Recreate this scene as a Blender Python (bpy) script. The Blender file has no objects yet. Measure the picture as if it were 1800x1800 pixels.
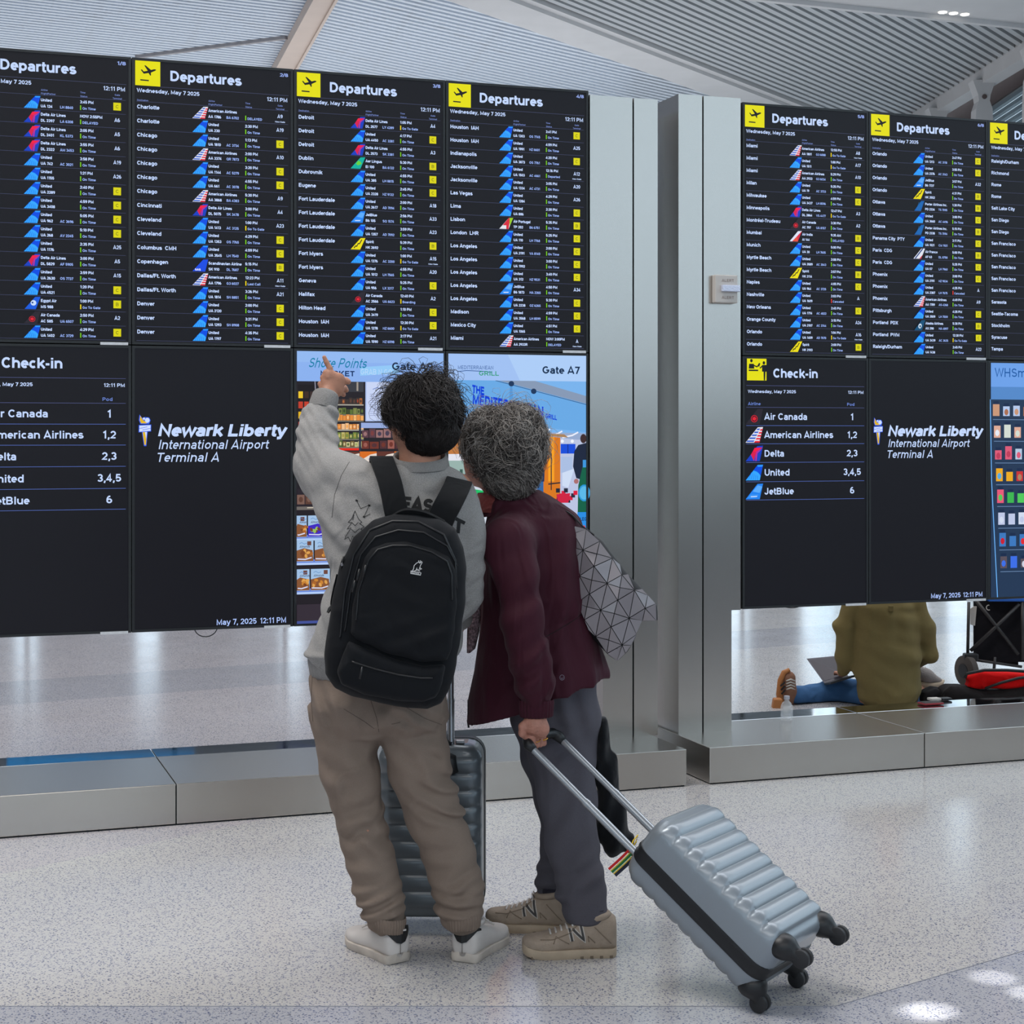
import bpy, math, random
import numpy as np
from mathutils import Vector, Matrix
from mathutils.bvhtree import BVHTree

SC = bpy.context.scene
COL = SC.collection
# ------------------------------------------------------------------ camera
F, CX, CY, HC = 2950.0, 900.0, 765.0, 1.6
cam_d = bpy.data.cameras.new('camera'); cam = bpy.data.objects.new('camera', cam_d); COL.objects.link(cam)
cam_d.sensor_fit = 'HORIZONTAL'; cam_d.sensor_width = 36.0; cam_d.lens = 36.0*F/1800.0
cam_d.shift_y = (CY-900.0)/1800.0
cam_d.clip_end = 300
cam.location = (0, 0, HC); cam.rotation_euler = (math.pi/2, 0, 0)
SC.camera = cam
# ------------------------------------------------------------------ world, exposure, lights
SC.view_settings.view_transform = 'Standard'; SC.view_settings.look = 'None'
SC.view_settings.exposure = 0.0; SC.view_settings.gamma = 1.0
SC.view_settings.use_curve_mapping = False
W = bpy.data.worlds.new('world'); SC.world = W; W.use_nodes = True
bg = W.node_tree.nodes['Background']; bg.inputs[0].default_value = (0.80, 0.90, 1.0, 1); bg.inputs[1].default_value = 1.9

def area(name, loc, size, power, color, rot=(0, 0, 0)):
    l = bpy.data.lights.new(name, 'AREA'); l.shape = 'RECTANGLE'; l.size, l.size_y = size; l.energy = power; l.color = color
    o = bpy.data.objects.new(name, l); o.location = loc; o.rotation_euler = rot; COL.objects.link(o)
    return o
area('roof_light', (-3.4, 4.6, 8.6), (5, 3), 560, (1.0, 0.97, 0.94))
area('roof_light', (3.5, 9.5, 8.6), (10, 4), 410, (0.97, 0.97, 1.0))
area('roof_light', (0.0, 17.0, 8.6), (22, 5), 880, (0.93, 0.96, 1.0))
area('roof_light', (0.0, -6.0, 8.6), (16, 4), 620, (1.0, 0.97, 0.94))
area('ceiling_fill', (-6.0, 32.0, 3.2), (20, 10), 800, (0.92, 0.96, 1.0), (math.pi, 0, 0))  # hidden fill lights added behind the boards to brighten the ceiling, not fittings
area('ceiling_fill', (6.0, 33.0, 3.2), (5, 12), 90, (0.95, 0.97, 1.0), (math.pi, 0, 0))
for (lx, ly, tx, ty, pw, ang) in ((0.2, 6.4, 1.17, 4.67, 4200, 1.05), (0.2, 6.6, 1.13, 4.645, 3200, 1.0), (0.6, 6.9, 1.42, 4.95, 3600, 1.0), (0.9, 6.6, 1.49, 4.81, 3600, 1.0)):
    l = bpy.data.lights.new('sunbeam', 'SPOT'); l.energy = pw; l.spot_size = math.radians(ang); l.spot_blend = 0.6
    l.shadow_soft_size = 0.02; l.color = (1, 0.98, 0.94)
    o = bpy.data.objects.new('sunbeam', l); o.location = (lx, ly, 8.8)
    o.rotation_euler = (Vector((tx, ty, 0))-Vector((lx, ly, 8.8))).to_track_quat('-Z', 'Y').to_euler(); COL.objects.link(o)

# ------------------------------------------------------------------ basic helpers
def at(px, py, Y):
    "world point seen at picture position (px,py) at depth Y"
    return np.array([(px-CX)/F*Y, Y, HC-(py-CY)/F*Y])
TH = 0.338; XA, ZA = -1.6294, 7.1887
CT, ST = math.cos(TH), math.sin(TH)
def B(s, d, z):
    "bank coordinates: s along the row of screens, d out towards the viewer, z up"
    return (XA+s*CT+d*ST, ZA+s*ST-d*CT, z)

def lin(c):
    return tuple(((v/255.0)/12.92 if v/255.0 <= 0.04045 else ((v/255.0+0.055)/1.055)**2.4) for v in c)
def nt(name):
    m = bpy.data.materials.new(name); m.use_nodes = True
    return m, m.node_tree, m.node_tree.nodes['Principled BSDF']
def mat(name, rgb, rough=0.6, metal=0.0, spec=0.5, bump=0.0, bscale=60.0, var=0.0, vscale=8.0, coat=0.0, alpha=None, sheen=0.0, stretch=None):
    m, t, b = nt(name)
    c = lin(rgb)+(1,)
    b.inputs['Base Color'].default_value = c; b.inputs['Roughness'].default_value = rough
    b.inputs['Metallic'].default_value = metal; b.inputs['Specular IOR Level'].default_value = spec
    b.inputs['Coat Weight'].default_value = coat; b.inputs['Sheen Weight'].default_value = sheen
    tc = t.nodes.new('ShaderNodeTexCoord')
    src = tc.outputs['Object']
    if stretch:
        mp = t.nodes.new('ShaderNodeMapping'); mp.inputs['Scale'].default_value = stretch
        t.links.new(src, mp.inputs[0]); src = mp.outputs[0]
    if var > 0:
        n = t.nodes.new('ShaderNodeTexNoise'); n.inputs['Scale'].default_value = vscale; n.inputs['Detail'].default_value = 4
        t.links.new(src, n.inputs['Vector'])
        r = t.nodes.new('ShaderNodeValToRGB')
        r.color_ramp.elements[0].position = 0.3; r.color_ramp.elements[1].position = 0.7
        r.color_ramp.elements[0].color = tuple(v*(1-var) for v in c[:3])+(1,)
        r.color_ramp.elements[1].color = tuple(min(1, v*(1+var)) for v in c[:3])+(1,)
        t.links.new(n.outputs[0], r.inputs[0]); t.links.new(r.outputs[0], b.inputs['Base Color'])
    if bump > 0:
        n = t.nodes.new('ShaderNodeTexNoise'); n.inputs['Scale'].default_value = bscale; n.inputs['Detail'].default_value = 5
        t.links.new(src, n.inputs['Vector'])
        bn = t.nodes.new('ShaderNodeBump'); bn.inputs['Strength'].default_value = bump; bn.inputs['Distance'].default_value = 0.01
        t.links.new(n.outputs[0], bn.inputs['Height']); t.links.new(bn.outputs[0], b.inputs['Normal'])
    if alpha is not None: b.inputs['Alpha'].default_value = alpha
    return m
def fabric(name, rgb, weave=900, folds=0.5, fscale=9.0, var=0.1, rough=0.95, sheen=0.15, stretch=(1, 1, 1)):
    "cloth: fine weave plus soft creases in the bump"
    m, t, b = nt(name); c = lin(rgb)
    b.inputs['Roughness'].default_value = rough; b.inputs['Specular IOR Level'].default_value = 0.2
    b.inputs['Sheen Weight'].default_value = sheen
    tc = t.nodes.new('ShaderNodeTexCoord'); mp = t.nodes.new('ShaderNodeMapping'); mp.inputs['Scale'].default_value = stretch
    t.links.new(tc.outputs['Object'], mp.inputs[0])
    n1 = t.nodes.new('ShaderNodeTexNoise'); n1.inputs['Scale'].default_value = weave; t.links.new(tc.outputs['Object'], n1.inputs['Vector'])
    n2 = t.nodes.new('ShaderNodeTexNoise'); n2.inputs['Scale'].default_value = fscale; n2.inputs['Detail'].default_value = 3; n2.inputs['Distortion'].default_value = 0.8
    n3 = t.nodes.new('ShaderNodeTexNoise'); n3.noise_type = 'RIDGED_MULTIFRACTAL'; n3.inputs['Scale'].default_value = fscale*1.1; n3.inputs['Detail'].default_value = 2; n3.inputs['Distortion'].default_value = 1.2; n3.inputs['Roughness'].default_value = .4
    t.links.new(mp.outputs[0], n3.inputs['Vector']); b3 = t.nodes.new('ShaderNodeBump'); b3.inputs['Strength'].default_value = min(1, folds*1.6); b3.inputs['Distance'].default_value = 0.03; t.links.new(n3.outputs[0], b3.inputs['Height'])
    t.links.new(mp.outputs[0], n2.inputs['Vector'])
    r = t.nodes.new('ShaderNodeValToRGB'); r.color_ramp.elements[0].position = 0.35; r.color_ramp.elements[1].position = 0.65
    r.color_ramp.elements[0].color = tuple(v*(1-var) for v in c)+(1,); r.color_ramp.elements[1].color = tuple(v*(1+var) for v in c)+(1,)
    t.links.new(n1.outputs[0], r.inputs[0]); t.links.new(r.outputs[0], b.inputs['Base Color'])
    b1 = t.nodes.new('ShaderNodeBump'); b1.inputs['Strength'].default_value = 0.25; b1.inputs['Distance'].default_value = 0.001
    b2 = t.nodes.new('ShaderNodeBump'); b2.inputs['Strength'].default_value = folds; b2.inputs['Distance'].default_value = 0.02
    t.links.new(n1.outputs[0], b1.inputs['Height']); t.links.new(n2.outputs[0], b2.inputs['Height'])
    t.links.new(b3.outputs[0], b2.inputs['Normal']); t.links.new(b2.outputs[0], b1.inputs['Normal']); t.links.new(b1.outputs[0], b.inputs['Normal'])
    return m
def emit(name, rgb, k=1.0):
    m, t, b = nt(name); c = lin(rgb)+(1,)
    b.inputs['Base Color'].default_value = (0, 0, 0, 1); b.inputs['Roughness'].default_value = 0.4
    b.inputs['Emission Color'].default_value = c; b.inputs['Emission Strength'].default_value = k
    return m

def rotz(a): return np.array([[math.cos(a), -math.sin(a), 0], [math.sin(a), math.cos(a), 0], [0, 0, 1.0]])
PLOC = {}
def wloc(p): return PLOC.get(p.name, Vector((0, 0, 0))) if p is not None else Vector((0, 0, 0))
def thing(name, label, cat, loc=(0, 0, 0), group=None, kind=None):
    o = bpy.data.objects.new(name, None); o.empty_display_size = 0.05; COL.objects.link(o)
    o.location = loc; PLOC[o.name] = Vector(loc)
    if label: o['label'] = label
    if cat: o['category'] = cat
    if group: o['group'] = group
    if kind: o['kind'] = kind
    return o
def tag(o, label=None, cat=None, group=None, kind=None):
    if label: o['label'] = label
    if cat: o['category'] = cat
    if group: o['group'] = group
    if kind: o['kind'] = kind
    return o

class MB:
    "collects shapes in world coordinates"
    def __init__(s): s.v = []; s.f = []; s.m = []; s.c = []
    def add(s, verts, faces, mi=0, col=None):
        k = len(s.v); s.v.extend([tuple(map(float, p)) for p in verts])
        for f in faces:
            s.f.append(tuple(i+k for i in f)); s.m.append(mi); s.c.append(col)
        return s
    def box(s, c, size, R=None, mi=0):
        hx, hy, hz = size[0]/2, size[1]/2, size[2]/2
        vs = [np.array([x, y, z]) for x in (-hx, hx) for y in (-hy, hy) for z in (-hz, hz)]
        if R is not None: vs = [R@v for v in vs]
        vs = [v+np.array(c) for v in vs]
        return s.add(vs, [(0, 1, 3, 2), (4, 6, 7, 5), (0, 4, 5, 1), (2, 3, 7, 6), (0, 2, 6, 4), (1, 5, 7, 3)], mi)
    def bbox(s, s0, s1, d0, d1, z0, z1, mi=0):
        "box in bank coordinates"
        vs = [B(a, b, c) for a in (s0, s1) for b in (d1, d0) for c in (z0, z1)]
        return s.add(vs, [(0, 1, 3, 2), (4, 6, 7, 5), (0, 4, 5, 1), (2, 3, 7, 6), (0, 2, 6, 4), (1, 5, 7, 3)], mi)
    def tube(s, pts, r, n=8, mi=0, cap=True):
        pts = [np.array(p, float) for p in pts]; N = len(pts)
        rr = r if hasattr(r, '__len__') else [r]*N
        rings = []; up = None
        for i in range(N):
            d = pts[min(i+1, N-1)]-pts[max(i-1, 0)]; d /= (np.linalg.norm(d)+1e-9)
            if up is None:
                up = np.array([0, 0, 1.0]) if abs(d[2]) < 0.9 else np.array([1.0, 0, 0])
            a = np.cross(d, up); a /= (np.linalg.norm(a)+1e-9); b = np.cross(a, d); up = b
            rings.append([pts[i]+rr[i]*(math.cos(2*math.pi*j/n)*a+math.sin(2*math.pi*j/n)*b) for j in range(n)])
        vs = [p for ring in rings for p in ring]
        fs = [(i*n+j, i*n+(j+1) % n, (i+1)*n+(j+1) % n, (i+1)*n+j) for i in range(N-1) for j in range(n)]
        if cap: fs += [tuple(range(n))[::-1], tuple((N-1)*n+j for j in range(n))]
        return s.add(vs, fs, mi)
    def loft(s, rings, closed=True, cap=True, mi=0):
        n = len(rings[0]); N = len(rings)
        vs = [p for r in rings for p in r]
        m = n if closed else n-1
        fs = [(i*n+j, i*n+(j+1) % n, (i+1)*n+(j+1) % n, (i+1)*n+j) for i in range(N-1) for j in range(m)]
        if cap: fs += [tuple(range(n))[::-1], tuple((N-1)*n+j for j in range(n))]
        return s.add(vs, fs, mi)
    def prism(s, poly, thick, mi=0):
        "poly: list of 3D points (planar); thick: 3D vector"
        n = len(poly); t = np.array(thick)
        vs = [np.array(p) for p in poly]+[np.array(p)+t for p in poly]
        fs = [tuple(range(n)), tuple(range(n, 2*n))[::-1]]+[(i, i+n, (i+1) % n+n, (i+1) % n) for i in range(n)]
        return s.add(vs, fs, mi)
    def build(s, name, mats, parent=None, smooth=False, auto=None, bevel=0.0):
        off = wloc(parent)
        me = bpy.data.meshes.new(name)
        v = np.array(s.v)-np.array(off)
        me.from_pydata(v.tolist(), [], s.f)
        if not isinstance(mats, (list, tuple)): mats = [mats]
        for m in mats: me.materials.append(m)
        if len(mats) > 1: me.polygons.foreach_set('material_index', s.m)
        if any(c is not None for c in s.c):
            ca = me.color_attributes.new('Col', 'FLOAT_COLOR', 'CORNER')
            arr = []
            for p, c in zip(me.polygons, s.c):
                cc = (c or (0, 0, 0))
                arr.extend((cc[0], cc[1], cc[2], 1.0)*p.loop_total)
            ca.data.foreach_set('color', arr)
        if smooth: me.polygons.foreach_set('use_smooth', [True]*len(me.polygons))
        me.update()
        o = bpy.data.objects.new(name, me); COL.objects.link(o)
        if auto:
            me.set_sharp_from_angle(angle=math.radians(auto))
        if bevel > 0:
            b = o.modifiers.new('bevel', 'BEVEL'); b.width = bevel; b.segments = 2; b.limit_method = 'ANGLE'
        if parent is not None: o.parent = parent
        PLOC[o.name] = Vector(off)
        return o

# ------------------------------------------------------------------ signed distance modelling
class Fld:
    def __init__(s, lo, hi, h):
        s.lo = np.array(lo, float); s.h = h
        s.n = np.ceil((np.array(hi)-s.lo)/h).astype(int)+1
        s.ax = [s.lo[i]+h*np.arange(s.n[i]) for i in range(3)]
        s.d = np.full(tuple(s.n), 0.08)
    def add(s, fn, lo, hi, k=0.02, sub=False):
        m = k+0.03
        a = np.clip(np.floor((np.array(lo)-m-s.lo)/s.h).astype(int), 0, s.n-1)
        b = np.clip(np.ceil((np.array(hi)+m-s.lo)/s.h).astype(int)+1, 1, s.n)
        if np.any(b <= a): return s
        sl = tuple(slice(a[i], b[i]) for i in range(3))
        X, Y, Z = np.meshgrid(s.ax[0][sl[0]], s.ax[1][sl[1]], s.ax[2][sl[2]], indexing='ij', sparse=True)
        D = fn(X, Y, Z); E = s.d[sl]
        if sub:
            s.d[sl] = np.maximum(E, -D); return s
        h = np.clip(0.5+0.5*(D-E)/k, 0, 1)
        s.d[sl] = D*(1-h)+E*h-k*h*(1-h)
        return s
    def cap(s, a, b, ra, rb, k=0.02, sq=(1, 1, 1)):
        a = np.array(a, float); b = np.array(b, float); q = np.array(sq, float)
        A = a/q; AB = (b-a)/q; L = max(AB@AB, 1e-9); R = max(ra, rb)
        def fn(X, Y, Z):
            x = X/q[0]-A[0]; y = Y/q[1]-A[1]; z = Z/q[2]-A[2]
            t = np.clip((x*AB[0]+y*AB[1]+z*AB[2])/L, 0, 1)
            return np.sqrt((x-t*AB[0])**2+(y-t*AB[1])**2+(z-t*AB[2])**2)-(ra+(rb-ra)*t)
        return s.add(fn, np.minimum(a, b)-R*q.max(), np.maximum(a, b)+R*q.max(), k)
    def chain(s, pts, rs, k=0.02, sq=(1, 1, 1)):
        for i in range(len(pts)-1): s.cap(pts[i], pts[i+1], rs[i], rs[i+1], k, sq)
        return s
    def ell(s, c, r, k=0.02, R=None, sub=False):
        c = np.array(c, float); r = np.array(r, float)
        def fn(X, Y, Z):
            x, y, z = X-c[0], Y-c[1], Z-c[2]
            if R is not None: x, y, z = (R[0][0]*x+R[1][0]*y+R[2][0]*z, R[0][1]*x+R[1][1]*y+R[2][1]*z, R[0][2]*x+R[1][2]*y+R[2][2]*z)
            q = np.sqrt((x/r[0])**2+(y/r[1])**2+(z/r[2])**2)
            q2 = np.sqrt((x/r[0]**2)**2+(y/r[1]**2)**2+(z/r[2]**2)**2)+1e-9
            return q*(q-1)/q2
        return s.add(fn, c-r.max(), c+r.max(), k, sub)
    def stack(s, rings, k=0.02, p=2.0):
        "rings: (z,cx,cy,a,b) from low to high"
        rg = np.array(sorted(rings)); z0, z1 = rg[0, 0], rg[-1, 0]
        def fn(X, Y, Z):
            it = [np.interp(Z, rg[:, 0], rg[:, i]) for i in (1, 2, 3, 4)]
            q = (np.abs((X-it[0])/it[2])**p+np.abs((Y-it[1])/it[3])**p)**(1/p)
            d = (q-1)*np.minimum(it[2], it[3])
            return np.maximum(d, np.maximum(Z-z1, z0-Z))
        return s.add(fn, (min(rg[:, 1]-rg[:, 3]), min(rg[:, 2]-rg[:, 4]), z0), (max(rg[:, 1]+rg[:, 3]), max(rg[:, 2]+rg[:, 4]), z1), k)
    def cut(s, fn):
        X, Y, Z = np.meshgrid(*s.ax, indexing='ij', sparse=True)
        s.d = np.maximum(s.d, fn(X, Y, Z)); return s
    def disp(s, fn):
        X, Y, Z = np.meshgrid(*s.ax, indexing='ij', sparse=True)
        s.d = s.d+fn(X, Y, Z); return s
    def mesh(s):
        d = s.d.copy(); d[0] = d[-1] = 0.05; d[:, 0] = d[:, -1] = 0.05; d[:, :, 0] = d[:, :, -1] = 0.05
        ins = d < 0; nx, ny, nz = d.shape
        P = np.zeros((nx-1, ny-1, nz-1, 3)); C = np.zeros((nx-1, ny-1, nz-1))
        cs = [(0, 0, 0), (1, 0, 0), (0, 1, 0), (1, 1, 0), (0, 0, 1), (1, 0, 1), (0, 1, 1), (1, 1, 1)]
        g = lambda A, c: A[c[0]:nx-1+c[0], c[1]:ny-1+c[1], c[2]:nz-1+c[2]]
        cnt = sum(g(ins, c).astype(np.int8) for c in cs)
        act = (cnt > 0) & (cnt < 8); I = np.argwhere(act)
        Q = np.zeros((len(I), 3)); M = np.zeros(len(I))
        for c in cs:
            for axx in range(3):
                if c[axx]: continue
                e = list(c); e[axx] = 1
                a = d[I[:, 0]+c[0], I[:, 1]+c[1], I[:, 2]+c[2]]; b = d[I[:, 0]+e[0], I[:, 1]+e[1], I[:, 2]+e[2]]
                w = (a < 0) != (b < 0)
                t = np.where(w, a/np.where(w, a-b, 1), 0)
                p = np.array(c, float)[None, :].repeat(len(I), 0); p[:, axx] += t
                Q[w] += p[w]; M[w] += 1
        V = s.lo+s.h*(I+Q/M[:, None])
        idx = -np.ones(act.shape, int); idx[I[:, 0], I[:, 1], I[:, 2]] = np.arange(len(I))
        Fc = []
        for axx in range(3):
            u, v = (axx+1) % 3, (axx+2) % 3
            sh = [nx, ny, nz]
            sl0 = [slice(1, sh[0]-1), slice(1, sh[1]-1), slice(1, sh[2]-1)]; sl0[axx] = slice(0, sh[axx]-1)
            sl1 = list(sl0); sl1[axx] = slice(1, sh[axx])
            a = ins[tuple(sl0)]; b = ins[tuple(sl1)]
            for flip, msk in ((False, a & ~b), (True, ~a & b)):
                E_ = np.argwhere(msk)
                if len(E_) == 0: continue
                off = np.array([1, 1, 1]); off[axx] = 0; E_ = E_+off
                def gi(du, dv):
                    q = E_.copy(); q[:, u] -= du; q[:, v] -= dv
                    return idx[q[:, 0], q[:, 1], q[:, 2]]
                quad = np.stack([gi(1, 1), gi(0, 1), gi(0, 0), gi(1, 0)], 1)
                Fc.append(quad[:, ::-1] if flip else quad)
        return V, np.concatenate(Fc)
    def build(s, name, m, parent=None, smoothit=1, cell=None):
        V, Q = s.mesh()
        for _ in range(smoothit):
            S = np.zeros_like(V); N = np.zeros(len(V))
            for a, b in ((0, 1), (1, 2), (2, 3), (3, 0)):
                np.add.at(S, Q[:, a], V[Q[:, b]]); np.add.at(N, Q[:, a], 1)
                np.add.at(S, Q[:, b], V[Q[:, a]]); np.add.at(N, Q[:, b], 1)
            V = 0.5*V+0.5*S/N[:, None]
        return mesh_np(name, V, Q, m, parent)
def mesh_np(name, V, Q, m, parent=None):
    off = wloc(parent); me = bpy.data.meshes.new(name)
    me.vertices.add(len(V)); me.vertices.foreach_set('co', (V-np.array(off)).ravel())
    k = Q.shape[1]
    me.loops.add(len(Q)*k); me.loops.foreach_set('vertex_index', Q.ravel().astype(np.int32))
    me.polygons.add(len(Q)); me.polygons.foreach_set('loop_start', np.arange(0, len(Q)*k, k, dtype=np.int32))
    me.update(calc_edges=True); me.validate()
    me.polygons.foreach_set('use_smooth', [True]*len(me.polygons))
    me.materials.append(m)
    o = bpy.data.objects.new(name, me); COL.objects.link(o)
    if parent is not None: o.parent = parent
    PLOC[o.name] = Vector(off); o['_'] = 0; del o['_']
    return o
def join_np(parts):
    V = []; Q = []; k = 0
    for v, q in parts: V.append(v); Q.append(q+k); k += len(v)
    return np.concatenate(V), np.concatenate(Q)
def wob(X, Y, Z, f, s=0.0):
    return (np.sin(f*(X*1.0+Z*0.6)+s)*np.sin(f*(Y*0.8-Z*0.9)+1.7*s+1)+np.sin(f*(Z*1.3+X*0.4-Y*0.5)+2.3*s))*0.5
def bvh_of(o):
    me = o.data; off = wloc(o)
    return BVHTree.FromPolygons([v.co+off for v in me.vertices], [tuple(p.vertices) for p in me.polygons])
def sd_poly(P, X, Z):
    "signed distance to a 2D polygon, P (n,2), negative inside"
    P = np.array(P, float); n = len(P); d = np.full(np.broadcast(X, Z).shape, 1e9); ins = np.zeros(d.shape, bool)
    for i in range(n):
        a, b = P[i], P[(i+1) % n]; e = b-a
        wx, wz = X-a[0], Z-a[1]; t = np.clip((wx*e[0]+wz*e[1])/(e@e), 0, 1)
        d = np.minimum(d, np.sqrt((wx-t*e[0])**2+(wz-t*e[1])**2))
        c = ((a[1] <= Z) & (b[1] > Z)) | ((b[1] <= Z) & (a[1] > Z))
        with np.errstate(divide='ignore', invalid='ignore'):
            xi = a[0]+(Z-a[1])/(e[1] if e[1] != 0 else 1e-12)*e[0]
        ins ^= c & (X < xi)
    return np.where(ins, -d, d)

# ------------------------------------------------------------------ lettering: a stroke alphabet, cap height 1
G = {}
def _g():
    src = '''A 1 .1,0 .5,.97 .9,0;.25,.27 .75,.27
B .98 .17,0 .17,1;.17,.91 .55,.91 @.55,.715,.21,.195,90,-90 .17,.52;.17,.52 .56,.52 @.57,.305,.24,.215,90,-90 .17,.09
C 1 @.52,.5,.37,.41,42,318
D 1 .17,.02 .17,.91 .45,.91 @.45,.5,.38,.41,90,-90 .17,.09
E .9 .8,.91 .17,.91 .17,.09 .82,.09;.17,.51 .74,.51
F .83 .77,.91 .17,.91 .17,0;.17,.49 .7,.49
G 1.07 @.53,.5,.38,.41,48,345 .9,.47 .58,.47
H 1 .17,0 .17,1;.83,0 .83,1;.17,.5 .83,.5
I .38 .19,0 .19,1
J .8 .6,1 .6,.33 @.36,.33,.24,.24,0,-170
K 1 .17,0 .17,1;.86,1 .22,.36;.42,.56 .9,0
L .83 .17,1 .17,.09 .8,.09
M 1.16 .17,0 .17,.93 .58,.15 .99,.93 .99,0
N 1 .17,0 .17,.9 .83,.1 .83,1
O 1.08 @.54,.5,.39,.41,0,360
P .93 .17,0 .17,.91 .5,.91 @.53,.675,.25,.235,90,-90 .17,.44
Q 1.08 @.54,.5,.39,.41,0,360;.6,.25 .9,-.02
R 1 .17,0 .17,.91 .5,.91 @.55,.69,.25,.22,90,-90 .17,.47;.52,.47 .86,0
S .93 @.46,.705,.28,.205,20,270 @.47,.295,.31,.205,90,-160
T .85 .04,.91 .81,.91;.425,.91 .425,0
U 1 .17,1 .17,.4 @.5,.4,.33,.31,180,360 .83,1
V .93 .08,1 .465,.05 .85,1
W 1.3 .08,1 .36,.06 .65,.94 .94,.06 1.22,1
X .93 .08,0 .85,1;.08,1 .85,0
Y .93 .07,1 .465,.42 .86,1;.465,.45 .465,0
Z .85 .1,.91 .75,.91 .12,.09 .8,.09
a .78 @.37,.48,.24,.17,160,0 .61,0;.61,.39 .36,.39 @.33,.235,.2,.15,90,270 .45,.085 .61,.2
b .85 .15,0 .15,1;@.42,.365,.27,.28,0,360
c .78 @.41,.365,.27,.28,48,312
d .85 .7,0 .7,1;@.43,.365,.27,.28,0,360
e .78 .13,.37 .65,.37 @.39,.365,.26,.28,0,312
f .46 .2,0 .2,.78 @.36,.78,.16,.14,180,90 .45,.92;.03,.66 .43,.66
g .85 .7,.74 .7,-.02 @.43,-.02,.27,.17,0,-150;@.43,.38,.27,.27,0,360
h .85 .15,0 .15,1;.15,.38 @.42,.42,.27,.23,180,0 .69,0
i .39 .195,0 .195,.74;.195,.84 .195,1
j .39 .195,.74 .195,-.1 @.05,-.1,.145,.1,0,-90;.195,.84 .195,1
k .78 .15,0 .15,1;.68,.74 .2,.3;.36,.42 .73,0
l .39 .195,0 .195,1
m 1.24 .15,0 .15,.74;.15,.4 @.385,.44,.235,.21,180,0 .62,0;.62,.4 @.855,.44,.235,.21,180,0 1.09,0
n .85 .15,0 .15,.74;.15,.38 @.42,.42,.27,.23,180,0 .69,0
o .85 @.425,.365,.285,.28,0,360
p .85 .15,-.25 .15,.74;@.42,.365,.27,.28,0,360
q .85 .7,-.25 .7,.74;@.43,.365,.27,.28,0,360
r .54 .15,0 .15,.74;.15,.38 @.38,.42,.23,.23,180,85 .5,.65
s .74 @.36,.505,.22,.145,20,270 @.37,.225,.25,.14,90,-160
t .46 .2,.95 .2,.2 @.33,.2,.13,.12,180,275 .45,.08;.03,.66 .43,.66
u .85 .15,.74 .15,.35 @.42,.35,.27,.26,180,360 .69,.74;.69,.35 .69,0
v .78 .07,.74 .38,.05 .69,.74
w 1.1 .06,.74 .3,.06 .55,.68 .8,.06 1.04,.74
x .78 .07,0 .7,.74;.07,.74 .7,0
y .76 .07,.74 .38,.05;.69,.74 .33,-.14 .1,-.17
z .69 .1,.65 .6,.65 .1,.09 .64,.09
0 .78 @.39,.5,.27,.41,0,360
1 .62 .14,.74 .4,.93 .4,0
2 .78 @.39,.65,.26,.26,165,-25 .14,.09 .69,.09
3 .78 @.37,.7,.24,.21,155,-90;@.37,.29,.27,.2,90,-155
4 .78 .72,.27 .1,.27 .5,.95 .5,0
5 .78 .64,.91 .2,.91 .16,.48 @.38,.33,.27,.24,130,-150
6 .78 @.39,.32,.27,.23,0,360;@.44,.42,.32,.49,185,75
7 .72 .08,.91 .64,.91 .28,0
8 .78 @.39,.71,.22,.2,0,360;@.39,.29,.27,.2,0,360
9 .78 @.39,.68,.27,.23,0,360;@.34,.58,.32,.49,5,-105
: .4 .2,0 .2,.2;.2,.54 .2,.74
/ .42 .03,-.04 .39,1.04
, .36 .22,.15 .13,-.17
. .36 .18,0 .18,.19
- .48 .06,.38 .42,.38'''
    for ln in src.split('\n'):
        ch, adv, rest = ln.split(' ', 2); st = []
        for sg in rest.split(';'):
            P = []
            for tk in sg.split(' '):
                if tk[0] == '@':
                    cx, cy, rx, ry, a0, a1 = map(float, tk[1:].split(','))
                    n = max(3, int(abs(a1-a0)/30)+1)
                    P += [(cx+rx*math.cos(math.radians(a0+(a1-a0)*i/n)), cy+ry*math.sin(math.radians(a0+(a1-a0)*i/n))) for i in range(n+1)]
                else: P.append(tuple(map(float, tk.split(','))))
            Q = [P[0]]
            for p in P[1:]:
                if math.hypot(p[0]-Q[-1][0], p[1]-Q[-1][1]) > 0.02: Q.append(p)
            st.append(Q)
        G[ch] = (float(adv), st)
_g()
G['\u00e9'] = (G['e'][0], G['e'][1]+[[(.34, .84), (.52, 1.0)]])
def thick(P, w):
    "2D polyline -> quads"
    n = len(P); closed = math.hypot(P[0][0]-P[-1][0], P[0][1]-P[-1][1]) < 1e-4
    L = []; R = []
    for i in range(n):
        a = P[i-1] if i > 0 else (P[-2] if closed else P[0]); b = P[i]; c = P[i+1] if i < n-1 else (P[1] if closed else P[-1])
        d1 = (b[0]-a[0], b[1]-a[1]); d2 = (c[0]-b[0], c[1]-b[1])
        l1 = math.hypot(*d1) or 1; l2 = math.hypot(*d2) or 1
        if (i == 0 and not closed): d1, l1 = d2, l2
        if (i == n-1 and not closed): d2, l2 = d1, l1
        n1 = (-d1[1]/l1, d1[0]/l1); n2 = (-d2[1]/l2, d2[0]/l2)
        mx, my = n1[0]+n2[0], n1[1]+n2[1]; ml = math.hypot(mx, my) or 1e-6; mx /= ml; my /= ml
        k = min(1/max(mx*n1[0]+my*n1[1], 0.2), 1.9)*w/2
        L.append((b[0]+mx*k, b[1]+my*k)); R.append((b[0]-mx*k, b[1]-my*k))
    return [(R[i], R[i+1], L[i+1], L[i]) for i in range(n-1)]
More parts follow.
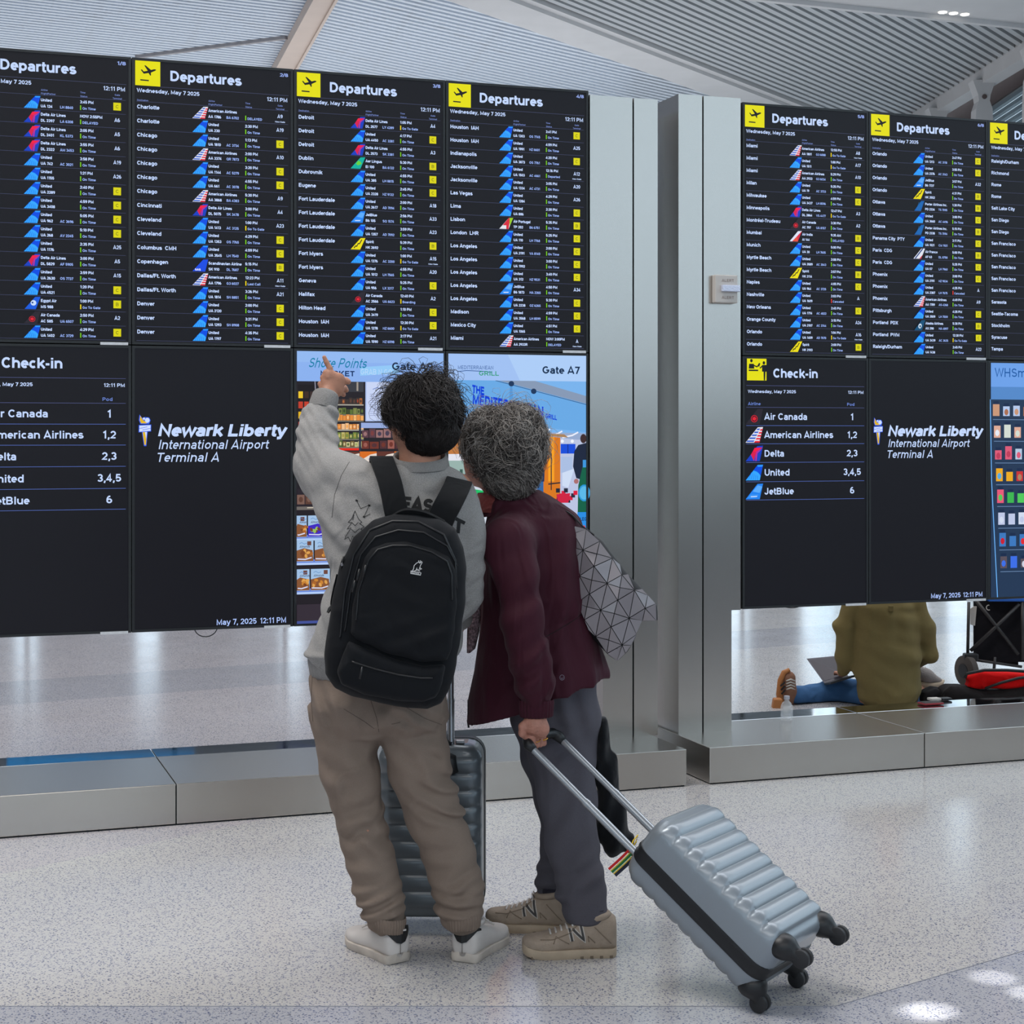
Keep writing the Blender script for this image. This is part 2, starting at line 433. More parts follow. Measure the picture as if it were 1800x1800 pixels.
def text_quads(txt, x, z, cap, width=None, wt=0.19, align='l', shear=0.0, cond=1.0):
    tot = 0; items = []
    for ch in txt:
        if ch == ' ': tot += .38; continue
        g = G.get(ch, G['o']); items.append((tot, g[1])); tot += g[0]
    sx = cap*cond if width is None else width/max(tot-.12, .1)
    x0 = x-(0 if align == 'l' else (tot-.06)*sx if align == 'r' else (tot-.06)*sx/2)
    out = []
    for ox, st in items:
        for P in st:
            for q in thick(P, wt): out.append([(x0+(p[0]+ox-.06)*sx+shear*p[1]*cap, z+p[1]*cap) for p in q])
    return out

class Draw:
    "flat picture on a screen: s,z coordinates on the bank plane, every shape a little in front of the last"
    def __init__(s, s0): s.mb = MB(); s.s0 = s0; s.k = 0
    def poly(s, P, c, lay=None):
        if lay is None: s.k += 1
        d = 0.0012+(s.k)*0.00002 if lay is None else lay
        s.mb.add([B(s.s0+p[0], d, p[1]) for p in P], [tuple(range(len(P)))], 0, lin(c))
    def rect(s, x0, z0, x1, z1, c): s.poly([(x0, z0), (x1, z0), (x1, z1), (x0, z1)], c)
    def ell(s, x, z, rx, rz, c, n=14, rot=0):
        cr, sr = math.cos(rot), math.sin(rot)
        s.poly([(x+rx*math.cos(t)*cr-rz*math.sin(t)*sr, z+rx*math.cos(t)*sr+rz*math.sin(t)*cr) for t in [2*math.pi*i/n for i in range(n)]], c)
    def text(s, *a, c=(196, 216, 255), **k):
        s.k += 1
        for q in text_quads(*a, **k): s.mb.add([B(s.s0+p[0], 0.0012+s.k*0.00002, p[1]) for p in q], [(0, 1, 2, 3)], 0, lin(c))
    def line(s, P, w, c):
        s.k += 1
        for q in thick(P, w): s.mb.add([B(s.s0+p[0], 0.0012+s.k*0.00002, p[1]) for p in q], [(0, 1, 2, 3)], 0, lin(c))
# ------------------------------------------------------------------ materials
m, t, b = nt('screen_print'); M_PRINT = m
at_ = t.nodes.new('ShaderNodeAttribute'); at_.attribute_name = 'Col'
t.links.new(at_.outputs['Color'], b.inputs['Emission Color']); b.inputs['Emission Strength'].default_value = 1.0
b.inputs['Base Color'].default_value = (0, 0, 0, 1); b.inputs['Roughness'].default_value = 0.35; b.inputs['Specular IOR Level'].default_value = 0.2
m, t, b = nt('lcd_glass'); M_LCD = m
b.inputs['Base Color'].default_value = lin((13, 13, 17))+(1,); b.inputs['Roughness'].default_value = 0.42; b.inputs['Specular IOR Level'].default_value = 0.22
b.inputs['Emission Color'].default_value = lin((30, 30, 40))+(1,); b.inputs['Emission Strength'].default_value = 0.3
M_HOUS = mat('black_housing', (22, 27, 31), 0.5)
M_STICK = mat('sticker_paper', (205, 208, 212), 0.6, var=0.08, vscale=90)

def steel(name, rgb, r0, r1, stretch, bump=0.03):
    m, t, b = nt(name)
    b.inputs['Metallic'].default_value = 1.0
    tc = t.nodes.new('ShaderNodeTexCoord'); mp = t.nodes.new('ShaderNodeMapping'); mp.inputs['Scale'].default_value = stretch
    t.links.new(tc.outputs['Object'], mp.inputs[0])
    n = t.nodes.new('ShaderNodeTexNoise'); n.inputs['Scale'].default_value = 1; n.inputs['Detail'].default_value = 0
    t.links.new(mp.outputs[0], n.inputs['Vector'])
    r = t.nodes.new('ShaderNodeMapRange'); r.inputs[3].default_value = r0; r.inputs[4].default_value = r1
    t.links.new(n.outputs[0], r.inputs[0]); t.links.new(r.outputs[0], b.inputs['Roughness'])
    c = lin(rgb); cr = t.nodes.new('ShaderNodeValToRGB')
    cr.color_ramp.elements[0].color = tuple(v*.96 for v in c)+(1,); cr.color_ramp.elements[1].color = tuple(v*1.04 for v in c)+(1,)
    b.inputs['Base Color'].default_value = c+(1,)
    if bump <= 0: return m
    bn = t.nodes.new('ShaderNodeBump'); bn.inputs['Strength'].default_value = bump; bn.inputs['Distance'].default_value = 0.002
    t.links.new(n.outputs[0], bn.inputs['Height']); t.links.new(bn.outputs[0], b.inputs['Normal'])
    return m
M_STEEL = steel('brushed_steel', (184, 180, 175), 0.25, 0.27, (.8, .8, 1.5), 0.0)
M_STEELP = steel('brushed_steel_flat', (184, 180, 174), 0.26, 0.28, (.8, .8, 1.5), 0.0)
M_POL = steel('polished_steel', (190, 194, 198), 0.04, 0.08, (20, 20, 20), 0.0)
M_GAP = mat('dark_joint', (18, 28, 32), 0.8)

# floor
m, t, b = nt('terrazzo'); M_FLOOR = m
tc = t.nodes.new('ShaderNodeTexCoord'); P = tc.outputs['Object']
def N(kind, **kw):
    n = t.nodes.new(kind)
    for k, v in kw.items():
        try: n.inputs[k].default_value = v
        except Exception: setattr(n, k, v)
    return n
def math2(op, a, bb):
    n = t.nodes.new('ShaderNodeMath'); n.operation = op
    for i, v in enumerate((a, bb)):
        if v is None: continue
        if isinstance(v, (int, float)): n.inputs[i].default_value = v
        else: t.links.new(v, n.inputs[i])
    return n.outputs[0]
def mixc(f, a, bb):
    n = t.nodes.new('ShaderNodeMix'); n.data_type = 'RGBA'
    t.links.new(f, n.inputs[0])
    for i, v in ((6, a), (7, bb)):
        if isinstance(v, tuple): n.inputs[i].default_value = v+(1,)
        else: t.links.new(v, n.inputs[i])
    return n.outputs[2]
def chips(scale, thr, seed, keep):
    mp = t.nodes.new('ShaderNodeMapping'); mp.inputs['Location'].default_value = (seed, seed*2.3, 0); mp.inputs['Rotation'].default_value = (0, 0, seed)
    t.links.new(P, mp.inputs[0])
    nz = N('ShaderNodeTexNoise'); nz.inputs['Scale'].default_value = scale*.6; t.links.new(mp.outputs[0], nz.inputs['Vector'])
    ad = t.nodes.new('ShaderNodeMix'); ad.data_type = 'VECTOR'; ad.inputs[0].default_value = 0.012
    t.links.new(mp.outputs[0], ad.inputs[4]); t.links.new(nz.outputs['Color'], ad.inputs[5])
    v = N('ShaderNodeTexVoronoi'); v.inputs['Scale'].default_value = scale; t.links.new(ad.outputs[1], v.inputs['Vector'])
    near = math2('LESS_THAN', v.outputs['Distance'], thr)
    sp = t.nodes.new('ShaderNodeSeparateColor'); t.links.new(v.outputs['Color'], sp.inputs[0])
    kp = math2('LESS_THAN', sp.outputs[0], keep)
    return math2('MULTIPLY', near, kp), sp.outputs[1]
sx = t.nodes.new('ShaderNodeSeparateXYZ'); t.links.new(P, sx.inputs[0])
X_, Y_ = sx.outputs[0], sx.outputs[1]
border = math2('MAXIMUM', 4.70, math2('ADD', 4.734, math2('MULTIPLY', math2('ADD', X_, -0.95), 0.74)))
zone1 = math2('LESS_THAN', Y_, border)
zone2 = math2('GREATER_THAN', Y_, math2('ADD', 6.114+1.865*1.05, math2('MULTIPLY', X_, 1.05)))
zone2 = math2('MULTIPLY', zone2, math2('LESS_THAN', X_, 0.0))
z3a = math2('GREATER_THAN', Y_, math2('ADD', 11.6, math2('MULTIPLY', X_, 0.55)))
z3b = math2('LESS_THAN', Y_, math2('ADD', 12.7, math2('MULTIPLY', X_, 0.55)))
zone3 = math2('MULTIPLY', z3a, z3b)
base = mixc(zone1, lin((196, 192, 187)), lin((174, 174, 179)))
base = mixc(math2('MULTIPLY', zone2, 0.5), base, lin((184, 174, 180)))
base = mixc(math2('MULTIPLY', zone3, 0.6), base, lin((158, 158, 164)))
big = N('ShaderNodeTexNoise'); big.inputs['Scale'].default_value = 1.3; t.links.new(P, big.inputs['Vector'])
base = mixc(math2('MULTIPLY', big.outputs[0], 0.35), base, lin((184, 186, 192)))
c1, r1 = chips(120, 0.36, 0.7, 0.52); c2, r2 = chips(190, 0.40, 2.1, 0.60); c3, r3 = chips(85, 0.24, 4.4, 0.36)
base = mixc(math2('MULTIPLY', c2, 0.55), base, lin((120, 128, 150)))
base = mixc(math2('MULTIPLY', c1, 0.8), base, lin((72, 84, 122)))
base = mixc(math2('MULTIPLY', c3, 0.8), base, lin((62, 64, 84)))
t.links.new(base, b.inputs['Base Color'])
b.inputs['Roughness'].default_value = 0.13; b.inputs['Specular IOR Level'].default_value = 0.5
rn = N('ShaderNodeTexNoise'); rn.inputs['Scale'].default_value = 3.0; t.links.new(P, rn.inputs['Vector'])
mr = t.nodes.new('ShaderNodeMapRange'); mr.inputs[3].default_value = 0.09; mr.inputs[4].default_value = 0.2
t.links.new(rn.outputs[0], mr.inputs[0]); t.links.new(mr.outputs[0], b.inputs['Roughness'])

# ------------------------------------------------------------------ setting
mb = MB(); mb.box((0, 20, -0.1), (90, 84, 0.2))
tag(mb.build('floor', M_FLOOR), kind='structure')
M_STRIP = mat('divider_strip', (150, 152, 160), 0.3, 0.1)
mb = MB()
mb.box((-1.5, 4.70, 0.0005), (4.8, 0.0025, 0.002))
p0, p1 = np.array([0.904, 4.70, 0.0005]), np.array([3.2, 6.40, 0.0005])
dd = (p1-p0)/np.linalg.norm(p1-p0); R_ = np.array([[dd[0], -dd[1], 0], [dd[1], dd[0], 0], [0, 0, 1]])
mb.box((p0+p1)/2, (np.linalg.norm(p1-p0), 0.0025, 0.002), R_)
tag(mb.build('trim_1', M_STRIP), kind='structure')

# plinths
def plinth(name, label, s0, s1, cuts):
    T = thing(name, label, 'plinth', B(s0, 0, 0), group=None)
    cs = [s0]+cuts+[s1]
    for a, c in zip(cs[:-1], cs[1:]):
        g = 0.002
        MB().bbox(a+g, c-g, -0.24, 0.375, 0.006, 0.170).build('steel_panel', M_STEELP, T, bevel=0.003)
        MB().bbox(a+g, c-g, -0.44, -0.243, 0.006, 0.170).build('polished_ledge', M_POL, T, bevel=0.002)
    MB().bbox(s0+.01, s1-.01, -0.43, 0.367, 0.0, 0.162).build('base', M_GAP, T)
    return T
plinth('plinth', 'long low brushed steel plinth under the left bank of screens', -3.6, 2.44, [-1.8, 0.136])
plinth('plinth', 'low brushed steel plinth under the right bank, in front of the seated person', 2.552, 8.2, [3.696, 5.9])

# steel pillars
def pillar(label, s0, smid, s1, foot0, foot1, z1):
    T = thing('pillar', label, 'pillar', B(s0, 0, 0.17))
    zz = 0.752
    mbx = MB(); mbx.bbox(s0, smid-.004, -0.42, 0.004, zz if foot0 != s0 else 0.17, z1)
    if foot0 != s0: mbx.bbox(foot0, smid-.004, -0.42, 0.004, 0.17, zz)
    mbx.build('cladding_panel', M_STEEL, T)
    mbx = MB(); mbx.bbox(smid+.004, s1, -0.42, 0.004, zz if foot1 != s1 else 0.17, z1)
    if foot1 != s1: mbx.bbox(smid+.004, foot1, -0.42, 0.004, 0.17, zz)
    mbx.build('cladding_panel', M_STEEL, T)
    MB().bbox(max(s0, foot0)+.01, min(s1, foot1)-.01, -0.41, -0.006, 0.17, z1-.02).build('core', M_GAP, T)
    return T
pA = pillar('brushed steel pillar at the right end of the left bank of screens', 2.114, 2.335, 2.462, 2.18, 2.462, 3.200)
pB = pillar('brushed steel pillar with the alert device, left of the right bank', 2.571, 2.700, 2.902, 2.571, 2.853, 3.235)
MB().bbox(2.69, 2.86, -0.30, -0.10, 3.235, 3.25).build('top_plate', M_HOUS, pB)
pL = pillar('brushed steel pillar at the far left end of the left bank', -1.75, -1.55, -1.412, -1.75, -1.46, 3.22)
# carrying rails behind the screens
for (a, c, lab) in ((-1.40, 2.12, 'black steel rail carrying the left bank of screens'), (2.86, 6.6, 'black steel rail carrying the right bank of screens')):
    T = thing('mounting_rail', lab, 'rail', B(a, -0.15, 0.9))
    for z in (1.2, 1.95, 2.8): MB().bbox(a, c, -0.16, -0.115, z, z+.06).build('rail_bar', M_HOUS, T)
# alert strobe on pillar B
M_CREAM = mat('cream_plastic', (196, 190, 184), 0.45)
M_CLEAR = mat('clear_lens', (205, 212, 235), 0.12, spec=0.8, coat=1.0, bump=0.6, bscale=120)
T = thing('alert_strobe', 'cream alert strobe box with clear lens on the steel pillar', 'alarm', B(2.805, 0.02, 2.30))
MB().bbox(2.747, 2.868, 0.004, 0.042, 2.237, 2.372).build('housing', M_CREAM, T, bevel=0.005)
q = MB(); q.bbox(2.776, 2.872, 0.042, 0.066, 2.290, 2.322); q.build('lens', M_CLEAR, T, bevel=0.004)
M_BINK = mat('brown_ink', (120, 92, 84), 0.6)
for zt in (2.338, 2.256):
    q = MB()
    for Q4 in text_quads('ALERT', 2.782, zt, 0.014, 0.064, 0.13): q.add([B(p[0], 0.0425, p[1]) for p in Q4], [(0, 1, 2, 3)])
    q.build('lettering', M_BINK, T)

# ------------------------------------------------------------------ screens
def screen(name, label, cat, s0, z1, drawfn, graph='screen_graphics', W_=0.703):
    s0 += 0.0015; z0 = z1-1.229; T = thing(name, label, cat, B(s0, 0, z0))
    q = MB(); q.bbox(s0, s0+W_-.004, -0.10, -0.004, z0, z1)
    bz = 0.011
    for a in ((s0, s0+bz, z0, z1), (s0+W_-.004-bz, s0+W_-.004, z0, z1), (s0+bz, s0+W_-.004-bz, z1-bz, z1), (s0+bz, s0+W_-.004-bz, z0, z0+bz)):
        q.bbox(a[0], a[1], -0.004, 0.004, a[2], a[3])
    q.build('housing', M_HOUS, T)
    D_ = MB().bbox(s0+bz, s0+W_-.004-bz, -0.0035, 0.001, z0+bz, z1-bz).build('display', M_LCD, T)
    q = MB(); q.bbox(s0+.570, s0+.686, 0.004, 0.0055, z0-.004, z0+.0075); q.build('asset_sticker', M_STICK, T)
    for nm_, fn_ in (drawfn if isinstance(drawfn, list) else [(graph, drawfn)]):
        d = Draw(s0-.0015); fn_(d, z1)
        if d.mb.v: d.mb.build(nm_, M_PRINT, D_)
    return T

TXT = (196, 216, 255); DIM = (120, 140, 205); LINE = (72, 78, 110); YEL = (228, 222, 0); INK = (22, 24, 30)
AL = dict(U='United', D='Delta Air Lines', A='American Airlines', J='JetBlue', S='Spirit', C='Air Canada', E='Egypt Air', K='Scandinavian Airline',
          L='Aer Lingus', P='Air Portugal', I='Air India', O='Porter Airlines Inc.', F='Air France', Z='Alaska Airlines')
STT = dict(O=('On Time', (118, 200, 20)), G=('Go To Gate', (240, 215, 0)), D=('DELAYED', (118, 200, 20)), X=('Departed', (118, 200, 20)),
           B=('Boarding', (240, 215, 0)), L=('Last Call', (240, 215, 0)), C=('Canceled', (225, 60, 50)))
def tail(d, x, z, w, h, code):
    U = lambda P: [(x+a*w, z+c*h) for a, c in P]
    full = [(0, 0), (.68, .98), (1, 1), (.81, 0)]
    if code == 'U':
        d.poly(U(full), (0, 120, 235)); d.poly(U([(.46, .66), (.68, .98), (.98, .9), (.86, .3), (.70, .55)]), (0, 76, 225)); d.poly(U([(.66, .97), (.72, .99), (1, 1), (.97, .88), (.70, .86)]), (40, 150, 255))
        d.poly(U([(.02, 0), (.45, .62), (.62, .56), (.78, .42), (.86, .28), (.81, 0)]), (50, 165, 255))
        for i in range(5): d.line(U([(.16+.13*i, .0), (.32+.09*i, .50-.05*i)]), .0014, (0, 84, 225))
    elif code == 'A':
        d.poly(U([(0, 0), (.70, .98), (1, 1), (.78, 0)]), (226, 228, 240))
        for i in range(5):
            z0, z1_ = .04+.19*i, .14+.19*i
            d.poly(U([(z0*.75+.02, z0), (.44+z0*.42, z0), (.46+z1_*.42, z1_), (z1_*.75, z1_)]), (40, 92, 205))
            d.poly(U([(.47+z0*.42, z0-.04), (.79+z0*.2, z0-.04), (.81+z1_*.2, z1_-.03), (.49+z1_*.42, z1_-.03)]), (226, 40, 60))
    elif code == 'D':
        d.poly(U(full), (20, 62, 190)); d.poly(U([(.30, .42), (.52, .86), (.98, .88), (.62, .60), (.48, 0.02)]), (214, 24, 76)); d.poly(U([(.52, .86), (.98, .88), (.62, .60), (.42, .64)]), (240, 24, 70)); d.poly(U([(.93, .78), (.68, .52), (.62, .02), (.56, 0.02), (.60, .56)]), (190, 40, 150))
    elif code == 'S':
        d.poly(U([(0, 0), (.68, .98), (1, 1), (.64, 0)]), (236, 220, 0)); d.line(U([(.22, .12), (.34, .30), (.40, .26), (.52, .52), (.60, .50), (.76, .86)]), .0042, (30, 30, 20))
    elif code == 'C':
        d.poly(U(full), (40, 36, 46)); d.ell(x+.50*w, z+.36*h, .19*w, .23*h, (216, 24, 46)); d.ell(x+.50*w, z+.36*h, .16*w, .19*h, (70, 16, 30)); d.ell(x+.50*w, z+.36*h, .12*w, .13*h, (226, 30, 50), n=5)
    elif code == 'K':
        d.poly(U(full), (20, 74, 226)); d.text('SAS', x+.16*w, z+.07*h, .16*h, .36*w, .25, c=(235, 240, 255))
    elif code == 'L':
        d.poly(U([(0, 0), (.68, .98), (1, 1), (.66, 0)]), (0, 176, 160)); d.poly(U([(.36, .42), (.52, .70), (.66, .62), (.76, .44), (.5, .28)]), (100, 210, 60))
    elif code == 'P':
        d.poly(U([(0, 0), (.68, .98), (1, 1), (.66, 0)]), (226, 228, 236)); d.poly(U([(.24, .32), (.68, .98), (.80, .98), (.66, 0), (.5, 0), (.5, .32)]), (216, 40, 60)); d.poly(U([(.74, .98), (1, 1), (.74, .24)]), (150, 205, 20))
    elif code == 'J':
        d.poly(U(full), (30, 130, 240)); d.poly(U([(.4, .5), (.7, .9), (.96, .8), (.8, .4)]), (90, 170, 250)); d.poly(U([(.1, .08), (.3, .3), (.75, .3), (.6, .1)]), (60, 150, 245)); d.line(U([(.30, .16), (.66, .18)]), .0035, (220, 232, 255))
    elif code == 'I':
        d.poly(U([(0, 0), (.68, .98), (1, 1), (.66, 0)]), (222, 226, 245)); d.poly(U([(.2, 0), (1, 1), (.66, 0)]), (214, 40, 70)); d.poly(U([(.2, 0), (.62, .5), (.66, 0)]), (230, 80, 60))
    elif code == 'O':
        d.poly(U([(.08, 0), (.68, .98), (.96, 1), (.66, 0)]), (16, 92, 170))
        for i in range(4): d.line(U([(.25+.11*i, .05), (.5+.1*i, .85)]), .0012, (40, 130, 200))
    elif code == 'F':
        d.poly(U([(0, 0), (.68, .98), (1, 1), (.66, 0)]), (222, 226, 238)); d.line(U([(.16, .02), (.80, .98)]), .006, (20, 60, 130)); d.poly(U([(.50, 0), (.8, .4), (.66, 0)]), (210, 50, 70))
    elif code == 'Z':
        d.poly(U([(.05, 0), (.68, .98), (1, 1), (.72, 0)]), (16, 80, 120)); d.ell(x+.55*w, z+.42*h, .14*w, .24*h, (210, 226, 240), rot=-.3); d.ell(x+.56*w, z+.40*h, .07*w, .12*h, (16, 80, 120))
    elif code == 'E':
        d.poly(U([(.05, 0), (.68, .98), (1, 1), (.72, 0)]), (20, 90, 220)); d.ell(x+.58*w, z+.50*h, .17*w, .22*h, (200, 220, 250), rot=.4); d.ell(x+.52*w, z+.52*h, .06*w, .07*h, (20, 60, 140))
def header(d, z1, title, icon, xi, xt, wtt, zt, capt):
    d.rect(xi, z1-.117, xi+.106, z1-.009, YEL)
    x, z = xi, z1-.117
    if icon == 'plane':
        L = lambda P: [(x+a*.106, z+c*.108) for a, c in P]
        d.poly(L([(.22, .62), (.26, .64), (.34, .56), (.50, .60), (.76, .68), (.83, .67), (.82, .63), (.62, .53), (.34, .47)]), INK)
        d.poly(L([(.36, .80), (.41, .81), (.64, .63), (.52, .57)]), INK); d.poly(L([(.50, .56), (.62, .60), (.63, .42), (.60, .41)]), INK)
        d.line(L([(.20, .22), (.54, .21)]), .0055, INK)
    else:
        L = lambda P: [(x+a*.117, z-.009+c*.118) for a, c in P]
        d.ell(x+.024, z+.096, .007, .0085, INK); d.poly(L([(.10, .76), (.32, .76), (.34, .56), (.08, .56)]), INK); d.line(L([(.30, .70), (.46, .64), (.56, .72)]), .006, INK)
        d.poly(L([(.08, .52), (.52, .52), (.52, .46), (.08, .46)]), INK); d.poly(L([(.50, .72), (.56, .80), (.62, .78), (.56, .62)]), INK)
        d.ell(x+.092, z+.086, .007, .0085, INK); d.poly(L([(.70, .72), (.92, .72), (.92, .44), (.86, .44), (.84, .08), (.78, .08), (.77, .44), (.70, .44)]), INK); d.line(L([(.72, .68), (.60, .58)]), .006, INK)
    d.text(title, xt, z1-zt, capt, wtt, .215)
def departures(page, rows):
    R = [r.split('|') for r in rows.strip().split('\n')]
    def fn(d, z1):
        header(d, z1, 'Departures', 'plane', .015, .164, .307, .089, .0435)
        d.text('%d/8' % page, .679, z1-.0365, .0150, .036, .2, align='r', c=(150, 172, 235))
        d.text('Wednesday, May 7 2025', .0225, z1-.146, .0165, .266, .2); d.text('12:11 PM', .676, z1-.148, .0172, .091, .2, align='r')
        d.line([(.121, z1-.1185), (.680, z1-.1185)], .0016, LINE)
        d.text('Destination', .023, z1-.184, .0075, .047, .16, c=DIM); d.text('Airline', .328, z1-.168, .0075, .027, .16, c=DIM); d.text('Flight/Partner', .328, z1-.183, .0075, .06, .16, c=DIM)
        d.text('Time', .489, z1-.168, .0075, .021, .16, c=DIM); d.text('Status', .489, z1-.184, .0075, .029, .16, c=DIM); d.text('Gate', .643, z1-.169, .0075, .022, .16, align='c', c=DIM); d.text('Terminal', .643, z1-.184, .0075, .038, .16, align='c', c=DIM)
        zt = z1-.186; ph = .06035
        for i in range(len(R)+1): d.line([(.02, zt-ph*i), (.678, zt-ph*i)], .0014, LINE)
        for i, r in enumerate(R):
            z = zt-ph*i; r = r+['']*(7-len(r))
            if r[0]: d.text(r[0], .023, z-.0305, .0165, None, .225, cond=.95)
            if not r[1]: continue
            tail(d, .258, z-.0575, .068, .0525, r[1]); d.text(AL[r[1]], .3275, z-.0265, .0120, None, .25, cond=.88)
            d.text(r[2], .3275, z-.0520, .0115, None, .25, cond=.92)
            if r[3]: d.text(r[3], .406, z-.0515, .0110, None, .23, cond=.92, c=(150, 176, 240))
            if r[4]: d.text(r[4], .488, z-.0245, .0118, None, .25, cond=.92)
            st = STT[r[5]]; d.rect(.488, z-.053, .4925, z-.0330, st[1]); d.text(st[0], .498, z-.0510, .0105, None, .23, cond=.95, c=(150, 176, 240))
            g = r[6]
            if g in ('C', 'B'):
                d.rect(.626, z-.0455, .658, z-.0125, (216, 210, 0)); d.text(g, .6425, z-.0365, .0150, .0125, .12, align='c', c=(60, 58, 10))
            else:
                new = g.endswith('n'); g = g.rstrip('n')
                d.text(g, .6425, z-.0345, .0158, None, .2, align='c', cond=.86)
                if new: d.text('New Gate', .6425, z-.0540, .0065, .044, .22, align='c')
    return fn
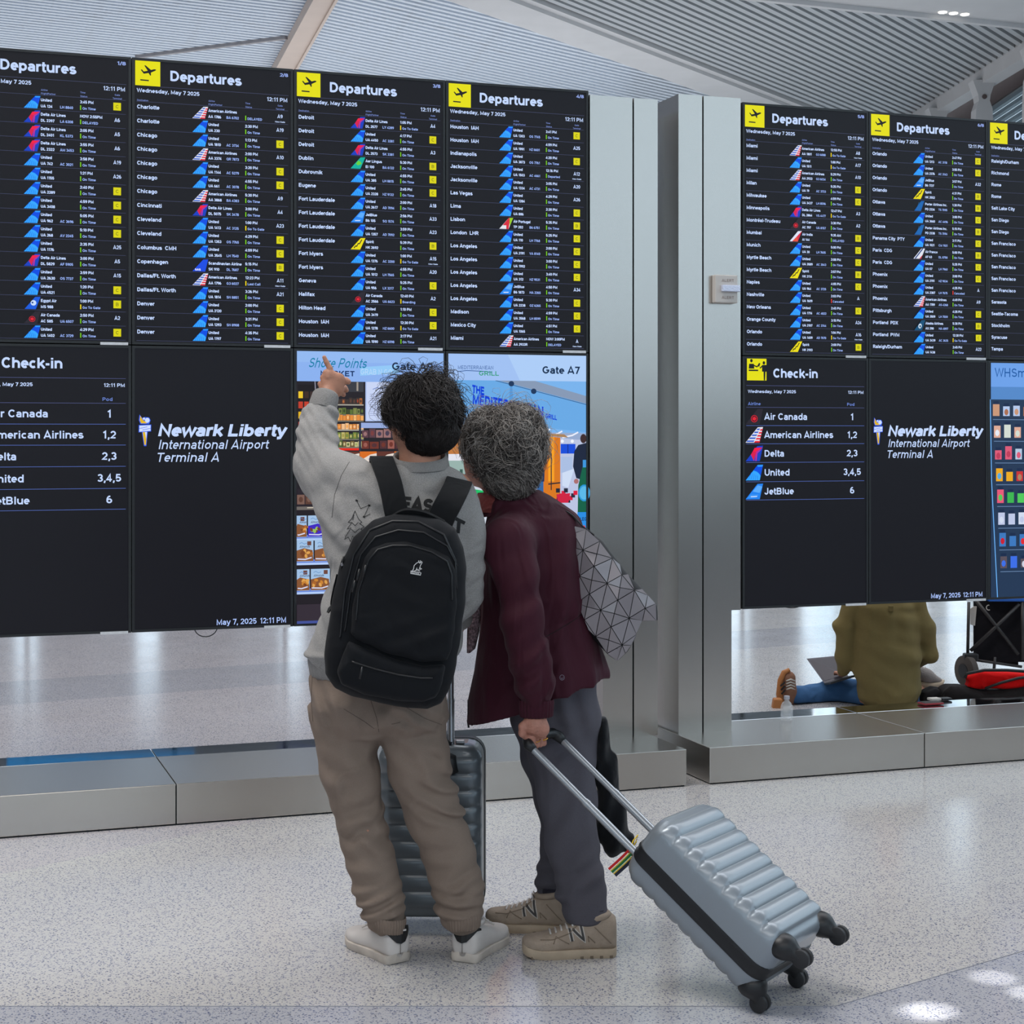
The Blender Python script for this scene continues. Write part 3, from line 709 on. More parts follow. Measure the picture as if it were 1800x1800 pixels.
ROWS = {1: '''|U|UA 124|LH 8840|3:45 PM|O|C
|D|DL 2397|LA 6308|NOW 2:55PM|D|A6
|D|DL 2401|KL 5373|2:05 PM|O|A5
|D|DL 2322|AM 3453|3:55 PM|O|A6
|U|UA 742|AC 3021|3:58 PM|O|A19
|U|UA 1155||1:21 PM|O|A26
|U|UA 2289||2:40 PM|O|C
|U|UA 3408||4:59 PM|O|C
|U|UA 962|AC 3696|5:05 PM|O|C
|U|UA 268|AV 2245|5:10 PM|O|C
|U|UA 1176||2:35 PM|O|A25
|D|DL 5829|AF 5905|3:00 PM|O|A5
|U|UA 2630|OS 7737|3:59 PM|O|A15
|U|UA 4521||1:20 PM|O|C
|E|MS 988||1:00 PM|G|B
|C|AC 585|UA 6507|2:50 PM|O|A2
|U|UA 1402|AC 3729|4:29 PM|O|C''',
2: '''Charlotte|A|AA 1786|BA 6702||D|A9n
Charlotte|U|UA 230||2:30 PM|O|A19
Chicago|U|UA 1810|AC 3734|1:13 PM|O|C
Chicago|A|AA 3374|QR 7873|2:00 PM|O|A10
Chicago|U|UA 1144|AC 5279|3:20 PM|O|C
Chicago|U|UA 661|AC 3078|4:55 PM|O|C
Chicago|A|AA 3868|BA 4383|5:30 PM|O|A9
Cincinnati|D|DL 5075|SK 3478|3:00 PM|O|A4
Cleveland|U|UA 1413|AC 3125|1:00 PM|G|A23
Cleveland|U|UA 1353|OS 7765|4:29 PM|O|C
Columbus  CMH|U|UA 3545|LH 7540|4:59 PM|O|C
Copenhagen|K|SK 910|DL 7687|5:15 PM|O|B
Dallas/Ft. Worth|A|AA 1796|G3 6027|12:23 PM|L|A11n
Dallas/Ft. Worth|U|UA 1814|SN 8851|3:26 PM|O|A21
Denver|U|UA 2120||2:00 PM|O|C
Denver|U|UA 1293|SN 8908|3:21 PM|O|C
Denver|U|UA 1197||4:35 PM|O|C''',
3: '''Detroit|D|DL 2577|LY 4289|1:05 PM|G|A4
Detroit|U|UA 4450|AC 3281|4:17 PM|O|C
Detroit|D|DL 2573|SK 3381|4:55 PM|O|A3
Dublin|L|EI 100|BA 6132|5:30 PM|O|B
Dubrovnik|U|UA 385|LH 8815|4:55 PM|O|C
Eugene|U|UA 2328|NZ 9132|2:45 PM|O|C
Fort Lauderdale|U|UA 2617|AD 7094|2:00 PM|O|A18
Fort Lauderdale|J|B6 105|SQ 1574|2:56 PM|O|A33
Fort Lauderdale|U|UA 1357|AD 7092|3:59 PM|O|A23
Fort Lauderdale|S|NK 2692||5:39 PM|O|B
Fort Myers|U|UA 1376|AC 3200|1:00 PM|G|A15n
Fort Myers|U|UA 1012|LH 7565|4:55 PM|O|A20
Geneva|U|UA 956|LX 3217|5:25 PM|O|C
Halifax|C|AC 2566|UA 6623|12:40 PM|B|A2
Hilton Head|U|UA 3419||1:10 PM|O|C
Houston  IAH|U|UA 1278|NZ 6600|12:30 PM|G|C
Houston  IAH|U|UA 1590|NZ 6598|2:17 PM|O|A21''',
4: '''Houston  IAH|U|UA 1303|OS 7745|3:41 PM|O|C
Houston  IAH|U|UA 1991|NZ 6601|4:59 PM|O|A25
Indianapolis|U|UA 3873|OS 7761|4:20 PM|O|C
Jacksonville|U|UA 1503|AC 4661|12:16 PM|X|A12n
Jacksonville|U|UA 1334|AC 4731|3:05 PM|O|A20
Las Vegas|U|UA 1284||4:29 PM|O|A26
Lima|U|UA 886||2:30 PM|O|C
Lisbon|P|TP 202|B6 6751|5:35 PM|O|B
London  LHR|U|UA 110|LH 7768|5:25 PM|O|C
Los Angeles|U|UA 2191|VA 8140|2:00 PM|O|C
Los Angeles|U|UA 1992||3:00 PM|O|C
Los Angeles|U|UA 312|NZ 9531|3:40 PM|O|C
Los Angeles|J|B6 1873|HA 2265|4:50 PM|O|A34
Los Angeles|U|UA 2238|OZ 6265|5:30 PM|O|C
Madison|U|UA 3568|LH 8599|4:59 PM|O|C
Mexico City|U|UA 1065||4:51 PM|O|C
Miami|A|AA 2933R||NOW 3:00PM|D|An''',
5: '''Miami|A|AA 1801|G3 6088|12:55 PM|G|A8n
Miami|U|UA 1511||1:00 PM|G|A17
Miami|A|AA 2933|G3 6034|5:29 PM|O|A10
Milan|U|UA 19|AC 3733|5:25 PM|O|C
Milwaukee|U|UA 3437|LH 8596|4:59 PM|O|C
Minneapolis|D|DL 2864|VS 4477|12:47 PM|G|A3
Montr\u00e9al-Trudeau|C|AC 797|UA 8157|3:30 PM|O|A2
Mumbai|I|AI 144||9:35 AM|D|B
Munich|U|UA 30|LH 7605|5:00 PM|O|C
Myrtle Beach|U|UA 3589|AC 3043|2:08 PM|O|C
Myrtle Beach|S|NK 2114||2:57 PM|O|B
Naples|U|UA 964|AC 3725|4:05 PM|O|C
Nashville|U|UA 1609||2:03 PM|C|A
New Orleans|U|UA 1774|AC 4822|2:45 PM|O|C
Orange County|U|UA 2107|AC 3744|3:15 PM|O|A24
Orlando|U|UA 1409|AD 7070|1:04 PM|G|A16n
Orlando|S|NK 2103||2:00 PM|O|B''',
6: '''Orlando|U|UA 1213|AC 3118|3:47 PM|O|C
Orlando|U|UA 2376|AC 3143|3:55 PM|O|C
Orlando|J|B6 1727||3:57 PM|O|A32
Orlando|S|NK 2552||4:31 PM|O|B
Ottawa|O|PD 2334|TS 7095|1:30 PM|O|B
Ottawa|U|UA 3660|AC 4496|3:00 PM|O|C
Ottawa|O|PD 2338|TS 7094|5:15 PM|O|B
Panama City  PTY|U|UA 1021|CM 1921|3:11 PM|O|C
Paris  CDG|F|AF 63|DL 8758|5:00 PM|O|B
Paris  CDG|U|UA 57|LH 7960|5:25 PM|O|C
Phoenix|U|UA 2191|NZ 9534|2:00 PM|O|C
Phoenix|U|UA 2387|LH 7675|4:25 PM|C|A
Phoenix|A|AA 1789|AS 4268|4:49 PM|O|A9
Pittsburgh|U|UA 3509|LH 7559|4:25 PM|O|C
Portland  PDX|Z|AS 290|HA 4897|5:30 PM|O|B
Portland  PWM|U|UA 3439|AC 3635|12:30 PM|G|C
Raleigh/Durham|U|UA 1438||2:45 PM|O|A22''',
7: '''Raleigh/Durham
Richmond
Rome
Rome
Salt Lake City
San Diego
San Diego
San Francisco
San Francisco
San Francisco
San Francisco
San Francisco
Sarasota
Seattle-Tacoma
Stockholm
Syracuse
Tampa'''}
ZT, ZM = 3.218, 1.984
PITCH = 0.7028
SB = {1: -PITCH, 2: 0, 3: PITCH, 4: 2*PITCH, 5: 2.912, 6: 2.912+PITCH, 7: 2.912+2*PITCH-.002}
DEP = {1: 'numbered 1/8, leftmost, cut off by the picture edge', 2: 'numbered 2/8, listing Charlotte down to Denver', 3: 'numbered 3/8, listing Detroit down to Houston', 4: 'numbered 4/8, listing Houston down to Miami, beside the pillar',
       5: 'numbered 5/8, listing Miami down to Orlando', 6: 'numbered 6/8, listing Orlando down to Raleigh', 7: 'rightmost, listing Raleigh down to Tampa, cut off at right'}
for n in range(1, 8):
    screen('departure_board', 'black departures screen '+DEP[n], 'flight board', SB[n], ZT, departures(n, ROWS[n]))
def checkin(d, z1):
    header(d, z1, 'Check-in', 'desk', .026, .170, .245, .102, .0440)
    d.text('Wednesday, May 7 2025', .032, z1-.178, .0150, .262, .2); d.text('12:11 PM', .675, z1-.178, .0150, .088, .2, align='r')
    d.text('Airline', .032, z1-.238, .0150, .068, .13, c=(120, 150, 235)); d.text('Pod', .602, z1-.238, .0150, .042, .13, align='c', c=(120, 150, 235))
    for i, z in enumerate((.142, .248, .337, .426, .517, .611, .700)): d.line([(.022, z1-z), (.678, z1-z)], .0017, (92, 118, 200) if i > 1 else (84, 92, 140))
    for (nm, cd, pod, z) in (('Air Canada', 'C', '1', .309), ('American Airlines', 'A', '1,2', .398), ('Delta', 'D', '2,3', .489), ('United', 'U', '3,4,5', .582), ('JetBlue', 'J', '6', .674)):
        tail(d, .018, z1-z-.022, .095, .076, cd); d.text(nm, .121, z1-z, .0325, None, .19, cond=1.0); d.text(pod, .610, z1-z, .0325, None, .19, align='c', cond=1.02)
def newark(d, z1):
    x, z = .030, z1-.430
    BL, WH, GO = (50, 96, 235), (205, 220, 255), (226, 182, 30)
    L = lambda P: [(x+a, z+c) for a, c in P]
    d.poly(L([(.013, .062), (.038, .062), (.032, -.001), (.022, -.001)]), BL); d.poly(L([(.016, .062), (.035, .062), (.030, .004), (.024, .004)]), GO); d.poly(L([(.026, .06), (.035, .062), (.031, .03)]), WH)
    d.poly(L([(-.001, .058), (.052, .062), (.053, .092), (.000, .090)]), BL); d.poly(L([(.002, .061), (.050, .065), (.050, .089), (.003, .087)]), WH); d.line(L([(.0, .074), (.036, .082)]), .002, BL); d.line(L([(.015, .068), (.052, .076)]), .002, BL)
    d.poly(L([(.003, .135), (.000, .112), (.006, .094), (.044, .094), (.050, .110), (.044, .122), (.026, .124), (.014, .120)]), BL)
    d.poly(L([(.006, .130), (.004, .110), (.010, .097), (.034, .097), (.030, .104), (.018, .110)]), GO); d.ell(x+.036, z+.110, .010, .011, WH); d.ell(x+.022, z+.117, .005, .005, WH)
def newark_name(d, z1):
    d.text('Newark Liberty', .112, z1-.388, .0520, .552, .24, shear=.2); d.text('International Airport', .112, z1-.444, .0400, .476, .14, shear=.2); d.text('Terminal A', .104, z1-.499, .0400, .268, .14, shear=.2)
def newark_date(d, z1):
    d.text('May 7, 2025', .363, z1-1.211, .0245, .175, .17, c=(176, 200, 255))
def newark_time(d, z1):
    d.text('12:11 PM', .671, z1-1.211, .0245, .116, .17, align='r', c=(176, 200, 255))
def shelf(d, x0, x1, z, h, cols, w, rnd, seal=True):
    x = x0
    while x < x1-w*.4:
        ww = w*rnd.uniform(.75, 1.1); c = rnd.choice(cols); hh = h*rnd.uniform(.7, 1)
        d.rect(x, z, min(x+ww*.9, x1), z+hh, c)
        if seal: d.ell(min(x+ww*.45, x1), z+hh*.5, ww*.26, hh*.3, rnd.choice(cols), n=8)
        x += ww
def market(d, z1):
    r = random.Random(4)
    zb = z1-1.218
    d.rect(.013, zb, .690, z1-.012, (34, 30, 36))
    # cooler shelves on the right of the racks
    d.rect(.02, z1-.40, .10, z1-.16, (26, 22, 26))
    for i in range(5):
        zz = z1-.19-.045*i
        for k in range(3): d.rect(.022+.026*k, zz-.030, .042+.026*k, zz, r.choice([(226, 180, 20), (240, 200, 40), (60, 40, 30), (190, 60, 40), (225, 170, 10)]) if k < 2 else r.choice([(60, 44, 40), (120, 70, 40), (200, 120, 60)]))
    d.line([(.096, z1-.14), (.112, z1-.42)], .004, (150, 150, 170)); d.line([(.132, z1-.14), (.142, z1-.34)], .003, (140, 150, 175))
    d.rect(.20, z1-.190, .318, z1-.140, (56, 58, 66)); d.rect(.222, z1-.186, .230, z1-.146, (150, 146, 140)); d.rect(.286, z1-.186, .294, z1-.146, (160, 150, 140))
    for i, (cols, zc) in enumerate((([(150, 60, 40), (90, 60, 50), (60, 50, 46), (170, 100, 50)], .245), ([(90, 110, 50), (60, 70, 40), (120, 130, 70), (50, 50, 44)], .290), ([(226, 140, 60), (240, 170, 90), (250, 190, 120)], .318), ([(210, 130, 60), (236, 160, 80), (240, 190, 140)], .358), ([(110, 130, 60), (160, 150, 70), (90, 110, 60), (190, 180, 110)], .400), ([(80, 100, 50), (150, 160, 90), (120, 100, 60), (200, 190, 140)], .436))):
        shelf(d, .15, .318, z1-zc, .030, cols, .018, r)
        d.rect(.15, z1-zc-.006, .318, z1-zc-.001, (176, 172, 160) if i in (0, 3) else (120, 116, 104))
    d.rect(.13, z1-.452, .300, z1-.442, (226, 40, 24))
    # poster
    d.rect(.326, z1-.322, .520, z1-.135, (170, 190, 236)); d.rect(.331, z1-.317, .515, z1-.140, (200, 212, 244))
    d.line([(.36, z1-.178), (.38, z1-.170), (.40, z1-.176), (.42, z1-.168)], .003, (90, 120, 190))
    for i in range(11): d.line([(.346, z1-.200-.0095*i), (.346+r.uniform(.03, .13), z1-.200-.0095*i)], .0022, (140, 150, 190))
    # right-hand case
    d.rect(.300, z1-.352, .50, z1-.328, (150, 170, 220)); d.rect(.296, z1-.46, .306, z1-.328, (40, 46, 66))
    shelf(d, .310, .50, z1-.395, .040, [(120, 60, 60), (90, 60, 70), (150, 110, 110), (70, 60, 80)], .036, r); shelf(d, .310, .50, z1-.445, .040, [(110, 50, 40), (80, 46, 50), (150, 90, 80)], .045, r)
    for row, zz in enumerate((z1-.505, z1-.555, z1-.605)):
        for k in range(8):
            x = .14+.080*k+(row % 2)*.02; dark = (k+row) % 2
            if x > .62: break
            d.rect(x, zz, x+.078, zz+.048, (96, 50, 40) if dark else (214, 108, 30)); d.poly([(x+.078, zz), (x+.078, zz+.040), (x+.048, zz+.034), (x+.02, zz+.018), (x+.008, zz)], (228, 216, 206)); d.ell(x+.052, zz+.014, .012, .008, (150, 150, 190), n=8)
    for k in range(5): d.rect(.60, z1-.50-.03*k, .69, z1-.475-.03*k, [(190, 30, 30), (60, 40, 50), (200, 40, 30), (90, 60, 60), (60, 60, 80)][k])
    # lower left bags
    d.rect(.013, z1-.70, .45, z1-.62, (40, 34, 42)); shelf(d, .015, .12, z1-.69, .06, [(90, 60, 50), (60, 50, 70), (120, 90, 80)], .035, r); d.rect(.013, z1-.715, .5, z1-.70, (110, 104, 100)); d.rect(.06, z1-.707, .14, z1-.704, (230, 220, 200))
    for row, zz in enumerate((z1-.838, z1-.946, z1-1.075)):
        d.rect(.013, zz-.004, .62, zz+.012, (96, 124, 210)); d.rect(.013, zz-.013, .62, zz-.003, (176, 202, 246))
        for k in range(6):
            x = -.028+.092*k+(0, .03, .012)[row]; x0_ = max(x, .013)
            pur = (row == 0 and k == 1)
            d.rect(x0_, zz+.002, x+.086, zz+.098, (160, 192, 226)); d.poly([(x0_, zz+.004), (x+.086, zz+.004), (x+.082, zz+.052), (x+.044, zz+.062), (x0_, zz+.052)], (62, 40, 190) if pur else (134, 84, 50))
            for j in range(7):
                ex, ez = x0_+.012+r.random()*.058, zz+.026+r.random()*.024
                d.ell(ex, ez, .010, .0065, r.choice([(120, 180, 60), (150, 190, 90), (110, 60, 50)]) if pur else r.choice([(200, 130, 50), (170, 100, 40), (220, 160, 80), (120, 66, 34)]), n=8, rot=r.random()*3)
            d.line([(x0_+.004, zz+.014), (x+.05, zz+.012), (x+.078, zz+.020)], .0055, (210, 212, 235)); d.rect(x+.058, zz+.074, x+.076, zz+.092, (70, 40, 140) if pur else (110, 70, 60))
            d.text('Almonds', x0_+.012, zz+.064, .010, .046, .16, shear=.3, c=(60, 60, 90)); d.line([(x0_+.012, zz+.082), (x0_+.022, zz+.087), (x0_+.034, zz+.080), (x0_+.046, zz+.084)], .002, (80, 130, 190))
    d.rect(.013, zb, .690, zb+.085, (52, 44, 54)); d.rect(.013, zb, .690, zb+.012, (66, 80, 150))
    # header
    d.rect(.013, z1-.145, .690, z1-.0115, (138, 176, 238)); d.rect(.013, z1-.06, .690, z1-.0115, (146, 184, 240))
    d.poly([(.300, z1-.118), (.480, z1-.104), (.480, z1-.066), (.300, z1-.080)], (146, 200, 246)); d.text('GRAB N GO', .302, z1-.113, .026, .146, .12, c=(190, 218, 250))
    d.text('Shore Points', .062, z1-.084, .044, .264, .13, shear=.3, c=(8, 126, 168)); d.text('MARKET', .119, z1-.121, .0235, .155, .21, c=(10, 44, 96)); d.text('Gate A9', .640, z1-.090, .034, .190, .2, align='r', c=(24, 42, 70))
def grill(d, z1):
    zb = z1-1.218; r = random.Random(7)
    d.rect(.013, zb, .690, z1-.0115, (120, 178, 236))
    d.poly([(.013, z1-.13), (.30, z1-.128), (.690, z1-.235), (.690, z1-.37), (.013, z1-.30)], (104, 168, 228)); d.poly([(.24, z1-.128), (.42, z1-.128), (.690, z1-.200), (.690, z1-.236)], (134, 152, 180)); d.line([(.24, z1-.132), (.690, z1-.240)], .003, (50, 84, 130))
    for (x, z) in ((.318, z1-.146), (.428, z1-.180)): d.ell(x, z, .014, .013, (26, 52, 90), n=10)
    d.poly([(.312, z1-.158), (.322, z1-.158), (.33, z1-.25), (.304, z1-.25)], (84, 150, 214))
    for txt, x, z, h, w in (('THE', .128, z1-.190, .036, .058), ('MEDITERRANEAN', .130, z1-.243, .050, .345)):
        for q in text_quads(txt, x, z, h, w, .26):
            d.mb.add([B(d.s0+p[0], 0.0026, p[1]-(p[0]-.13)*.17) for p in q], [(0, 1, 2, 3)], 0, lin((0, 60, 214)))
    for q in text_quads('GRILL', .486, z1-.304+.0, .022, .056, .24): d.mb.add([B(d.s0+p[0], 0.0026, p[1]-(p[0]-.48)*.15) for p in q], [(0, 1, 2, 3)], 0, lin((0, 60, 214)))
    # shop front below
    d.rect(.013, zb, .690, z1-.375, (186, 196, 226)); d.poly([(.013, z1-.37), (.30, z1-.37), (.690, z1-.41), (.690, z1-.375), (.013, z1-.36)], (150, 170, 206))
    d.poly([(.013, z1-.40), (.20, z1-.38), (.20, z1-.47), (.013, z1-.47)], (190, 120, 60)); d.rect(.013, z1-.50, .20, z1-.47, (226, 226, 236)); d.rect(.013, z1-.60, .20, z1-.50, (150, 176, 170))
    for k in range(7): d.rect(.02+.024*k, z1-.60, .034+.024*k, z1-.54-.02*(k % 2), r.choice([(40, 70, 100), (70, 120, 140), (200, 60, 40), (60, 90, 80)]))
    d.poly([(.46, z1-.385), (.56, z1-.395), (.56, z1-.73), (.46, z1-.72)], (216, 120, 26)); d.poly([(.50, z1-.39), (.53, z1-.392), (.53, z1-.60), (.50, z1-.60)], (246, 160, 30))
    d.line([(.47, z1-.470), (.515, z1-.470), (.515, z1-.64)], .005, (50, 40, 46)); d.line([(.50, z1-.612), (.56, z1-.606)], .006, (40, 36, 46))
    for (a, c) in ((.46, .35), (.52, .36), (.60, .365)): d.line([(a-.03, z1-c-.03), (a+.02, z1-c-.02), (a+.05, z1-c-.005)], .007, (235, 238, 250))
    d.poly([(.48, z1-.375), (.58, z1-.38), (.60, z1-.395), (.46, z1-.385)], (170, 130, 90))
    d.rect(.562, z1-.470, .636, z1-.420, (20, 76, 216)); d.line([(.598, z1-.42), (.598, z1-.47)], .004, (10, 40, 130)); d.rect(.562, z1-.425, .690, z1-.405, (186, 196, 226)); d.ell(.57, z1-.412, .008, .008, (240, 244, 255)); d.ell(.62, z1-.412, .008, .008, (240, 244, 255))
    d.rect(.562, z1-.56, .62, z1-.485, (170, 190, 226)); d.poly([(.57, z1-.56), (.63, z1-.54), (.60, z1-.63), (.57, z1-.62)], (206, 220, 244))
    d.poly([(.44, z1-.52), (.462, z1-.515), (.482, z1-.55), (.480, z1-.60), (.44, z1-.60)], (36, 50, 86)); d.rect(.446, z1-.69, .476, z1-.60, (50, 100, 160))
    d.poly([(.63, z1-.46), (.65, z1-.43), (.690, z1-.42), (.690, z1-.60), (.64, z1-.585), (.624, z1-.53)], (26, 36, 60)); d.ell(.676, z1-.40, .016, .022, (60, 40, 40)); d.ell(.640, z1-.60, .012, .012, (170, 110, 110))
    for k in range(12): d.rect(.53+.012*k % .10+.0, z1-.70+.012*(k % 5), .55+.012*k % .10, z1-.68+.012*(k % 5), r.choice([(214, 26, 60), (40, 40, 60), (180, 30, 60), (30, 36, 56)]))
    d.poly([(.54, z1-.66), (.61, z1-.655), (.60, z1-.70), (.55, z1-.70)], (206, 30, 64)); d.line([(.55, z1-.72), (.62, z1-.76)], .004, (40, 44, 60)); d.ell(.612, z1-.757, .013, .016, (40, 44, 60)); d.ell(.612, z1-.757, .008, .010, (180, 190, 220))
    d.poly([(.636, zb), (.650, z1-.62), (.672, z1-.53), (.690, z1-.53), (.690, zb)], (16, 96, 70)); d.rect(.673, z1-.535, .690, z1-.500, (60, 150, 220)); d.ell(.680, z1-.655, .030, .040, (40, 150, 216)); d.ell(.680, z1-.655, .024, .032, (90, 184, 232)); d.rect(.646, z1-.83, .690, z1-.745, (40, 140, 226)); d.text('LLEG', .650, z1-.785, .016, .042, .2, c=(10, 40, 90)); d.ell(.678, z1-.815, .009, .009, (230, 60, 70), n=5)
    d.poly([(.015, z1-.62), (.20, z1-.60), (.26, z1-.80), (.015, z1-.82)], (206, 214, 226)); d.poly([(.125, z1-.630), (.190, z1-.640), (.280, z1-.735), (.230, z1-.775), (.140, z1-.72)], (30, 190, 104))
    d.rect(.013, zb, .30, z1-.80, (150, 96, 66)); d.rect(.013, zb, .690, zb+.07, (196, 110, 60))
    d.rect(.013, z1-.132, .690, z1-.0115, (160, 192, 242)); d.poly([(.30, z1-.0115), (.690, z1-.0115), (.690, z1-.132), (.36, z1-.132)], (172, 204, 246))
    d.text('MEDITERRANEAN', .058, z1-.082, .0175, .172, .12, c=(16, 70, 140)); d.line([(.058, z1-.093), (.10, z1-.088), (.17, z1-.090), (.22, z1-.094)], .003, (16, 70, 140)); d.text('GRILL', .160, z1-.110, .021, .096, .16, c=(10, 150, 96)); d.text('Gate A7', .657, z1-.097, .034, .184, .2, align='r', c=(10, 40, 74))
def shop(d, z1):
    zb = z1-1.218; r = random.Random(9)
    d.rect(.020, zb, .690, z1-.012, (36, 56, 84)); d.rect(.020, z1-.135, .690, z1-.012, (108, 160, 232)); d.rect(.020, z1-.200, .690, z1-.135, (84, 136, 200))
    d.text('WHSmith', .045, z1-.084, .046, .262, .13, c=(20, 86, 160))
    d.line([(.016, z1-.2), (.024, zb+.6), (.060, zb)], .005, (110, 180, 250))
    cols = [[(180, 200, 235), (200, 150, 120), (170, 110, 80)], [(220, 170, 150), (210, 220, 210), (230, 235, 245)], [(180, 200, 225), (190, 60, 90), (220, 90, 120)], [(90, 170, 220), (170, 130, 100), (235, 170, 30), (200, 50, 50)], [(230, 90, 120), (80, 200, 90), (60, 180, 80)], [(210, 220, 240), (190, 200, 230)], [(226, 40, 50), (200, 30, 50), (60, 120, 190)], [(60, 110, 230), (210, 210, 225), (90, 80, 90)]]
    for i in range(8):
        zz = z1-.285-.112*i; x0 = .032+.006*i
        d.line([(x0, zz-.018), (.69, zz-.022)], .003, (110, 140, 180))
        k = 0
        while x0+.062*k < .68:
            x = x0+.062*k; c = r.choice(cols[i]); hh = r.uniform(.045, .07)
            d.rect(x, zz, x+.040, zz+hh, c); d.rect(x+.004, zz+hh+.002, x+.036, zz+hh+.016, (26, 44, 76)); d.ell(x+.02, zz+hh*.4, .013, .017, r.choice(cols[i]), n=8); k += 1
SCR = []
screen('check_in_board', 'black Check-in screen at the lower left edge of the picture', 'check-in board', SB[1], ZM, checkin)
screen('airport_board', 'black airport name screen left of the young man, torch logo in white and gold', 'screen', SB[2], ZM, [('torch_logo', newark), ('airport_name', newark_name), ('date_lettering', newark_date), ('time_lettering', newark_time)])
screen('advertising_screen', 'bright market advert screen for Gate A9, behind the young man', 'screen', SB[3], ZM, market)
screen('advertising_screen', 'bright grill restaurant advert screen for Gate A7, behind the grey-haired woman', 'screen', SB[4], ZM, grill)
screen('check_in_board', 'black Check-in screen right of the steel pillars, listing Air Canada to JetBlue', 'check-in board', SB[5], ZM, checkin)
screen('airport_board', 'black airport name screen above the seated person', 'screen', SB[6], ZM, [('torch_logo', newark), ('airport_name', newark_name), ('date_lettering', newark_date), ('time_lettering', newark_time)])
screen('advertising_screen', 'blue shop advert screen at the lower right picture edge', 'screen', SB[7], ZM, shop)
# cable loops hanging below
q = MB(); q.tube([B(.275+.0, -.05, .765)]+[np.array(B(.275+.05*(1-math.cos(math.pi*i/10)), -.05, .760-.042*math.sin(math.pi*i/10))) for i in range(11)]+[B(.375, -.05, .765)], .0022, 6)
tag(q.build('cable', M_HOUS, smooth=True), 'thin black cable loop hanging under the left airport name screen', 'cable')
q = MB(); q.tube([B(3.17+.045*(1-math.cos(math.pi*i/10)), -.05, .758-.012*math.sin(math.pi*i/10)) for i in range(11)], .0022, 6)
tag(q.build('cable', M_HOUS, smooth=True), 'thin black cable loop hanging under the right Check-in screen', 'cable')
# ------------------------------------------------------------------ the hall around the boards
M_WHITE = mat('white_paint', (196, 194, 194), 0.7, var=0.03, vscale=2)
M_BEAM = mat('beige_steel_beam', (200, 182, 170), 0.6, var=0.03, vscale=3)
M_RIB = mat('grey_ceiling_slat', (176, 178, 180), 0.6)
M_RIBB = mat('ceiling_void', (104, 110, 116), 0.9)
M_SLAT = mat('white_ceiling_slat', (206, 212, 220), 0.6)
M_BROWN = mat('brown_cladding', (92, 78, 76), 0.7, var=0.05, vscale=4)
M_FRAME = mat('window_frame', (150, 158, 160), 0.5)
M_DARKW = mat('dark_wall_cladding', (70, 72, 76), 0.6, var=0.1, vscale=0.7)
M_BLIND = mat('pale_blind', (150, 168, 178), .7); M_COLP = mat('column_panel', (178, 188, 188), 0.6); M_DARKC = mat('block_dark', (44, 42, 44), .6)
M_WALL = mat('pale_wall', (150, 150, 152), 0.8, var=0.05, vscale=0.4)
m, t, b = nt('window_glass'); M_GLASS = m
for n in list(t.nodes):
    if n.type == 'BSDF_PRINCIPLED': t.nodes.remove(n)
tr = t.nodes.new('ShaderNodeBsdfTransparent'); tr.inputs[0].default_value = (.9, .95, .97, 1)
gl = t.nodes.new('ShaderNodeBsdfGlossy'); gl.inputs['Roughness'].default_value = 0.02
mx = t.nodes.new('ShaderNodeMixShader'); mx.inputs[0].default_value = 0.06
t.links.new(tr.outputs[0], mx.inputs[1]); t.links.new(gl.outputs[0], mx.inputs[2]); t.links.new(mx.outputs[0], t.nodes['Material Output'].inputs[0])
m, t, b = nt('translucent_roof'); M_TRANS = m
for n in list(t.nodes):
    if n.type == 'BSDF_PRINCIPLED': t.nodes.remove(n)
tl = t.nodes.new('ShaderNodeBsdfTranslucent'); tl.inputs[0].default_value = (.62, .67, .74, 1)
df = t.nodes.new('ShaderNodeBsdfDiffuse'); df.inputs[0].default_value = (.6, .62, .66, 1)
mx = t.nodes.new('ShaderNodeMixShader'); mx.inputs[0].default_value = 0.5
t.links.new(tl.outputs[0], mx.inputs[1]); t.links.new(df.outputs[0], mx.inputs[2]); t.links.new(mx.outputs[0], t.nodes['Material Output'].inputs[0])

ZC = 9.0
XL, XR, YB, YF = -26.0, 10.4, -14.0, 58.0
u3 = np.array([0.560, 0.8285]); n3 = np.array([u3[1], -u3[0]])
# roof slabs: opaque everywhere but over the translucent bay on the left
bandL = np.array([-0.63, 28.7]); bandR = np.array([0.28, 28.5])
def strip(name, pts, z0, z1, m, parent=None, **k):
    return MB().prism([(p[0], p[1], z0) for p in pts], (0, 0, z1-z0)).build(name, m, parent, **k)
cl = thing('ceiling', 'hall roof with slatted soffit, white ribs and translucent bay', None, (0, 20, 9.2), kind='structure')
del cl['label']
q = MB(); q.box(((XL+XR)/2-.5, 4.5, 9.3), (XR-XL+1, 37, 0.2)); q.box(((XL+XR)/2-.5, 54, 9.3), (XR-XL+1, 12, 0.2)); q.box((6.2, 35.5, 9.3), (7.4, 25, 0.2))
q.build('roof_slab', M_WHITE, cl)
bA = bandR+u3*(-7); bB = bandR+u3*14
strip('slat_backing', [bA, (9.9, 22.0), (9.9, 47), bB], 9.09, 9.12, M_RIBB, cl)
bA = bandL+u3*(-7); bB = bandL+u3*22
strip('translucent_roof', [(XL, 22.0), bA, bB, (XL, 47)], 9.10, 9.11, M_TRANS, cl)
# band between the two bays
a0, a1, b1, b0 = bandL+u3*(-8), bandL+u3*20, bandR+u3*12, bandR+u3*(-8)
strip('ceiling_band', [a0, a1, b1, b0], 8.86, 9.06, M_WHITE, cl)
strip('band_lip', [b0, b1, b1+n3*.16, b0+n3*.16], 8.93, 9.06, M_WHITE, cl)
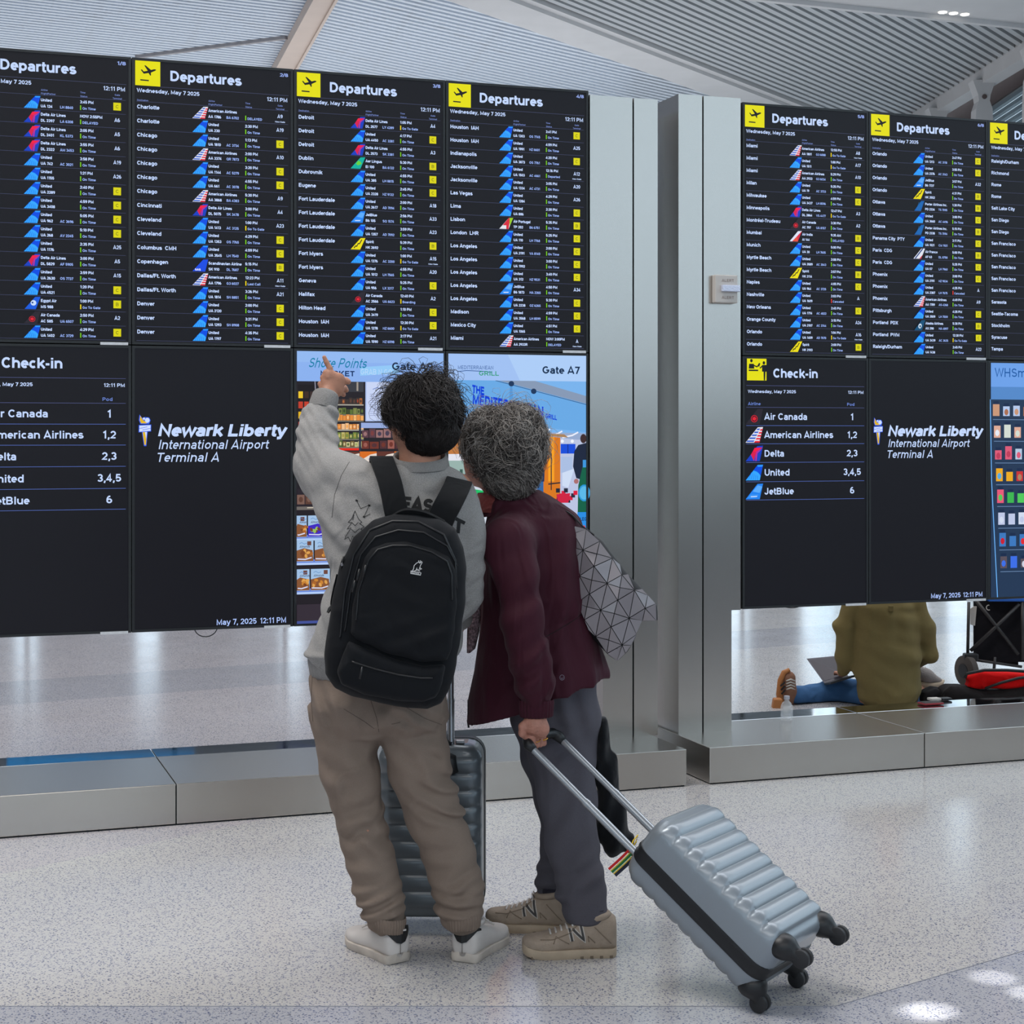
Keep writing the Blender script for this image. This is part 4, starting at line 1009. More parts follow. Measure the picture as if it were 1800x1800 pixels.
# grey ribs of the right bay, one by one
L_ = 1.0
rib = MB(); rib.box((0, 0, 0), (1, 0.115, 0.10)); rib_me = None
k = 0
for i in range(62):
    p = bandR+n3*(0.30+0.2*i)
    t1 = (9.18+.06*38.8-p[0]-.06*p[1])/(u3[0]+.06*u3[1])+.1
    t0 = max((24.5-p[1])/u3[1], -9)
    if t1-t0 < 0.3: continue
    c = p+u3*(t0+t1)/2
    if rib_me is None:
        o = rib.build('ceiling_slat', M_RIB, cl); rib_me = o.data
    else:
        o = bpy.data.objects.new('ceiling_slat', rib_me); COL.objects.link(o); o.parent = cl
    o.location = Vector((c[0], c[1], 9.035))-cl.location
    # mesh was stored relative to the ceiling origin: shift back
    o.rotation_euler = (0, 0, math.atan2(u3[1], u3[0])); o.scale = (t1-t0, 1, 1)
rib_me.transform(Matrix.Translation(cl.location))
# fine slats of the left bays
def clip(p, dr, planes, lim=60):
    a, c = -lim, lim
    for (o, n) in planes:
        dn = dr@n; pn = (p-o)@n
        if abs(dn) < 1e-9:
            if pn < 0: return None
            continue
        tt = -pn/dn
        if dn > 0: a = max(a, tt)
        else: c = min(c, tt)
    return (a, c) if c-a > .2 else None
beamP = np.array([-3.27, 28.5]); beamD = np.array([-1.37, 5.3]); beamD = beamD/np.linalg.norm(beamD); beamN = np.array([beamD[1], -beamD[0]])
near = (np.array([0, 23.0]), np.array([0, 1.0])); far = (np.array([0, 46.0]), np.array([0, -1.0]))
q = MB()
for dr, planes, c0 in ((np.array([.707, .707]), [(beamP, beamN), (bandL, -n3), near, far], np.array([-2.0, 32.0])),
                       (np.array([.89, .456]), [(beamP, -beamN), near, far, (np.array([-22.0, 0]), np.array([1.0, 0]))], np.array([-8.0, 33.0]))):
    nn = np.array([-dr[1], dr[0]]); RR = np.array([[dr[0], -dr[1], 0], [dr[1], dr[0], 0], [0, 0, 1]])
    for i in range(-90, 90):
        p = c0+nn*0.2*i; cc = clip(p, dr, planes)
        if cc is None: continue
        mid = p+dr*(cc[0]+cc[1])/2
        q.box((mid[0], mid[1], 9.05), (cc[1]-cc[0], 0.10, 0.045), RR)
tag(q.build('fine_ceiling_slats', M_SLAT, cl), kind='stuff')
# joints and trusses above the fine slats
def onc(px, py, z=9.0): Y = (z-HC)*F/(CY-py); return np.array([(px-CX)/F*Y, Y])
def bar(name, pa, pb, w, z0, z1, m, ext=0.0):
    a, c = onc(*pa), onc(*pb); d = (c-a)/np.linalg.norm(c-a); a = a-d*ext; c = c+d*ext; n = np.array([-d[1], d[0]])*w/2
    return strip(name, [a-n, c-n, c+n, a+n], z0, z1, m, cl)
bar('roof_beam', (562, 0), (495, 120), 0.40, 8.82, 9.02, M_BEAM, ext=5)
bar('beam_flange', (579, 0), (512, 120), 0.05, 8.78, 8.86, M_BEAM, ext=5)
M_JNT = mat('grey_truss', (150, 146, 148), 0.7)
bar('truss_rod', (240, 100), (503, 66), 0.09, 8.97, 9.03, M_JNT)
for (pa, pb) in (((0, 52), (380, 0)), ((180, 0), (150, 95)), ((372, 0), (325, 100)), ((130, 20), (330, 85)), ((645, 0), (900, 100)), ((745, 0), (655, 130)), ((540, 75), (740, 140)), ((895, 40), (815, 135)), ((380, 20), (520, 75)), ((570, 60), (700, 30))):
    bar('panel_joint', pa, pb, 0.05, 9.075, 9.09, M_JNT)
# near soffit on the right, with three downlights
s0_, s1_ = np.array([5.1, 28.5]), np.array([9.2, 30.1]); sd = (s1_-s0_)/np.linalg.norm(s1_-s0_)
A_ = s0_-sd*6; C_ = s0_+sd*5.6; nn = np.array([sd[1], -sd[0]])
strip('near_soffit', [A_+nn*6, C_+nn*6, C_, A_], 8.94, 9.10, M_WHITE, cl)
strip('soffit_lip', [A_, C_, C_+nn*.12, A_+nn*.12], 8.86, 8.94, M_WHITE, cl)
M_LAMP = emit('lamp', (255, 250, 240), 3.0)
for px in (1657, 1676, 1696):
    c = onc(px, 21+.10*(px-1657), 8.94); q = MB(); q.tube([(c[0], c[1], 8.925), (c[0], c[1], 8.95)], 0.075, 14)
    q.build('downlight', M_LAMP, cl)
# eave beam, brown wall, columns, windows on the right
EX = lambda Y: 9.18+(38.8-Y)*.06
strip('eave_beam', [(EX(57.5), 57.5), (EX(12), 12), (EX(12)+.34, 12), (EX(57.5)+.34, 57.5)], 8.70, 9.10, M_WHITE, cl)
rw = thing('wall_right', None, None, (10.6, 20, 0), kind='structure')
q = MB(); q.box((10.7, 22, 9.5), (0.2, 72, 1.2)); q.build('brown_cladding', M_BROWN, rw)
q = MB(); q.box((10.7, 3.0, 0.95), (0.2, 34, 1.9)); q.build('dark_cladding', M_DARKW, rw)
q = MB(); q.box((10.0, 22, 10.1), (1.6, 72, 0.1)); q.build('wall_head', M_BROWN, rw)
ys = [-13.0+4.25*i for i in range(18)]
wn = 1
for i, (a, c) in enumerate(zip(ys[:-1], ys[1:])):
    lo = 1.9 if a < 20 else 0.1
    T = thing('window_%d' % wn, None, None, (10.7, (a+c)/2, lo), kind='structure'); wn += 1
    MB().box((10.7, a+.08, (lo+8.9)/2), (0.16, 0.12, 8.9-lo)).build('window_frame', M_FRAME, T)
    q = MB()
    for z in (lo+.05, 3.2 if lo < 1 else 3.6, 5.4, 8.85): q.box((10.7, (a+c)/2, z), (0.12, c-a, 0.09))
    q.build('transom', M_FRAME, T)
    MB().box((10.7, (a+c)/2, (lo+8.9)/2), (0.012, c-a-.14, 8.9-lo)).build('glass_pane', M_GLASS, T)
for (yb, lab) in ((35.9, 'pale window blind high on the right beyond the first white column'), (31.6, 'pale window blind high on the right, beside the picture edge')):
    T = thing('window_blind', lab, 'blind', (10.55, yb, 8.7))
    bm_ = None
    for i in range(22):
        MB().box((10.52, yb, 8.70-.16*i), (0.07, 3.9, 0.135), np.array([[.9, 0, .43], [0, 1, 0], [-.43, 0, .9]])).build('blind_slat', M_BLIND, T)
def column(Y, lab):
    x = EX(Y)+.05; T = thing('column', lab, 'column', (x, Y, 0))
    MB().box((x, Y, 3.9), (0.38, 0.40, 7.8)).build('shaft', M_WHITE, T, bevel=0.04)
    q = MB(); q.box((x, Y, 3.85), (0.28, 0.43, 7.5)); q.build('shaft_panel', M_COLP, T)
    ring = lambda z, w: [(x-w/2, Y-.19, z), (x+w/2, Y-.19, z), (x+w/2, Y+.19, z), (x-w/2, Y+.19, z)]
    MB().loft([ring(7.78, .36), ring(8.18, .33), ring(8.34, .22), ring(8.46, .25), ring(8.76, .46)]).build('capital', M_WHITE, T)
    q = MB(); q.tube([(x, Y-.195, 8.42), (x, Y-.21, 8.42)], 0.05, 12); q.build('bolt', M_BROWN, T)
column(34.0, 'white column with flared head above the right end of screen 6/8, left one of the two')
column(31.1, 'white column with flared head at the upper right picture edge')
column(36.9, 'white column whose flared head barely shows above the top of screen 6/8')
# unseen dark block added behind the viewer to darken the pillar reflections
T = thing('reflection_block', 'long dark block added unseen behind the viewer to darken the pillar reflections', 'block', (6.4, 1.2, 0))
R45 = rotz(math.radians(45))
MB().box((6.2, 1.6, .62), (1.0, 9.5, 1.24), R45).build('block_body', M_DARKC, T, bevel=.01); MB().box((6.2, 1.6, 1.27), (1.1, 9.6, .05), R45).build('block_top', M_DARKC, T, bevel=.01)
# glowing boxes added beyond the screens for their reflections in the ledges and floor
for (x_, y_, w_s, rgb_, lab) in ((-4.9, 20, 2.2, (30, 120, 180), 'blue sign box on two posts, added beyond the left bank for its mirror image'), (-7.6, 20, 1.6, (170, 176, 186), 'pale grey glowing box on two posts, added beyond the left bank for its mirror image'), (-2.3, 20, 1.0, (26, 50, 120), 'navy glowing box on two posts, added beyond the left bank for its mirror image'), (3.6, 21, 1.8, (205, 215, 230), 'white glowing box on two posts, added beyond the right bank for its mirror image')):
    T = thing('reflection_sign', lab, 'sign', (x_, y_, 0))
    MB().box((x_, y_, 2.85), (w_s, .16, .62)).build('reflection_box', emit('reflection_face_%d' % len(bpy.data.materials), rgb_, .9), T, bevel=.01)
    for k_ in (-.4, .4): q = MB(); q.tube([(x_+w_s*k_, y_, 0.0), (x_+w_s*k_, y_, 2.56)], .03, 8); q.build('post', M_HOUS, T)
# other walls
lw = thing('wall_left', None, None, (XL, 22, 0), kind='structure')
MB().box((XL-.1, 22, 4.6), (0.2, 72, 9.2)).build('wall_panel', M_WALL, lw)
bw = thing('wall_back', None, None, (-8, YF, 0), kind='structure')
MB().box(((XL+XR)/2, YF+.1, 8.3), (XR-XL, 0.2, 1.8)).build('wall_panel', M_WALL, bw)
x = XL; r = random.Random(3)
while x < XR:
    w = r.choice([1.2, 1.8, 2.6]); g = r.choice([1.4, 2.4, 3.4]) if x < 2 else 3.4
    MB().box((x+w/2, YF+.1, 3.7), (w, 0.3, 7.4)).build('wall_pier', r.choice([M_WALL, M_DARKW]), bw)
    T = thing('window_%d' % wn, None, None, (x+w+g/2, YF, 0), kind='structure'); wn += 1
    MB().box((x+w+g/2, YF+.1, 3.7), (g, 0.02, 7.4)).build('glass_pane', M_GLASS, T)
    if x < -2: MB().box((x+w+g/2-.4, YF+.1, 4.9 if r.random() < .5 else 5.6), (g-.8, 0.1, 5.0)).build('blind', M_WALL, T)
    x += w+g
fw = thing('wall_front', None, None, (-8, YB, 0), kind='structure')
MB().box(((XL+XR)/2, YB-.1, 1.0), (XR-XL, 0.2, 2.0)).build('dark_cladding', M_DARKW, fw)
MB().box(((XL+XR)/2, YB-.1, 8.2), (XR-XL, 0.2, 2.2)).build('wall_panel', M_WALL, fw)
x = XL
while x < XR:
    MB().box((x+.1, YB-.1, 4.6), (0.25, 0.25, 5.2)).build('mullion', M_FRAME, fw); x += 2.4
T = thing('window_%d' % wn, None, None, (-8, YB, 2), kind='structure')
MB().box(((XL+XR)/2, YB-.1, 4.5), (XR-XL, 0.02, 5.1)).build('glass_pane', M_GLASS, T)
# ------------------------------------------------------------------ people: shared tools
M_SKIN = mat('skin', (178, 126, 102), 0.55, var=0.07, vscale=30, bump=0.12, bscale=180)
M_SKIN2 = mat('older_skin', (176, 122, 104), 0.55, var=0.14, vscale=45, bump=0.3, bscale=120)
def frame_pts(o, R, pts): return [np.array(o)+R@np.array(p) for p in pts]
def hand_field(f, wrist, palm_c, palm_r, R, fingers, thumb, k=0.006):
    pass
def fingers_on(f, chains, k=0.004):
    for pts, r0, r1 in chains:
        n = len(pts); f.chain(pts, [r0+(r1-r0)*i/(n-1) for i in range(n)], k)
def loft_limb_noise(amp, fr, s):
    return lambda X, Y, Z: amp*wob(X, Y, Z, fr, s)
def hair_locks(name, parent, m, centre, rad, n, length, curl, r0, rnd, keep, lift=0.0, down=(0, 0, -1), seg=8, spread=.7, sides=4, flow=0.0):
    "curly locks: tapered tubes rooted on an ellipsoid"
    q = MB(); c = np.array(centre); rad = np.array(rad); down = np.array(down, float)
    cnt = 0; tries = 0
    while cnt < n and tries < n*6:
        tries += 1
        v = np.array([rnd.gauss(0, 1) for _ in range(3)]); v /= np.linalg.norm(v)
        if not keep(v): continue
        p = c+v*rad*(0.93+0.1*rnd.random()); nrm = v/rad; nrm /= np.linalg.norm(nrm)
        tdir = down-nrm*(down@nrm); tdir += np.array([rnd.gauss(0, .55) for _ in range(3)])*spread; tdir -= nrm*(tdir@nrm); tdir /= (np.linalg.norm(tdir)+1e-6)
        if flow > 0:
            g = p*26; fv = np.array([math.sin(g[2]*1.1+g[1]*.7)+math.sin(g[0]*1.9+2), math.sin(g[0]*.9+g[2]*.8+1), .8*math.sin(g[1]*1.3+g[0]*1.1+3)])*flow*.6
            tdir = tdir+fv; tdir -= nrm*(tdir@nrm); tdir /= (np.linalg.norm(tdir)+1e-6)
        side = np.cross(nrm, tdir); L = length*rnd.uniform(.6, 1.3); lf = lift*rnd.uniform(.2, 1.6); ph = rnd.random()*6.28; cw = curl*rnd.uniform(.6, 1.3); tw = rnd.uniform(1.0, 2.2)
        P_ = []
        for i in range(seg):
            t_ = i/(seg-1); a = ph+t_*6.28*tw
            w = p+tdir*L*t_+side*math.sin(a)*cw*t_**.5
            u = (w-c)/rad; un = np.linalg.norm(u); h_ = ((math.cos(a)*cw*.7+cw*.6)*t_**.5+lf*math.sin(min(t_*2.4, 3.14)))/rad.mean()
            w = c+u/un*rad*(1.0+h_)
            P_.append(w)
        q.tube(P_, [r0*(1-.75*(i/(seg-1))) for i in range(seg)], sides, cap=False); cnt += 1
    return q.build(name, m, parent, smooth=True)
def print_on(name, o, strokes, w, m, Yref, parent, lift=0.0012):
    "thin print laid on a cloth surface: strokes in picture coordinates cast along the view"
    bv = bvh_of(o); q = MB(); org = Vector((0, 0, HC))
    def hit(p):
        d = Vector(at(p[0], p[1], 1.0))-org; d.normalize()
        h = bv.ray_cast(org, d)
        return None if h[0] is None else h[0]-d*lift
    for S in strokes:
        pts = []
        for a, c in zip(S[:-1], S[1:]):
            n = max(1, int(math.hypot(c[0]-a[0], c[1]-a[1])/3))
            pts += [(a[0]+(c[0]-a[0])*i/n, a[1]+(c[1]-a[1])*i/n) for i in range(n)]
        pts.append(S[-1])
        for Q4 in thick(pts, w):
            hs = [hit(p) for p in Q4]
            if any(h is None for h in hs): continue
            q.add([tuple(h) for h in hs], [(0, 1, 2, 3)])
    return q.build(name, m, parent)
def tube_on(name, o, path, r, m, parent, lift=0.0, n=6):
    "a thin cord laid on a surface along a path given in picture coordinates"
    bv = bvh_of(o); org = Vector((0, 0, HC)); P_ = []
    for a, c in zip(path[:-1], path[1:]):
        k_ = max(1, int(math.hypot(c[0]-a[0], c[1]-a[1])/5))
        for i in range(k_):
            p = (a[0]+(c[0]-a[0])*i/k_, a[1]+(c[1]-a[1])*i/k_); d = Vector(at(p[0], p[1], 1.0))-org; d.normalize(); h = bv.ray_cast(org, d)
            if h[0] is not None: P_.append(np.array(h[0]-d*lift))
    if len(P_) < 2: return None
    q = MB(); q.tube(P_, r, n); return q.build(name, m, parent, smooth=True)

# ------------------------------------------------------------------ the young man (body first, clothes are its children)
YM = 5.13
P3 = lambda px, py, Y=YM: at(px, py, Y)
K = YM/F   # metres per picture pixel at his depth
man_loc = (P3(745, 1690)[0], YM, 0)
# body
fh = Fld(P3(660, 850)-np.array([0.03, .16, 0]), P3(830, 650)+np.array([0.03, .2, 0]), 0.0045)
fh.ell(P3(741, 722), (.086, .100, .105), .02)                       # skull
fh.ell(P3(730, 752, YM+.03), (.070, .078, .080), .03)               # face
fh.ell(P3(716, 775, YM+.085), (.036, .030, .026), .02)              # chin
fh.cap(P3(693, 742, YM+.105), P3(690, 752, YM+.125), .010, .012, .012)   # nose
fh.cap(P3(738, 770, YM+.01), P3(738, 850, YM-.01), .060, .068, .03) # neck
fh.ell(P3(697, 760, YM+.0), (.014, .020, .032), .006)             # ear
fh.ell(P3(783, 757, YM+.005), (.010, .020, .031), .006)
fh.ell(P3(697, 757, YM-.018), (.007, .008, .017), .003, sub=True)
vh = fh.mesh()
fb = Fld((man_loc[0]-.45, YM-.35, 0.05), (man_loc[0]+.45, YM+.5, 1.6), 0.014)
fb.stack([(P3(0, 820)[2], P3(738, 0)[0], YM-.01, .06, .06), (P3(0, 860)[2], P3(715, 0)[0], YM, .15, .08), (P3(0, 1000)[2], P3(700, 0)[0], YM, .155, .095), (P3(0, 1180)[2], P3(668, 0)[0], YM, .16, .11)], .03)
fb.chain([P3(612, 1210), P3(630, 1420), P3(682, 1625, YM-.02)], [.085, .055, .040], .03); fb.chain([P3(726, 1210), P3(760, 1420), P3(815, 1625, YM-.02)], [.085, .055, .040], .03)
fb.chain([P3(800, 860), P3(808, 1030), P3(800, 1100, YM+.24)], [.055, .045, .034], .02)
fb.chain([P3(628, 862), P3(556, 815, YM+.17), P3(575, 712, YM+.30)], [.055, .042, .030], .02)
vb = fb.mesh()
# left hand pointing at the screens
YH = YM+.34; H3 = lambda px, py, dy=0.0: at(px, py, YH+dy)
fl = Fld(H3(545, 735)-np.array([0, .14, 0]), H3(632, 615)+np.array([0, .14, 0]), 0.0026)
fl.chain([H3(570, 722, -.05), H3(575, 700, -.02), H3(580, 684, 0)], [.030, .027, .029], .012, (1, .8, 1))
fl.chain([H3(578, 684), H3(579, 664)], [.030, .027], .012, (1, .55, 1)); fl.chain([H3(590, 684), H3(594, 668)], [.027, .024], .012, (1, .55, 1))
fingers_on(fl, [([H3(583, 660, 0), H3(580, 648, .004), H3(574, 637, .006), H3(570, 628, .006)], .0105, .0068),
                ([H3(577, 664, -.006), H3(573, 655, .000), H3(577, 652, .035), H3(583, 662, .045)], .0105, .0085),
                ([H3(571, 672, -.004), H3(568, 664, .002), H3(573, 662, .035), H3(580, 670, .045)], .0100, .0082),
                ([H3(566, 682, 0), H3(563, 675, .006), H3(569, 672, .033), H3(576, 678, .042)], .0092, .0075),
                ([H3(590, 682, .002), H3(600, 674, .008), H3(608, 669, .010), H3(612, 671, .008)], .0135, .0095),
                ([H3(600, 684, .02), H3(606, 682, .035), H3(609, 686, .035)], .0095, .008),
                ([H3(596, 692, .025), H3(602, 691, .035), H3(604, 694, .035)], .009, .0075)], .0035)
vl = fl.mesh()
# right hand closed round the trolley handle, hidden by the backpack
YR = 5.36; cxr = at(770, 1150, YR)
fr = Fld(cxr-np.array([.07, .08, .07]), cxr+np.array([.07, .08, .10]), 0.003)
fr.chain([cxr+np.array([.005, -.02, .085]), cxr+np.array([.0, -.012, .035])], [.026, .034], .01, (1, .75, 1))
for j in range(4):
    xx = -.030+.020*j
    fingers_on(fr, [([cxr+np.array([xx, -.016, .030]), cxr+np.array([xx, -.026, .008]), cxr+np.array([xx, -.014, -.016]), cxr+np.array([xx, .008, -.014])], .0098, .008)])
fingers_on(fr, [([cxr+np.array([-.036, -.004, .035]), cxr+np.array([-.042, .014, .018]), cxr+np.array([-.030, .024, .004])], .012, .009)])
vr = fr.mesh()
V, Q = join_np([vh, vb, vl, vr])
man = mesh_np('person', V, Q, M_SKIN)
man.data.transform(Matrix.Translation(-Vector(man_loc))); man.location = man_loc; PLOC[man.name] = Vector(man_loc)
tag(man, 'young man in grey sweatshirt and taupe trousers, back turned, pointing up at the screens', 'person')
# sweatshirt
M_SWEAT = fabric('grey_marl_sweatshirt', (146, 144, 142), 420, .35, 7, .18)
M_RIB2 = fabric('grey_ribbing', (140, 138, 136), 500, .25, 60, .12, stretch=(6, 6, .3))
fs = Fld((P3(500, 0)[0], YM-.24, P3(0, 1200)[2]), (P3(870, 0)[0], YM+.50, P3(0, 690)[2]), 0.0075)
fs.stack([(P3(0, 1182)[2], P3(668, 0)[0], YM-.0, .206, .140), (P3(0, 1150)[2], P3(672, 0)[0], YM, .232, .158), (P3(0, 1080)[2], P3(690, 0)[0], YM, .222, .15), (P3(0, 1000)[2], P3(706, 0)[0], YM, .216, .140),
          (P3(0, 930)[2], P3(708, 0)[0], YM, .220, .135), (P3(0, 880)[2], P3(714, 0)[0], YM, .212, .12), (P3(0, 850)[2], P3(722, 0)[0], YM, .175, .10), (P3(0, 826)[2], P3(732, 0)[0], YM-.005, .100, .080), (P3(0, 812)[2], P3(736, 0)[0], YM-.008, .074, .068)], .03, 2.3)
fs.chain([P3(640, 858), P3(600, 842, YM+.08), P3(557, 815, YM+.17)], [.078, .078, .070], .04)
fs.cap(P3(622, 905, YM+.03), P3(566, 850, YM+.14), .070, .060, .05)
fs.cap(P3(612, 960, YM+.02), P3(600, 900, YM+.05), .060, .072, .05)
fs.chain([P3(557, 815, YM+.17), P3(556, 770, YM+.23), P3(563, 728, YM+.29)], [.070, .060, .044], .03)
fs.cap(P3(551, 731, YM+.285), P3(571, 729, YM+.295), .042, .046, .010)
fs.cap(P3(563, 722, YM+.30), P3(570, 700, YM+.33), .037, .034, .006)
fs.chain([P3(790, 862), P3(812, 935), P3(808, 1030, YM+.01), P3(797, 1080, YM+.13), P3(785, 1110, YM+.19)], [.070, .068, .060, .050, .040], .03)
fs.cap(P3(820, 1000), P3(815, 1052), .050, .052, .03)
fs.disp(lambda X, Y, Z: .0045*wob(X, Y, Z, 34, .4)+.0035*wob(X, Y, Z, 60, 2.1))
zc, xc, yc = P3(0, 770)[2], P3(555, 0, YM+.24)[0], YM+.24
fs.disp(lambda X, Y, Z: .006*np.sin((Z*1.0+(X-xc)*.9)*150+3*np.sin(X*30))*np.exp(-(((X-xc)/.11)**2+((Z-zc)/.12)**2+((Y-yc)/.2)**2)))
z2 = P3(0, 1030)[2]; x2 = P3(812, 0)[0]
fs.disp(lambda X, Y, Z: .006*np.sin((Z-(X-x2)*.8)*130+1)*np.exp(-(((X-x2)/.08)**2+((Z-z2)/.10)**2)))
fs.disp(lambda X, Y, Z: -.010*np.exp(-((Z-P3(0, 1146)[2]-.0)/.006)**2)*(X < P3(640, 0)[0]))
nk = P3(737, 800, YM+.0)
fs.cap(nk+np.array([0, .01, -.004]), nk+np.array([0, .0, .08]), .066, .075, .001) if False else None
sweat = fs.build('sweatshirt', M_SWEAT, man)
# open neck collar: ribbed ring
q = MB(); cc = P3(738, 803, YM-.006)
ring = lambda k, dz, tl: [cc+np.array([k*.0815*math.cos(a), k*.075*math.sin(a), dz+tl*math.sin(a)]) for a in [2*math.pi*i/32 for i in range(32)]]
q.loft([ring(1.12, -.030, .016), ring(1.07, -.008, .02), ring(.99, .006, .022), ring(.93, .004, .022), ring(.90, -.012, .02)], cap=False)
q.build('collar', M_RIB2, man, smooth=True)
q = MB(); hz = P3(0, 1172)[2]; hx = P3(668, 0)[0]
ring = lambda k, z: [np.array([hx+k*.212*math.copysign(abs(math.cos(a))**.87, math.cos(a))*(1+.012*math.sin(38*a)), YM+k*.148*math.copysign(abs(math.sin(a))**.87, math.sin(a)), z]) for a in [2*math.pi*i/160 for i in range(160)]]
q.loft([ring(1.02, hz+.035), ring(1.03, hz+.02), ring(1.0, hz-.02), ring(.97, hz-.028), ring(.93, hz-.022)], cap=False)
q.build('hem_band', M_RIB2, man, smooth=True)
q = MB(); a0, a1 = P3(567, 716, YM+.30), P3(573, 694, YM+.325); dv = (a1-a0)/np.linalg.norm(a1-a0); e1 = np.cross(dv, [0, 1, 0]); e1 /= np.linalg.norm(e1); e2 = np.cross(dv, e1)
ring = lambda k, t_: [a0+(a1-a0)*t_+e1*k*.043*math.cos(a)*(1+.02*math.sin(30*a))+e2*k*.040*math.sin(a) for a in [2*math.pi*i/90 for i in range(90)]]
q.loft([ring(1.0, -.3), ring(1.06, .2), ring(1.0, .9), ring(.92, 1.05), ring(.86, .9)], cap=False)
q.build('cuff', M_RIB2, man, smooth=True)
# print on the back
M_INK = mat('black_print', (22, 22, 24), 0.8)
def px_text(txt, x, y, cap, width, wt, shear=0, slope=0.0):
    S = []; tot = 0; its = []
    for ch in txt:
        g = G[ch]; its.append((tot, g[1])); tot += g[0]
    sx = width/tot
    for ox, st in its:
        for P_ in st: S.append([(x+(p[0]+ox)*sx+shear*p[1]*cap, y-p[1]*cap+slope*((p[0]+ox)*sx)) for p in P_])
    return S
print_on('back_lettering', sweat, px_text('EAS', 704, 896, 23, 56, .2, .15, .1), 6.2, M_INK, YM, man); print_on('back_lettering', sweat, px_text('T', 794, 932, 25, 22, .2, .1, .5), 6.2, M_INK, YM, man)
tree = [[(624, 898), (618, 912), (612, 918), (618, 919), (610, 930), (617, 928), (608, 942), (606, 948), (612, 944), (616, 952), (620, 942), (626, 954), (630, 944)],
        [(624, 898), (630, 912), (636, 918), (632, 920), (640, 926), (634, 930), (641, 934)], [(618, 918), (624, 924), (630, 918)], [(617, 930), (624, 936), (632, 929)], [(622, 905), (620, 914)],
        [(627, 880), (634, 894), (649, 888), (640, 908)], [(640, 909), (651, 903)]]
print_on('back_drawing', sweat, tree, 1.0, M_INK, YM, man)
print_on('back_drawing', sweat, [[(625, 879), (629, 881)], [(647, 888), (651, 889)], [(638, 908), (642, 909)]], 3.2, M_INK, YM, man)
# trousers
M_TAUPE = fabric('taupe_cotton', (130, 115, 104), 800, .45, 6, .08, sheen=.03)
ft = Fld((P3(520, 0)[0], YM-.22, P3(0, 1660)[2]), (P3(870, 0)[0], YM+.26, P3(0, 1150)[2]), 0.007)
ft.stack([(P3(0, 1282)[2], P3(667, 0)[0], YM, .17, .09), (P3(0, 1265)[2], P3(666, 0)[0], YM, .205, .13), (P3(0, 1240)[2], P3(664, 0)[0], YM, .214, .140), (P3(0, 1190)[2], P3(664, 0)[0], YM, .205, .135), (P3(0, 1160)[2], P3(666, 0)[0], YM, .195, .125)], .05, 2.4)
ft.ell(P3(620, 1240, YM-.05), (.10, .10, .11), .04); ft.ell(P3(715, 1245, YM-.05), (.10, .10, .11), .04)
ft.chain([P3(607, 1270), P3(615, 1350), P3(633, 1440, YM+.01), P3(648, 1500, YM+.01), P3(664, 1560), P3(673, 1598, YM-.01)], [.104, .090, .075, .075, .073, .067], .010)
ft.chain([P3(726, 1270), P3(736, 1350), P3(766, 1440, YM+.01), P3(789, 1500, YM+.01), P3(804, 1560), P3(808, 1592, YM-.01)], [.104, .094, .086, .081, .079, .072], .010)
ft.chain([P3(673, 1592, YM-.015), P3(683, 1622, YM-.02)], [.062, .046], .02); ft.chain([P3(808, 1588, YM-.015), P3(815, 1618, YM-.02)], [.066, .050], .02)
def creases(cx_, cy_, a, L1, L2, fr_, amp, Yo=0):
    c = P3(cx_, cy_, YM+Yo); ca, sa = math.cos(a), math.sin(a)
    def fn(X, Y, Z):
        u = (X-c[0])*ca+(Z-c[2])*sa; v = -(X-c[0])*sa+(Z-c[2])*ca
        return 1.6*amp*np.sin(v*fr_+1.5*np.sin(u*14+cx_))*np.exp(-((u/L1)**2+(v/L2)**2))
    return fn
for args in ((775, 1395, -.5, .09, .07, 120, .008), (690, 1240, .9, .10, .09, 70, .006), (640, 1430, .5, .07, .10, 95, .005), (655, 1590, .35, .09, .06, 150, .007), (800, 1590, -.15, .09, .06, 150, .007), (780, 1490, .2, .08, .10, 90, .004), (620, 1330, -.8, .06, .14, 60, .006), (640, 1520, .2, .07, .1, 85, .004), (745, 1300, -.3, .09, .05, 80, .005)):
    ft.disp(creases(*args))
for args in ((800, 1415, -.35, .06, .035, 170, .007), (690, 1600, .4, .05, .04, 190, .006), (660, 1470, -.5, .06, .08, 110, .004), (760, 1345, -.9, .07, .08, 90, .005), (570, 1240, -1.3, .09, .05, 110, .006), (735, 1245, -.5, .09, .04, 120, .006), (815, 1545, .5, .05, .06, 130, .005)):
    ft.disp(creases(*args))
ft.disp(lambda X, Y, Z: .003*wob(X, Y, Z, 40, 1.3))
trs = ft.build('trousers', M_TAUPE, man)
M_SEAM = mat('dark_taupe_thread', (84, 72, 64), .9)
CUFFDEF = 1
def cuffring(name, c, rx, ry, h, tilt, m, par, nfold=34):
    q = MB(); R_ = lambda k, z: [np.array([c[0]+k*rx*math.cos(a)*(1+.03*math.sin(nfold*a)), c[1]+k*ry*math.sin(a)*(1+.03*math.sin(nfold*a)), c[2]+z+tilt*rx*math.cos(a)]) for a in [2*math.pi*i/140 for i in range(140)]]
    q.loft([R_(1.04, h/2), R_(1.06, h/4), R_(1.0, -h/2), R_(.92, -h/2-.003), R_(.85, -h/4)], cap=False)
    return q.build(name, m, par, smooth=True)
cuffring('trouser_cuff', P3(683, 1622, YM-.03), .050, .050, .042, -.12, M_TAUPE, man); cuffring('trouser_cuff', P3(814, 1617, YM-.03), .052, .052, .042, .05, M_TAUPE, man)
